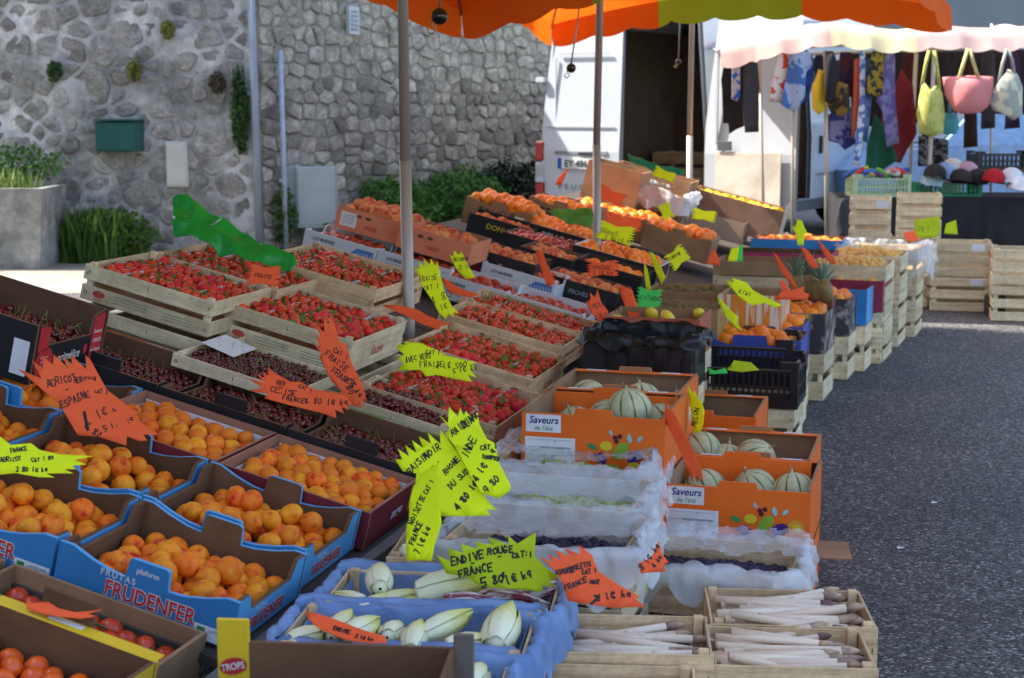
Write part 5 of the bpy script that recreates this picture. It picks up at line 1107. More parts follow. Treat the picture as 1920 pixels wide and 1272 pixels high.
white_tray(925, 500, .36, .30, .10, .03, 'white nectarine tray half hidden behind a small yellow card', 'nectarine in the white tray behind the small yellow card')
# ---- salmon peach crates on top
for i, (px, py) in enumerate(((766, 422), (884, 459))):
    L, W, H = .37, .34, .11; T = on_slope(px, py, L, W, H, .16); lb = ('upslope', 'lower')[i]
    rt = thing('peach_crate', T, 'salmon coloured crate of peaches, the %s of the two' % lb, 'crate', 'salmon peach crates'); P = box_panels(rt, L, W, H, .007, SALMON, TAN)
    text(P['f'], 'natal', .0, .03, .034, RINK, .01); text(P['f'], ':-:', .12, .03, .022, RINK, 0)
    for k in (-.05, .0): decal(P['f'], 'hand_slot', oval(-.02 + k, .082, .016, .008), KRAFT)
    if i == 0: decal(P['f'], 'sticker', rect(-.12, .055, .085, .07), PAPER); [decal(P['f'], 'print_line', rect(-.12, .075 - .012 * q, .06, .004), MATS['grey_ink'], .0014) for q in range(4)]
    heap(T, L - .02, W - .02, H - (.02 if i == 0 else .045), .037, 'peach', 'peach in the %s salmon crate' % lb, 'peach in the %s salmon crate' % lb, dome=.03 if i == 0 else .01, gap=1.85)
# ---- black and kraft boxes farther along
def stand_box(px, py, L, W, H, hb, outer, inner, label, kind=None, r=.035, txt=None, ink=None, name='fruit_box', group='boxes of fruit along the stand', fill=.035, fruit=None, tabs=False, tsize=.03, ty=.45, tx=0.0, crown=False, gap=1.8, bold=.01, corner=(1, -1), dome=.015, yaw=0.0):
    T = on_slope(px, py, L, W, H, hb, corner, yaw); rt = thing(name, T, label, 'box', group); P = box_panels(rt, L, W, H, .008, outer, inner, scoop(L, H, .02, .05, .010, .04) if tabs else None, None)
    if txt: text(P['f'], txt, tx * L, H * ty, tsize, ink or WINK, bold)
    if crown:
        decal(P['f'], 'red_crown', [(-L * .42, H * .12), (-L * .18, H * .12), (-L * .13, H * .62), (-L * .20, H * .38), (-L * .24, H * .68), (-L * .30, H * .40), (-L * .36, H * .68), (-L * .38, H * .38), (-L * .46, H * .58)], REDP); decal(P['f'], 'print_line', rect(L * .22, H * .15, .12, .012), MATS['grey_ink'])
    if kind: heap(T, L - .02, W - .02, H - fill, r, kind, fruit, fruit, dome=dome, gap=gap)
    return T, P
stand_box(1005, 498, .39, .32, .14, .06, BLACKP, KRAFT, 'black peach box with a red crown', 'peach', .032, 'clímax', WINK, fruit='peach in the black crown box', tx=.12, tsize=.045, ty=.48, crown=True)
stand_box(1074, 490, .30, .32, .13, .05, BLACKP, KRAFT, 'small black peach box beside the crown box', 'peach', .032, fruit='peach in the small black box')
stand_box(1160, 552, .40, .32, .11, .04, BLACKP, KRAFT, 'dark peach box behind the upright red card', 'peach', .032, 'PECHES', MATS['grey_ink'], fruit='peach in the dark box behind the upright red card', tsize=.03)
stand_box(1205, 520, .38, .32, .13, .05, BLACKP, mat('dark_board', (.05, .04, .03), .8), 'dark box with the jagged red card on it', 'orange', .036, fruit='orange in the dark box under the jagged red card', fill=.05)
stand_box(1000, 432, .40, .34, .12, .05, BLACKP, KRAFT, 'dark peach box with yellow lettering', 'peach', .032, 'DONUT', mat('yellow_ink', (.70, .55, .02), .6), fruit='peach in the dark box with yellow lettering', tsize=.045)
stand_box(1070, 470, .40, .34, .12, .05, BLACKP, KRAFT, 'brown edged nectarine box between two black boxes', 'nectarine', .032, fruit='nectarine in the box between two black boxes')
stand_box(1130, 478, .38, .34, .10, .05, BLACKP, KRAFT, 'black nectarine box in front of the middle pole', 'nectarine', .032, fruit='nectarine in the box before the middle pole')
stand_box(1046, 432, .50, .36, .12, .07, BLACKP, WHITEP, 'black orange box uppermost beside the green bag', 'orange', .038, 'BELLE', WINK, fruit='orange in the uppermost black box', tsize=.05, fill=.02, dome=.05)
stand_box(1115, 452, .40, .36, .12, .07, BLACKP, WHITEP, 'black orange box with pale letters beside the middle pole', 'orange', .038, 'BELLE OD', WINK, fruit='orange in the black box beside the middle pole', tsize=.055, fill=.02, dome=.03)
stand_box(1236, 503, .50, .36, .13, .07, BLACKP, WHITEP, 'black orange box with pale letters below the yellow card', 'orange', .038, 'BELLE OD', WINK, fruit='orange in the black box below the yellow card', tsize=.055, fill=.03, dome=.03, tx=.12)
T_, P_ = stand_box(998, 402, .42, .34, .16, .08, TAN, TAN, 'kraft orange box uppermost with black letters', 'orange', .038, 'BRUÑÓ', INK, fruit='orange in the uppermost kraft box', tsize=.07, fill=.0, tabs=True)
stand_box(1112, 400, .42, .34, .20, .08, TAN, TAN, 'tall kraft box with large black letters before the van', 'orange', .038, 'BRUÑÓ', INK, fruit='orange in the tall kraft box', tsize=.075, ty=.52, fill=.03, tabs=True)
stand_box(1187, 408, .45, .36, .14, .08, TAN, TAN, 'kraft orange box behind the long red card', 'orange', .038, fruit='orange in the kraft box behind the long red card', fill=.03, tabs=True)
stand_box(1264, 432, .45, .36, .14, .08, TAN, TAN, 'kraft orange box in the middle of the far rows', 'orange', .038, fruit='orange in the kraft box amid the far rows', fill=.02, dome=.03, tabs=True)
stand_box(1336, 452, .45, .36, .16, .08, TAN, TAN, 'kraft orange box at the rail before the grapefruit', 'orange', .045, fruit='orange in the kraft box at the rail', fill=.02, tabs=True)
stand_box(1232, 398, .48, .40, .10, .10, KRAFT, KRAFT, 'flat kraft box under the film wrapped one', None)
stand_box(1352, 415, .48, .40, .12, .10, KRAFT, KRAFT, 'flat kraft box with a fluorescent card in it', None)
stand_box(1398, 420, .45, .40, .16, .10, mat('pale_kraft', (.40, .28, .20), .8), KRAFT, 'kraft box with a blue and white printed end', None)
decal(P_['f'], 'sticker', rect(.14, .10, .06, .04), PAPER)
T_, P_ = stand_box(1434, 408, .56, .36, .13, .12, REDP, KRAFT, 'red box of large grapefruit beside the lemon box', 'orange', .052, fruit='large grapefruit in the red box', fill=.02, gap=2.6)
decal(P_['r'], 'sticker', rect(-.05, .06, .12, .08), mat('pink_print', (.45, .10, .12), .6))
T_, P_ = stand_box(1470, 398, .70, .40, .24, .16, mat('brown_box', (.30, .17, .11), .85), TAN, 'tall brown box of lemons at the far end of the stand', 'lemon', .036, fruit='lemon in the tall brown box', fill=.05)
slab(bpy.data.objects[P_['r'].name], 'white_face', (0, -.004, .16), (.34, .003, .26), mat('cream_face', (.66, .60, .48), .7))
stand_box(1296, 344, .60, .40, .34, .12, TAN, TAN, 'upper kraft box below the open van', None)
stand_box(1206, 326, .40, .36, .36, .12, TAN, TAN, 'kraft box with a hand slot below the open van', None)
# ------------------------------------------------------------------ low tier on the ground: boxes stacked on crates
def stack_crates(T, L, W, H, ztop, label, group='empty crates carrying the low tier', m=None):
    """crates under a box down to the ground"""
    z = T.translation.z; n = max(1, round(z / .2)); h = (z - .004) / n
    for i in range(n):
        M_ = T.copy(); M_.translation = (T.translation.x, T.translation.y, .002 + i * h); slat_crate(M_, L, W, h - .004, label, 'wooden_crate', 'crate', group, m or PALEWOOD, 2, .35, 2, bottom=False)
def melon_box(px, py, ztop, label, n, fruit, below=1, front=True, mel=None, corner=(1, -1)):
    L, W, H = .42, .41, .185; T = on_flat(px, py, L, W, H, ztop, corner); fl = [(-L / 2, 0), (L / 2, 0), (L / 2, H * .96), (.06, H * .96), (.055, H * 1.06), (-.05, H * 1.06), (-.055, H * .96), (-L / 2, H * .96)]
    for k in range(below + 1):
        M_ = T.copy(); M_.translation.z -= k * (H + .012); top = k == 0
        rt = thing('melon_box', M_, label if top else 'orange box stacked under the ' + label, 'box', 'orange melon boxes'); P = box_panels(rt, L, W, H, .008, ORANGEP, TAN if top else KRAFT, fl, None, ORANGEP)
        slab(rt, 'rim_flap', (0, W / 2 - .024, H * 1.0 - .004), (L - .004, .030, .004), ORANGEP)
        for sx in (-.13, .12): slab(rt, 'rim_sticker', (sx, W / 2 - .026, H - .0005), (.065, .012, .002), PAPER)
        if front or not top:
            f = P['f']; decal(f, 'label_sticker', rect(-.145, H * .80, .105, .052), PAPER); text(f, 'Saveurs', -.145, H * .80 + .0, .030, NAVYINK, .018, .25, .95, lift=.0014); text(f, "de l'été", -.145, H * .80 - .021, .020, GINK, .006, .2, .95, lift=.0014)
            decal(f, 'label_sticker', rect(-.125, H * .36, .15, .082), PAPER); text(f, 'MELON CHARENTAIS', -.11, H * .40, .009, INK, .0, lift=.0014); text(f, '1', -.11, H * .50, .014, INK, .0, lift=.0014); text(f, 'C A 10 N 12 13', -.11, H * .22, .010, MATS['grey_ink'], .0, lift=.0014)
            for k2 in range(4): decal(f, 'print_line', rect(-.125, H * (.18 + .12 * k2), .13, .0012), MATS['grey_ink'], .0014)
            cg, cy, cp, cr, cw, co = GINK, mat('sun_yellow', (.80, .62, .03), .5), mat('plum_violet', (.07, .02, .22), .5), mat('cherry_red', (.10, .01, .03), .5), mat('pale_drop', (.35, .60, .62), .5), mat('melon_orange', (.75, .33, .03), .5); lime = mat('lime_leaf', (.25, .42, .03), .5)
            for m_, pts in ((lime, oval(.085, .080, .030, .018, .9)), (cy, oval(.042, .092, .018, .014)), (cp, oval(.125, .066, .026, .017, .4)), (co, oval(.170, .076, .024, .021)), (cy, oval(.173, .074, .013, .010)), (cy, oval(.125, .030, .022, .020)), (lime, oval(.065, .024, .034, .013, -.2)), (cr, oval(.148, .012, .010, .010)), (cg, oval(.0, .088, .016, .008, -.4)), (cw, oval(.110, .118, .007, .014, .2)), (cw, oval(.140, .118, .011, .006, .8)), (cw, oval(.055, .132, .005, .008, .5))): decal(f, 'fruit_print', pts, m_, .0010 + .0001 * len(pts) * random.random())
            for x, z in ((.01, .06), (.026, .065), (.038, .056), (.022, .048), (.034, .042)): decal(f, 'fruit_print', oval(x, z, .008, .008), cp, .0013)
            for x, z in ((.068, .118), (.082, .122), (.072, .108)): decal(f, 'fruit_print', oval(x, z, .007, .007), cr, .0018)
            decal(f, 'hand_slot', [(-.03, .004), (.028, .004), (.028, .02), (-.022, .022)], INK, .0012)
    r = .068
    for (x, y, dz, tl) in (mel or []):
        put('melon', T @ Matrix.Translation((x, y, H - .075 + dz)) @ Euler((random.uniform(-.3, .3) + tl, random.uniform(-.4, .4), random.uniform(0, 6))).to_matrix().to_4x4() @ Matrix.Scale(r, 4), r, fruit, fruit)
    return T
melon_box(1246, 783, .585, 'melon box with the tall pale melon, upslope of the pair', 3, 'striped melon in the box beside the strawberries', 2, True, [(.07, -.02, .055, .2), (.14, .10, -.01, .5), (-.02, .12, -.01, .3), (-.12, .09, -.03, .3)])
melon_box(1310, 700, .585, 'melon box behind the one with the tall melon', 3, 'striped melon in the second box beside the strawberries', 2, False, [(-.12, .03, .0, 1.1), (.05, .04, .0, .2), (.15, .06, -.03, .3)], (1, 1))
melon_box(1521, 921, .385, 'melon box on the aisle in front, two boxes high', 3, 'striped melon in the front box on the aisle', 1, True, [(.02, .06, .0, .2), (.14, .05, .0, .2), (-.13, .06, -.01, .6)])
melon_box(1541, 812, .40, 'melon box on the aisle behind the front one', 3, 'striped melon in the second box on the aisle', 1, False, [(-.16, .02, .03, 1.2), (-.08, .05, -.01, .3), (.02, .0, .02, 1.0)], (1, 1))
T = melon_box(1441, 742, .36, 'orange melon box with one open end before the black crates', 1, 'melon in the open ended box', 1, False, [(-.1, 0, -.03, .2)], (1, 1))
# cardboard flap sticking out over the asphalt
p = atZ(1562, 1028, .135); fl = MB(); fl.box((0, 0, 0), (.16, .13, .004)); tag(fl.build('cardboard_flap', TAN, None, Matrix.Translation((p.x - .03, p.y, .13)) @ Euler((.12, .02, -.1)).to_matrix().to_4x4()), 'loose brown cardboard flap sticking out beside the front melon box', 'cardboard')
# ---- asparagus crates
def asp_crate(px, py, L, W, H, ztop, label, fruit, n, yaw=4, xr=(-.3, .3), corner=(1, 1), rz=0.0):
    T = on_flat(px, py, L, W, H, ztop, corner, yaw); rt, P = slat_crate(T, L, W, H, label, 'wooden_crate', 'crate', 'asparagus crates', POPLAR, 1, 0, 1)
    for i in range(n):
        ly = .235 + random.uniform(0, .045); y = -W / 2 + .03 + (W - .06) * (i % 12) / 11 + random.uniform(-.008, .008); z = H * .34 + .014 * (i // 12) + random.uniform(-.004, .010)
        M_ = T @ Matrix.Translation((random.uniform(*xr) * .10 + .01, y, z)) @ Matrix.Rotation(math.pi / 2 + random.uniform(-.10, .10), 4, 'Y') @ Matrix.Rotation(random.gauss(0, .17) + rz, 4, 'X') @ Matrix.Diagonal((ly * random.uniform(.75, 1.1), ly * random.uniform(.75, 1.1), ly * 1.10, 1))
        put('asparagus', M_ @ Matrix.Rotation(random.uniform(0, 6), 4, 'Z'), .03, fruit, fruit)
    return T
T = asp_crate(1612, 1108, .38, .27, .11, .285, 'wooden asparagus crate on the aisle behind the others', 'white asparagus in the back crate', 60, rz=.06); stack_crates(T, .38, .27, .11, .2, 'bare crate under the back asparagus crate')
T = asp_crate(1613, 1180, .37, .25, .11, .285, 'wooden asparagus crate at the bottom corner on the aisle', 'white asparagus in the corner crate', 60); stack_crates(T, .37, .25, .11, .2, 'bare crate under the corner asparagus crate')
T = asp_crate(1326, 1156, .34, .25, .11, .32, 'wooden asparagus crate beside the blue lined endive crates', 'white asparagus in the crate beside the endives', 48); stack_crates(T, .34, .25, .11, .2, 'bare crate under the middle asparagus crate')
T = asp_crate(1303, 1250, .36, .25, .11, .30, 'wooden asparagus crate at the lower edge of the picture', 'white asparagus in the lowest crate', 24); stack_crates(T, .36, .25, .11, .2, 'bare crate under the lowest asparagus crate')
# ---- film lined grape crates
M_FILM = mat('clear_film', (.80, .82, .86), .22, (.72, .74, .78), 5, .35, 18, alpha=.28, spec=.8)
M_FILMW = mat('milky_film', (.78, .79, .82), .35, (.68, .69, .73), 6, .3, 20, alpha=.50, spec=.7)
M_BPAP = mat('blue_lining_paper', (.27, .40, .68), .6, (.17, .28, .54), 6, .35, 30, translu=.2)
def drape(T, L, W, H, m, label, name='plastic_film', over=.07, amp=.018, inner=.06, seed=0, cat='film', end=.0):
    """crumpled liner: up the inside of the walls, over the rim and down outside"""
    mb = MB(); n = 120; rows = [(-.012, -inner), (-.006, -.02), (-.002, .010), (.008, .016), (.016, .0), (.022, -over * .5), (.026, -over)]; vs = []
    for i in range(n):
        f = i / n * 4; k = int(f); g = f - k; hx, hy = L / 2, W / 2
        p = [(-hx + 2 * hx * g, -hy), (hx, -hy + 2 * hy * g), (hx - 2 * hx * g, hy), (-hx, hy - 2 * hy * g)][k]; nx, ny = [(0, -1), (1, 0), (0, 1), (-1, 0)][k]
        for j, (o_, z_) in enumerate(rows):
            q = (.9 - 1.8 * abs(noise.noise(Vector((i * .17, j * .6, seed * 5.3)))) + .5 * noise.noise(Vector((i * .20, j * .8, seed * 7.3))) + .6 * noise.noise(Vector((i * .55, j * 1.3, seed * 4.3)))) * amp; q2 = (noise.noise(Vector((i * .16 + 9, j * .5, seed * 3.1))) + .5 * noise.noise(Vector((i * .43 + 9, j * .9, seed * 2.1)))) * amp
            vs.append((p[0] + nx * (o_ + max(q, -.008 if j > 3 else -9) ), p[1] + ny * (o_ + max(q, -.008 if j > 3 else -9)), H + z_ * (1 + .8 * noise.noise(Vector((i * .21, 3, seed))) * (j > 4)) + q2 * .8))
    r = len(rows); mb.add(vs, [(i * r + j, ((i + 1) % n) * r + j, ((i + 1) % n) * r + j + 1, i * r + j + 1) for i in range(n) for j in range(r - 1)], 0, True)
    return tag(mb.build(name, m, None, T), label, cat)
GC = [(1192, 885, .43, .36, .47, 'white_grape', 'film lined grape crate against the melon boxes'), (1180, 962, .44, .34, .46, 'white_grape', 'film lined grape crate in the middle of the three'), (1168, 1040, .44, .33, .44, 'black_grape', 'film lined grape crate nearest the red card')]
for i, (px, py, L, W, zt, kd, lb) in enumerate(GC):
    H = .13; T = on_flat(px, py, L, W, H, zt); rt, P = slat_crate(T, L, W, H, lb, 'wooden_crate', 'crate', 'film lined grape crates', POPLAR, 1, 0, 1); stack_crates(T, L, W, H, zt, 'bare crate under the ' + lb)
    heap(T, L - .06, W - .06, H * .45, .012, kd, 'grape in the ' + lb, 'grape in the ' + lb, dome=.03, gap=1.8, hz=1.2)
    slab(rt, 'paper_lining', (0, W / 2 - .012, H * .6), (L - .04, .002, H * .8), PAPER)
    drape(T, L, W, H, M_FILMW if i != 1 else M_FILM, 'crumpled clear film over the ' + lb, seed=i, over=.10, amp=.026, inner=.09)
def film_cover(T, L, W, H, label, seed, y0=-.35, y1=.55, side=.09):
    """loose sheet of film lying over the crate and hanging down one end"""
    nx, ny = 46, 26; vs = []
    for j in range(ny + 1):
        for i in range(nx + 1):
            a = -.52 * L + (L * 1.04 + side) * i / nx; y = (y0 + (y1 - y0) * j / ny) * W; z = H + .012; x = a
            if a > L * .52: x = L * .52 + (a - L * .52) * .35; z -= (a - L * .52) * .94
            q = Vector((a * 13, y * 13, seed * 3.7)); n1 = 1 - 2 * abs(noise.noise(q)); n2 = 1 - 2 * abs(noise.noise(q * 2.6 + Vector((5, 1, 2)))); sag = -.030 * math.cos(min(1, abs(x / (L * .5))) * math.pi / 2) * math.cos(min(1, abs(y / (W * .5))) * math.pi / 2)
            vs.append((x + .012 * n2, y + .010 * n1, z + sag + .016 * n1 + .008 * n2))
    mb = MB(); mb.add(vs, [(j * (nx + 1) + i, j * (nx + 1) + i + 1, (j + 1) * (nx + 1) + i + 1, (j + 1) * (nx + 1) + i) for j in range(ny) for i in range(nx) if not (j in (0, ny - 1) and (i * 7 + j) % 5 == 0)], 0, True); tag(mb.build('film_sheet', M_FILM, None, T), label, 'film')
for i, (px, py, L, W, zt, kd, lb) in enumerate(GC): film_cover(on_flat(px, py, L, W, .13, zt), L, W, .13, 'loose clear sheet lying over the ' + lb, i + 1)
film_cover(on_flat(1484, 1085, .40, .30, .12, .30), .40, .30, .12, 'loose clear sheet lying over the crate of black grapes', 7, .05, .6, .05)
L, W, H = .40, .30, .12; T = on_flat(1484, 1085, L, W, H, .30); rt, P = slat_crate(T, L, W, H, 'film lined crate of black grapes below the front melon box', 'wooden_crate', 'crate', 'film lined grape crates', POPLAR, 1, 0, 1); stack_crates(T, L, W, H, .3, 'bare crate under the black grape crate')
heap(T, L - .05, W - .05, H * .5, .012, 'black_grape', 'grape in the crate below the front melon box', 'grape in the crate below the front melon box', dome=.02, gap=1.8); drape(T, L, W, H, M_FILMW, 'crumpled clear film over the black grape crate', seed=5, over=.06, amp=.03, inner=.07)
# ---- endive crates lined with blue paper
def endive_crate(px, py, L, W, H, ztop, label, items, yaw=7, corner=(1, 1), film=True):
    T = on_flat(px, py, L, W, H, ztop, corner, yaw); rt, P = slat_crate(T, L, W, H, label, 'wooden_crate', 'crate', 'endive crates', POPLAR, 1, 0, 1); stack_crates(T, L, W, H, ztop, 'bare crate under the ' + label)
    if film:
        for nm, c, d in (('lining', (0, W / 2 - .016, H * .55), (L - .03, .002, H * .85)), ('lining', (0, -W / 2 + .016, H * .5), (L - .03, .002, H * .8)), ('lining', (L / 2 - .018, 0, H * .5), (.002, W - .04, H * .8)), ('lining', (-L / 2 + .018, 0, H * .5), (.002, W - .04, H * .8))): slab(rt, nm, c, d, M_BPAP)
        drape(T, L, W, H, M_BPAP, 'blue tissue paper lining the ' + label, 'tissue_paper', seed=ztop * 9, over=.09, amp=.014, inner=.09, cat='paper')
    for (kd, x, y, dz, rz, s) in items:
        M_ = T @ Matrix.Translation((x, y, H - .012 + dz)) @ Matrix.Rotation(rz, 4, 'Z') @ Matrix.Rotation(math.pi / 2 + random.uniform(-.2, .2), 4, 'Y') @ Matrix.Scale(s, 4)
        nm = ('red and white endive in the ' if kd == 'red_endive' else 'pale endive in the ') + label; put(kd, M_, s * .5, nm, nm)
    return T
rr = random.Random(3)
E2 = [('endive', -.20, -.06, .0, 2.6, .055), ('endive', -.15, .02, .03, 1.8, .07), ('endive', -.09, -.04, .0, .4, .06), ('endive', -.05, -.07, -.01, 2.8, .06), ('endive', .02, -.01, .03, .35, .085), ('endive', -.14, -.08, .0, .9, .055), ('red_endive', .08, -.07, .0, .2, .075), ('red_endive', .15, -.04, .0, .1, .08), ('red_endive', .19, .04, .0, .4, .07), ('red_endive', .10, .06, -.02, .9, .07)]
endive_crate(1056, 1082, .50, .27, .13, .40, 'back blue lined endive crate', E2)
E1 = [('endive', -.20 + .055 * i, -.04 + .05 * (i % 2), .0 + .012 * (i % 3), 1.3 + rr.uniform(-.6, .8), .061) for i in range(8)] + [('endive', .19, .02, .02, 1.5, .085)]
endive_crate(1010, 1150, .50, .27, .13, .40, 'front blue lined endive crate', E1)
endive_crate(962, 1232, .48, .27, .13, .39, 'lowest blue lined endive crate', [('endive', .1, .0, .0, 1.2, .07), ('endive', .18, .04, .0, 1.5, .07), ('endive', .0, .0, .0, 1.0, .07)])
T = endive_crate(1056, 1001, .40, .25, .13, .40, 'plain wooden endive crate behind the lime card', [('endive', -.10, .02, .0, 1.1, .06), ('endive', -.13, -.04, .0, .7, .06), ('endive', -.03, .0, -.01, 1.6, .06)], film=False)
# ---- tomato boxes at the near corner
def tom_box(T, L, W, H, outer, inner, label, kind, r, fruit, edge=None, txt=True, z=None, gap=1.8, group='tomato boxes'):
    rt = thing('tomato_box', T, label, 'box', group); P = box_panels(rt, L, W, H, .009, outer, inner, None, None, edge or outer)
    heap(T, L - .03, W - .03, z or H * .45, r, kind, fruit, fruit, dome=.01, gap=gap); return rt, P
for i, (u, v, lb) in enumerate(((-.375, .05, 'tan box of vine tomatoes before the nearest apricot tray'), (-.375, .53, 'tan box of vine tomatoes at the picture edge'))):
    T = on_uv(u, v, .46, .36, .115, -.085); rt, P = tom_box(T, .46, .36, .115, TAN, TAN, lb, 'tomato', .026, 'red vine tomato in the ' + lb, TAN, z=.055)
    mb = MB(); rq = random.Random(i)
    for k in range(7):
        x0 = -.18 + .055 * k; mb.tube([(x0, -.1 + .05 * (k % 4), .095), (x0 + .03, -.08 + .05 * (k % 4), .108), (x0 + .075, -.07 + .05 * (k % 4), .098)], [.0035, .004, .0025], 6); mb.tube([(x0 + .03, -.08 + .05 * (k % 4), .106), (x0 + .035, -.06 + .05 * (k % 4), .118)], [.003, .002], 5)
    tag(mb.build('tomato_vine', mat('vine_green', (.06, .10, .025), .6), None, T), 'green vine stalks in the ' + lb, 'vine')
T = on_slope(298, 1240, .46, .37, .13, .01, (1, 1)); rt, P = tom_box(T, .46, .37, .13, YELLOWP, KRAFT, 'yellow box of small orange tomatoes at the bottom corner', 'orange_tomato', .024, 'small orange tomato in the yellow box', YELLOWP, z=.055)
slab(rt, 'rim_flap', (0, .37 / 2 + .016, .127), (.45, .030, .004), YELLOWP); slab(rt, 'rim_sticker', (-.16, .37 / 2 + .016, .130), (.09, .022, .002), mat('green_sticker', (.08, .40, .08), .5)); slab(rt, 'rim_sticker', (.03, .37 / 2 + .016, .130), (.07, .014, .002), PAPER); slab(rt, 'tab', (.02, .37 / 2 + .034, .150), (.11, .008, .05), KRAFT)
text(P['r'], 'TROPS', -.05, .05, .03, RINK, .03)
# plain brown box with a yellow corner
L, W, H = .355, .30, .21; T = on_flat(858, 1213, L, W, H, .56, (1, 1), 5); rt = thing('tomato_box', T, 'plain brown box with a yellow printed corner at the lower edge', 'box', 'tomato boxes'); P = box_panels(rt, L, W, H, .009, KRAFT, KRAFT)
P['l'].scale.z = .25; slab(rt, 'corner_wrap', (-L / 2 - .026, W / 2 - .006, H / 2 + .02), (.056, .008, H + .04), YELLOWP)
q = MB(); q.add([(x - L / 2 - .026, W / 2 - .0122, z + H * .80) for x, z in oval(0, 0, .024, .015, .2)], [tuple(range(16))]); q.build('red_oval', REDP, rt)
q = text(rt, 'TROPS', -L / 2 - .026, H * .80 - .006, .017, WINK, .02, .1, .8, .2, lift=-W / 2 + .013)
slab(rt, 'corner_post', (L / 2 + .012, W / 2 - .012, H / 2 + .012), (.034, .012, H + .03), mat('grey_board', (.16, .13, .115), .8)); stack_crates(T, L, W, H, .6, 'bare crate under the plain brown box')
# ---- the farther low tier
def tier_box(px, py, L, W, H, zt, outer, inner, label, kind=None, r=.035, fruit=None, fill=.04, txt=None, ink=None, tabs=False, gap=1.8, corner=(1, -1), yaw=19, side=None, base=True, dome=.02, name='fruit_box', tsize=.03):
    T = on_flat(px, py, L, W, H, zt, corner, yaw); rt = thing(name, T, label, 'box', 'boxes of the low tier'); P = box_panels(rt, L, W, H, .008, outer, inner, scoop(L, H, .03, .08, .012, .06) if tabs else None, None, side_outer=side)
    if txt: text(P['f'], txt, 0, H * .4, tsize, ink or WINK, .01)
    if kind: heap(T, L - .02, W - .02, H - fill, r, kind, fruit, fruit, dome=dome, gap=gap)
    if base: stack_crates(T, L, W, H, zt, 'bare crate under the ' + label)
    return T, P
T = on_flat(1497, 672, .46, .34, .22, .42, (1, -1), 17); grid_crate(T, .46, .34, .20, 'black plastic crate with lime cards stuffed in its side', PLASB, holes=16); stack_crates(T, .44, .32, .2, .2, 'bare crate under the black plastic crate')
T2 = T.copy(); T2.translation = T.translation + Vector((.03, .30, .03)); grid_crate(T2, .46, .34, .22, 'black plastic crate behind the first, open at the top', PLASB, holes=16); stack_crates(T2, .44, .32, .2, .2, 'bare crate under the second black plastic crate')
tier_box(1502, 640, .46, .32, .18, .42, PURPP, KRAFT, 'violet blue orange box behind the black crates', 'orange', .038, 'orange in the violet blue box', .03, tabs=True, yaw=17, side=PURPP)
tier_box(1506, 614, .46, .32, .18, .43, PURPP, KRAFT, 'second violet blue orange box farther along', 'orange', .038, 'orange in the second violet blue box', .02, tabs=True, yaw=17, side=PURPP)
tier_box(1516, 590, .46, .30, .18, .44, YELLOWP, KRAFT, 'bright yellow box behind the orange boxes', None, tabs=True, yaw=17)
M_DPR = mat('dark_photo_print', (.05, .045, .05), .5, (.40, .34, .32), 14, lo=.5, hi=.62, stretch=(1, 4, 1))
tier_box(1548, 590, .44, .34, .20, .44, M_DPR, KRAFT, 'dark printed box at the aisle behind the yellow box', 'orange', .036, 'orange in the dark printed box', .02, yaw=20)
tier_box(1594, 562, .40, .34, .20, .44, M_DPR, KRAFT, 'second dark printed box at the aisle', 'orange', .036, 'orange in the second dark printed box', .02, yaw=20)
tier_box(1626, 544, .34, .40, .20, .46, mat('bright_blue_print', (.03, .25, .62), .5), KRAFT, 'bright blue box at the aisle', None, yaw=21, side=SKYP)
tier_box(1656, 528, .30, .40, .18, .48, mat('crimson_print', (.32, .03, .07), .5), KRAFT, 'crimson box at the aisle beyond the blue one', 'yellow_fruit', .03, 'yellow fruit in the crimson box', .02, yaw=21)
for i, (px, py, kd, lb) in enumerate(((1662, 500, 'yellow_fruit', 'wooden crate of yellow fruit beside the pineapples'), (1690, 482, 'yellow_fruit', 'wooden crate of yellow fruit before the film'), (1722, 470, None, 'empty wooden crate at the end of the low tier'))):
    T = on_flat(px, py, .46, .40, .22, .56, (1, -1), 21); slat_crate(T, .46, .40, .22, lb, m=PALEWOOD, rows=2, group='wooden crates at the end of the low tier'); stack_crates(T, .46, .40, .2, .5, 'bare crate under the ' + lb)
    if kd: heap(T, .42, .36, .20, .030, kd, 'yellow fruit in the ' + lb, 'yellow fruit in the ' + lb, dome=.03)
    else: drape(T, .46, .40, .22, M_FILM, 'shiny clear film over the last low crate', seed=8, over=.16, amp=.06, inner=.05)
# inner column
tier_box(1296, 650, .40, .34, .18, .60, BLACKP, PLASB, 'matt black carton beside the rail', None, yaw=16); 
drape(on_flat(1298, 640, .40, .34, .18, .62, (1, -1), 16), .39, .33, .18, mat('black_bin_film', (.014, .014, .016), .4, bump=.4, bscale=20), 'crumpled black bin bag on the matt black carton', 'bin_bag', over=.03, inner=.12, amp=.022, seed=11, cat='bag')
tier_box(1312, 600, .40, .34, .16, .60, mat('salmon_red_print', (.52, .12, .07), .5), TAN, 'salmon red box of yellow fruit behind the black carton', 'lemon', .034, 'lemon in the salmon red box', .02, yaw=16, gap=5.5)
T_, P_ = tier_box(1346, 584, .40, .36, .16, .54, mat('ochre_board', (.42, .28, .10), .7), TAN, 'ochre crate of kiwis under brown paper', 'kiwi', .028, 'kiwi in the ochre crate', .04, yaw=16)
tier_box(1396, 552, .50, .38, .18, .56, TAN, TAN, 'kraft kiwi crate behind the ochre one', 'kiwi', .028, 'kiwi in the kraft crate behind', .03, yaw=16)
tier_box(1466, 556, .30, .34, .20, .58, mat('orange_stripe_print', (.70, .26, .03), .5, (.70, .66, .60), 10, lo=.49, hi=.51, stretch=(4, 4, .2)), TAN, 'orange and white striped box before the pineapples', None, yaw=17)
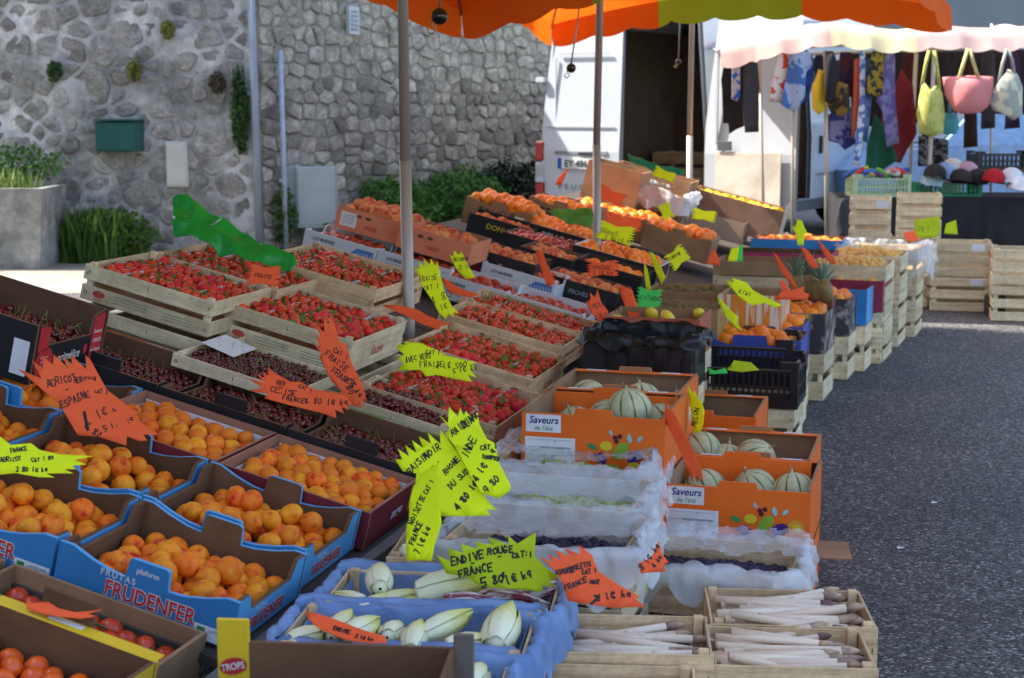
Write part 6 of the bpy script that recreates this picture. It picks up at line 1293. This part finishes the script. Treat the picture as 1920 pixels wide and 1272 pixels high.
tier_box(1500, 494, .50, .36, .08, .58, mat('old_wood_board', (.36, .24, .13), .8), TAN, 'brown wooden box amid the upright red cards', None, yaw=18)
tier_box(1580, 452, .60, .36, .16, .60, mat('bright_blue_print', (.03, .25, .62), .5), KRAFT, 'blue edged box of the last row before the clothes stall', 'orange', .036, 'orange in the last blue edged box', .04, yaw=18)
tier_box(1560, 478, .60, .34, .14, .60, mat('magenta_print', (.42, .03, .14), .5), KRAFT, 'magenta box before the last blue edged box', None, yaw=18)
def pineapple(px, py, z, label, lean):
    p = atZ(px, py, z); t = thing('pineapple', Matrix.Translation(p) @ Euler((lean, .1, 0)).to_matrix().to_4x4() @ Matrix.Scale(.72, 4), label, 'pineapple', 'pineapples on the low tier')
    mb = MB(); mb.lathe([(.0, -.09), (.04, -.085), (.058, -.03), (.058, .03), (.045, .08), (.02, .095)], 14); mb.build('body', M_PINE, t)
    mb = MB(); rq = random.Random(px)
    for i in range(26):
        a = i * 2.4; o = .012 + .030 * (1 - i / 26); L_ = .09 + .07 * (i / 26); d = Vector((math.cos(a), math.sin(a), 0)); q = Vector((-d.y, d.x, 0)) * .010
        b0 = Vector((0, 0, .085 + .002 * i)); mb.add([b0 + d * .012 - q, b0 + d * .012 + q, b0 + d * (o + .03) + Vector((0, 0, L_ * .6)) + q * .7, b0 + d * (o + .03) + Vector((0, 0, L_ * .6)) - q * .7, b0 + d * (o + .07) + Vector((0, 0, L_))], [(0, 1, 2, 3), (3, 2, 4)])
    mb.build('leaf_crown', M_PINL, t)
for i, (px, py, lb) in enumerate(((1494, 548, 'pineapple leaning beside the upright red card'), (1520, 545, 'pineapple in the middle of the three'), (1546, 552, 'pineapple nearest the aisle'))): pineapple(px, py - 6, .54, lb, -.5 - .2 * i)
tier_box(1560, 562, .40, .34, .10, .46, mat('red_brown_board', (.20, .06, .04), .7), KRAFT, 'low red brown box holding the pineapples', None, yaw=19)
# wooden crates of the far corner
def far_crate(px, py, L, W, H, zt, yaw, label, corner=(1, -1), m=None, sticker=None):
    T = on_flat(px, py, L, W, H, zt, corner, yaw); r, P = slat_crate(T, L, W, H, label, m=m or PALEWOOD, rows=3, gap=.34, group='stacked wooden crates at the far corner', t=.008, post=.03); 
    decal(P['f2'], 'paper_label', rect(L * .28, .0, .09, .05), PAPER, .005)
    if sticker: decal(P['r2'], 'picture_label', rect(0, -.02, .16, .14), sticker, .005)
    return T
for k, lb in ((0, 'upper'), (1, 'lower')):
    z = .50 - k * .25; dy = 0
    for j, (px, yaw, nm) in enumerate(((1862, 14, 'corner'), (1746, 14, 'inner'), (1985, 14, 'outermost'))):
        T = on_flat(px, [457, 451, 470][j], .42, .34, .245, .50, (1, -1), yaw); T.translation.z -= k * .25; r, P = slat_crate(T, .42 if j != 1 else .40, .34, .243, '%s crate of the %s stack by the clothes stall' % (lb, nm), m=PALEWOOD, rows=3, gap=.34, group='stacked wooden crates at the far corner', t=.008, post=.03)
        decal(P['f2'], 'paper_label', rect(.11, .0, .09, .05), PAPER, .005)
        if j == 0 and k == 0: decal(P['r2'], 'picture_label', rect(.02, -.03, .15, .15), mat('label_navy', (.05, .07, .20), .5), .005)
far_crate(1672, 374, .30, .42, .30, .80, 14, 'wooden crate standing alone on the stacks by the clothes table'); 
M_ = on_flat(1672, 446, .30, .42, .24, .50, (1, -1), 14)
for k in (0, 1):
    T = M_.copy(); T.translation = (M_.translation.x, M_.translation.y, .004 + .25 * k); slat_crate(T, .30, .42, .243, 'crate at the %s of the stack under the lone crate' % ('foot', 'top')[k], m=PALEWOOD, rows=3, gap=.34, group='stacked wooden crates at the far corner', t=.008, post=.03)
T = on_flat(1792, 370, .34, .40, .26, .80, (1, -1), 14); T.translation.y += .35
for k in range(3):
    T3 = T.copy(); T3.translation.z = .004 + .265 * k; slat_crate(T3, .34, .40, .258, '%s sunlit crate in the stack behind the corner crates' % ('lowest', 'middle', 'topmost')[k], m=PALEWOOD, rows=3, gap=.34, group='sunlit crates behind the corner stacks', t=.008, post=.03)
p = atZ(1869, 594, 0); wt = thing('parasol_weight', Matrix.Translation((p.x, p.y + .06, 0)), 'dark square block with a cord standing before the corner crates', 'weight'); slab(wt, 'block', (0, 0, .075), (.12, .12, .15), DARKM, bev=.01)
mb = MB(); mb.tube([(0, 0, .15), (-.01, .06, .30), (-.03, .08, .45)], .004, 6); mb.build('cord', RINK, wt)
p = atZ(1586, 668, 0); M_ = Matrix.Translation((p.x, p.y, .034)) @ Euler((1.4, .3, .5)).to_matrix().to_4x4() @ Matrix.Scale(.042, 4); tag(ob('fallen_lemon', KINDS_['lemon'][0], None, M_), 'lone yellow lemon lying on the asphalt beside the crates', 'lemon')
for px, py, lb in ((1752, 943, 'small white scrap of paper on the asphalt, the farther one'), (1688, 1028, 'small white scrap of paper on the asphalt, the nearer one')):
    p = atZ(px, py, 0.005); mb = MB(); mb.add([(-.012, -.006, 0), (.010, -.009, .003), (.014, .006, .001), (-.008, .008, .004)], [(0, 1, 2, 3)]); tag(mb.build('paper_scrap', PAPER, None, Matrix.Translation(p)), lb, 'litter')
# ------------------------------------------------------------------ bags and cards
M_GBAG = mat('green_bag_film', (.035, .60, .09), .18, (.02, .46, .06), 5, .35, 12, translu=.5, spec=.7)
def soft_bag(name, poly, P, n, m, label, amp=.03, freq=14, thick=.004, cuts=16):
    T = plane_frame(P, n); Ti = T.inverted(); nn = T.col[2].to_3d(); pts = [(q.x, q.y) for q in [Ti @ hit(x, y, P, nn) for x, y in poly]]
    fn = lambda x, y: amp * (1 - 2.2 * abs(noise.noise(Vector((x * freq, y * freq, 3)))) - .9 * abs(noise.noise(Vector((x * freq * 2.3, y * freq * 2.3, 8)))))
    return tag(ob(name, flat_mesh(name, pts, fn, m, thick, cuts, True, cuts), None, T), label, 'bag')
soft_bag('plastic_bag', [(324, 370), (352, 370), (372, 384), (420, 412), (465, 438), (490, 462), (520, 470), (556, 488), (560, 500), (545, 514), (520, 508), (500, 498), (470, 495), (440, 480), (410, 478), (395, 462), (360, 448), (326, 446)], atS(430, 455, .34), (-.05, -.75, .65), M_GBAG, 'bright green plastic bag lying over the strawberries', .030, 7, .002, 30)
soft_bag('plastic_bag', [(1028, 400), (1050, 392), (1080, 394), (1110, 392), (1112, 420), (1106, 428), (1075, 422), (1048, 412)], atS(1070, 410, .32), (0, -.7, .7), mat('leaf_green_film', (.16, .42, .07), .3, translu=.3), 'leaf green plastic bag on the oranges before the middle pole', .02, 12)
soft_bag('plastic_bag', [(1176, 291), (1196, 296), (1222, 308), (1262, 316), (1284, 322), (1282, 331), (1258, 330), (1230, 322), (1200, 312), (1180, 304)], atS(1230, 312, .62), (0, -.7, .7), mat('sea_green_film', (.02, .36, .20), .3, translu=.3), 'sea green plastic bag on the boxes below the van', .02, 12)
T = on_slope(1292, 372, .62, .38, .15, .24); rt = thing('wrapped_box', T, 'film wrapped box among the kraft boxes below the van', 'box'); box_panels(rt, .55, .38, .15, .008, TAN, TAN); drape(T, .55, .38, .15, M_FILMW, 'dusty clear film over the box below the van', over=.12, inner=.03, amp=.05, seed=21)
T = on_uv(7.9, .95, .8, .8, .2, .0)
def C(poly, base, n, m, label, lines=(), h=.2, z=None, **k):
    P = atS(base[0], base[1], h) if z is None else atZ(base[0], base[1], z); return card(poly, P, n, m, label, lines, **k)
up = (-.05, -.72, .69)
C([(45, 713), (86, 725), (72, 699), (91, 711), (92, 691), (109, 703), (113, 688), (122, 695), (136, 707), (127, 688), (145, 702), (143, 686), (169, 707), (170, 687), (178, 692), (204, 738), (222, 750), (248, 769), (256, 775), (253, 784), (299, 818), (269, 816), (277, 828), (260, 828), (238, 818), (237, 836), (183, 818), (146, 816), (130, 790), (113, 762)], (190, 815), up, FLUOR, 'big orange card for apricots on the blue trays',
  [('ABRICOT', 96, 737, 14, 11, .8), ('BERGERON', 145, 728, 3, 8, .7, .8), ('-', 130, 745, 25, 12), ('ESPAGNE', 118, 770, 22, 11, .8), ('CAT I', 180, 742, -8, 7, .7), ('3 80', 158, 800, -40, 12, .9), ('/', 160, 775, -130, 30, 2.2), ('le kg', 185, 785, 20, 14, .8), ('5 le 2kg', 196, 808, 18, 10, .8)], h=.14)
C([(0, 822), (22, 838), (60, 834), (75, 845), (110, 852), (176, 857), (140, 863), (163, 872), (135, 874), (143, 880), (120, 880), (138, 888), (85, 887), (102, 895), (70, 894), (30, 887), (-14, 892), (-30, 850), (-24, 826)], (70, 890), up, FLUOY, 'yellow card for apricots at the picture edge', [('FRANCE', 22, 852, 12, 7, .7), ('ABRICOT', 2, 868, 5, 8, .7), ('CAT I NV', 60, 867, 8, 7, .7), ('2 80 le kg', 30, 884, 0, 8, .8)], h=.14)
C([(503, 693), (516, 703), (544, 717), (563, 717), (591, 731), (640, 739), (650, 745), (662, 762), (648, 757), (655, 770), (640, 764), (645, 776), (628, 768), (631, 784), (600, 773), (550, 762), (497, 751), (505, 742), (468, 740), (494, 733), (470, 718), (497, 722), (483, 708), (498, 714), (492, 700), (505, 709)], (600, 780), up, FLUOR, 'orange card lying across the cherry boxes', [('CERISE', 508, 738, -8, 11, .8), ('RED', 520, 725, 0, 8, .7), ('FRANCE', 530, 752, -6, 9, .8), ('CAT I', 560, 728, -20, 7, .7), ('8 80 le kg', 572, 756, -4, 11, .8)], h=.20)
C([(630, 601), (636, 625), (642, 648), (653, 651), (661, 683), (670, 702), (681, 725), (688, 755), (681, 747), (684, 761), (677, 751), (678, 765), (660, 760), (641, 758), (640, 733), (622, 716), (603, 676), (606, 668), (591, 651), (606, 659), (597, 635), (608, 646), (603, 622), (615, 634), (617, 610), (624, 621)], (650, 765), (-.15, -.85, .5), FLUOR, 'upright orange card against the middle strawberry crate', [('FRAISE', 612, 672, -35, 11, .8), ('CAT I', 628, 665, -30, 8, .7), ('FRANCE', 622, 700, -35, 11, .8), ('3 80', 640, 712, -60, 12, .9), ('le kg', 655, 715, -60, 10, .8)], h=.18)
C([(746, 656), (765, 655), (755, 651), (790, 651), (822, 662), (834, 669), (862, 675), (895, 682), (880, 685), (895, 691), (882, 695), (894, 709), (877, 703), (885, 717), (853, 710), (820, 703), (798, 706), (789, 695), (746, 697), (757, 685), (747, 677), (759, 671), (747, 663)], (830, 715), up, FLUOY, 'yellow card lying on the strawberries beside the rail', [('AVEC VERS', 762, 684, 12, 9, .8, .8), ('CAT I', 800, 668, 0, 7, .7), ('FRAISE', 788, 690, 3, 10, .8), ('4 le 500', 818, 692, 2, 10, .8), ('5 le kg', 850, 700, 8, 9, .8)], h=.17)
nz = (-.05, -.88, .45)
C([(744, 868), (757, 868), (750, 850), (770, 862), (763, 843), (783, 855), (776, 834), (796, 847), (789, 827), (811, 839), (805, 820), (828, 839), (828, 815), (840, 827), (858, 852), (875, 880), (895, 910), (915, 940), (932, 958), (912, 955), (920, 967), (875, 968), (831, 968), (800, 950), (779, 917), (782, 891), (757, 888)], (850, 968), nz, FLUOY, 'yellow card for black grapes, middle of the three overlapping', [('RAISIN', 770, 893, 40, 11, .8), ('NOIR', 802, 866, 35, 12, .8), ('CAT I', 803, 895, 35, 9, .7), ('RHONE', 838, 893, 48, 10, .8), ('DU SUD', 846, 918, 42, 11, .8), ('4 80 le kg', 860, 958, 52, 12, 1.1)], z=.58)
C([(846, 776), (862, 792), (866, 777), (873, 790), (876, 782), (887, 792), (898, 783), (901, 804), (914, 828), (930, 836), (935, 868), (958, 912), (957, 920), (936, 935), (904, 926), (880, 888), (852, 839), (837, 821), (846, 812), (827, 789), (843, 803)], (890, 955), nz, FLUOY, 'yellow card for white grapes, behind the other two', [('RAISIN', 852, 825, 35, 11, .8), ('BLANC', 872, 812, 35, 11, .8), ('INDE', 876, 862, 58, 13, .8), ('CAT I', 902, 848, 4, 9, .8), ('THOMPSON', 904, 862, -8, 7, .7, .8), ('4 le kg', 896, 905, 58, 13, .9), ('9 80', 915, 925, 50, 12, .9)], z=.60)
C([(779, 917), (800, 890), (840, 868), (834, 900), (828, 935), (829, 982), (814, 1025), (808, 1052), (785, 1050), (761, 1052), (761, 1010), (763, 985), (768, 976), (770, 947)], (790, 1052), (-.25, -.9, .35), FLUOY, 'yellow card standing in front of the other two, narrow and tall', [('NOISETTE', 775, 985, 62, 10, .7), ('CAT I', 805, 930, 60, 8, .7), ('FRANCE', 775, 1022, 66, 10, .8), ('7 le kg', 786, 1040, 66, 11, .8)], z=.52)
C([(817, 1040), (843, 1052), (841, 1028), (868, 1037), (866, 1020), (894, 1030), (892, 1016), (920, 1022), (917, 1008), (954, 1022), (952, 1004), (970, 1020), (1005, 998), (1002, 1043), (1022, 1062), (1048, 1081), (1030, 1090), (1044, 1100), (1018, 1099), (1016, 1111), (1000, 1108), (945, 1104), (901, 1101), (880, 1084), (837, 1075)], (930, 1100), (0, -.95, .3), FLUOD, 'lime card for red endives in front of the plain wooden crate', [('ENDIVE', 848, 1061, 13, 14, 1.1), ('ROUGE', 915, 1041, 8, 13, 1.1), ('CAT:I', 960, 1048, 6, 11, 1.0), ('FRANCE', 862, 1083, 12, 14, 1.1), ('-', 934, 1052, 8, 14), ('-', 884, 1064, 12, 14), ('5 80', 904, 1102, 14, 15, 1.2), ('e', 942, 1082, 8, 8, .9), ('le kg', 952, 1096, 18, 17, 1.1, .8)], z=.44, bend=.25)
C([(1012, 1044), (1035, 1057), (1027, 1040), (1050, 1052), (1040, 1033), (1070, 1046), (1057, 1030), (1088, 1041), (1085, 1024), (1108, 1040), (1123, 1072), (1158, 1095), (1199, 1119), (1192, 1124), (1211, 1138), (1150, 1140), (1065, 1127), (1050, 1084)], (1120, 1135), (.05, -.85, .5), FLUOR, 'orange card for asparagus between the endives and the asparagus', [('ASPERGE', 1042, 1078, 8, 9, .8, .8), ('VIOLETTE', 1068, 1072, 14, 9, .8, .8), ('CAT I', 1092, 1078, 10, 8, .8), ('FRANCE', 1060, 1108, 22, 10, .8), ('MAR', 1107, 1095, 0, 8, .8), ('1', 1105, 1128, -40, 22, 1.5), ('6 le kg', 1118, 1128, 8, 13, .9)], z=.42)
C([(1234, 1014), (1242, 1040), (1254, 1054), (1246, 1058), (1248, 1072), (1202, 1075), (1196, 1057), (1212, 1050), (1225, 1040)], (1225, 1075), (.1, -.9, .4), FLUOR, 'small orange card before the black grape crate', [('8 le kg', 1206, 1070, 55, 11, .7), ('4 kg', 1228, 1066, 55, 9, .7)], z=.42)
C([(572, 1152), (588, 1152), (610, 1156), (640, 1165), (680, 1180), (722, 1194), (726, 1208), (690, 1206), (650, 1199), (600, 1180), (580, 1165)], (650, 1190), (0, -.35, .94), FLUOR, 'orange card lying flat on the front endives', [('ENDIVE', 625, 1180, -16, 7, .8), ('3 le kg', 665, 1195, -14, 7, .8)], z=.43)
C([(1268, 757), (1274, 772), (1279, 775), (1290, 815), (1303, 850), (1315, 880), (1318, 905), (1311, 892), (1306, 905), (1300, 890), (1298, 905), (1290, 882), (1275, 840), (1262, 800), (1251, 787), (1260, 784), (1254, 772), (1263, 776)], (1300, 900), (-.75, -.6, .25), FLUOR, 'tall orange card leaning in the front melon box', z=.42)
C([(1299, 725), (1305, 742), (1309, 735), (1314, 752), (1318, 748), (1322, 772), (1318, 795), (1312, 812), (1300, 810), (1297, 770), (1296, 745)], (1305, 812), (-.7, -.65, .3), FLUOY, 'narrow yellow card standing behind the tall orange one', [('MELON', 1304, 800, 75, 9, .7)], z=.46)
C([(50, 1125), (60, 1132), (90, 1128), (110, 1140), (140, 1147), (195, 1145), (165, 1151), (180, 1157), (150, 1160), (90, 1152), (50, 1142)], (100, 1158), (0, -.5, .86), FLUOR, 'orange card lying on the vine tomatoes', h=.15)
C([(775, 502), (787, 506), (783, 492), (796, 503), (794, 487), (806, 500), (808, 489), (816, 502), (820, 492), (825, 515), (832, 545), (845, 570), (860, 588), (850, 585), (852, 596), (841, 588), (836, 598), (824, 588), (808, 560), (790, 535), (788, 522)], (835, 600), (.05, -.8, .6), FLUOY, 'tall yellow card beside the near pole', [('FRAISE', 788, 530, 8, 9, .7, .8), ('CAT I', 795, 545, 8, 8, .7), ('4 80', 812, 572, 25, 14, .8), ('le kg', 828, 582, 20, 10, .7)], h=.18)
C([(843, 480), (850, 484), (852, 473), (860, 480), (866, 474), (870, 483), (876, 495), (891, 520), (873, 523), (855, 505)], (880, 523), nz, FLUOY, 'small yellow card on the white nectarine trays', [('NECTARINE', 852, 492, 5, 6, .6, .7), ('3 le kg', 862, 508, 15, 8, .7)], h=.18)
C([(824, 521), (842, 528), (862, 540), (900, 553), (880, 558), (842, 549)], (865, 555), up, FLUOR, 'orange card pointing along the white trays behind the tall yellow card', h=.17)
C([(716, 576), (740, 574), (765, 577), (785, 582), (802, 592), (850, 612), (830, 610), (822, 620), (790, 607), (760, 592)], (780, 605), up, FLUOR, 'long orange card passing behind the near pole', h=.18)
C([(1096, 572), (1106, 566), (1104, 556), (1113, 563), (1118, 551), (1126, 570), (1145, 590), (1142, 595), (1156, 606), (1140, 605), (1132, 613), (1112, 592)], (1130, 612), (.1, -.8, .6), FLUOR, 'orange card on the end of the last strawberry crate', [('PECHE', 1112, 582, 20, 8, .7), ('3 le kg', 1124, 598, 20, 8, .7)], h=.19)
C([(1008, 480), (1014, 476), (1022, 477), (1026, 495), (1034, 510), (1041, 532), (1026, 538), (1017, 512)], (1030, 538), (-.3, -.8, .5), FLUOR, 'upright orange card in front of the dark peach box', h=.2)
C(starburst(1130, 504, 62, 26, 2, 6, 3), (1130, 518), nz, FLUOR, 'jagged orange card on the dark box', [('ORANGE', 1110, 506, 0, 8, .7), ('2 le kg', 1112, 515, 0, 7, .7)], h=.2)
C([(1160, 543), (1170, 540), (1186, 545), (1200, 590), (1192, 598), (1180, 597)], (1188, 598), (-.2, -.85, .5), FLUOR, 'pale orange card leaning in the white framed slot', h=.22)
C(starburst(1216, 561, 52, 36, -8, 6, 4), (1215, 580), nz, FLUOG, 'bright green card beside the lemons', [('CITRON', 1200, 562, -5, 8, .7)], h=.25)
C([(1222, 475), (1230, 478), (1240, 500), (1248, 520), (1240, 534), (1230, 510)], (1240, 533), (-.5, -.8, .35), FLUOY, 'narrow yellow card upright at the rail, the taller of two', h=.25)
C([(1210, 494), (1215, 505), (1220, 545), (1211, 544), (1208, 515)], (1215, 545), (-.7, -.65, .3), FLUOY, 'thin yellow card seen edge on beside the green card', h=.25)
C(starburst(1270, 483, 44, 30, 40, 6, 5), (1262, 500), nz, FLUOY, 'yellow card before the kraft orange box at the rail', [('CLEMENTINE', 1254, 490, 30, 6, .6, .6)], h=.22)
C(starburst(1154, 439, 76, 28, -12, 7, 6), (1160, 455), up, FLUOY, 'yellow card lying on the oranges beside the middle pole', [('ORANGE', 1126, 438, -10, 8, .7), ('2 80 le kg', 1134, 448, -10, 7, .7)], h=.26)
C(starburst(1168, 417, 76, 22, -12, 4, 7), (1175, 428), up, FLUOR, 'long red card on the oranges above the yellow one', h=.28)
C(starburst(1147, 370, 58, 22, -22, 4, 8), (1150, 382), up, FLUOR, 'red card pointing down before the van door', h=.36)
C([(1068, 313), (1060, 330), (1052, 348), (1040, 346), (1046, 334)], (1048, 347), (-.4, -.85, .3), FLUOR, 'pointed red card standing before the number plate', h=.32)
C(starburst(1249, 397, 34, 20, -70, 5, 9), (1252, 412), nz, FLUOY, 'small yellow card upright before the grapefruit', h=.32)
C(starburst(1320, 404, 50, 18, -10, 5, 10), (1322, 413), up, FLUOY, 'yellow card lying below the grapefruit', h=.34)
C(starburst(1246, 328, 46, 16, -20, 5, 11), (1246, 336), up, FLUOY, 'yellow card on the boxes below the van', h=.58)
C([(1325, 495), (1332, 475), (1338, 467), (1344, 476), (1352, 498)], (1338, 498), nz, FLUOR, 'small red triangular card at the rail', h=.25)
C([(1364, 490), (1370, 468), (1386, 464), (1382, 490)], (1375, 492), nz, FLUOY, 'small yellow card beside the red triangle', z=.72)
C([(1382, 490), (1386, 460), (1393, 460), (1392, 490)], (1388, 492), nz, FLUOG, 'narrow green card behind the small yellow one', z=.72)
C([(1484, 428), (1492, 424), (1494, 414), (1503, 416), (1508, 428), (1514, 438), (1508, 440), (1507, 460), (1496, 460), (1492, 440)], (1500, 462), nz, FLUOY, 'hand shaped yellow card before the clothes stall', z=.66)
C([(1500, 462), (1516, 470), (1530, 490), (1536, 502), (1522, 504), (1510, 485)], (1525, 503), (-.3, -.85, .4), FLUOR, 'pale red card slanting among the low boxes', z=.66)
C([(1532, 450), (1545, 462), (1560, 478), (1570, 494), (1556, 496), (1542, 472)], (1560, 496), (-.3, -.85, .4), FLUOR, 'red card slanting before the film covered crate', z=.66)
C([(1451, 474), (1460, 482), (1478, 510), (1495, 538), (1486, 540), (1464, 508)], (1490, 540), (-.5, -.8, .35), FLUOR, 'long red card leaning before the pineapples', z=.66)
C([(1460, 525), (1472, 530), (1482, 545), (1508, 537), (1507, 548), (1518, 552), (1514, 562), (1452, 562), (1466, 545)], (1485, 562), nz, FLUOR, 'red cards fallen below the pineapples', z=.62)
C([(1358, 528), (1375, 532), (1372, 524), (1400, 532), (1412, 545), (1440, 560), (1466, 574), (1452, 578), (1435, 568), (1410, 573), (1385, 556)], (1415, 575), up, FLUOY, 'long yellow card beside the striped box', [('KIWI', 1385, 550, -20, 8, .7)], z=.64)
C([(1343, 554), (1352, 562), (1368, 580), (1384, 594), (1382, 605), (1392, 620), (1378, 614), (1358, 590)], (1385, 620), (-.4, -.8, .45), FLUOY, 'yellow card hanging over the violet blue box', z=.60)
C([(1714, 415), (1740, 412), (1758, 410), (1764, 430), (1756, 446), (1714, 446)], (1738, 446), nz, FLUOD, 'large lime card on the corner crates', [('PDT', 1722, 435, 0, 10, .8)], z=.53)
C([(1770, 438), (1774, 420), (1792, 414), (1796, 440)], (1784, 440), nz, FLUOD, 'small lime card beside the large one on the corner crates', z=.53)
C([(1692, 438), (1714, 434), (1724, 452), (1702, 454)], (1708, 454), up, FLUOR, 'small red card lying on the inner corner crate', z=.52)
C(starburst(495, 517, 66, 34, -5, 8, 12), (500, 535), nz, FLUOR, 'jagged orange card at the edge of the upslope strawberries', [('FRAISE', 478, 520, -5, 7, .6)], h=.30)
C([(1325, 688), (1340, 695), (1360, 690), (1365, 700), (1330, 702)], (1345, 700), nz, FLUOG, 'pale green card stuffed in the black crate', z=.44)
C([(1362, 694), (1390, 698), (1424, 694), (1408, 680), (1376, 676), (1376, 690)], (1395, 700), nz, FLUOD, 'lime card stuffed in the black crate', z=.44)
flush_items(300)
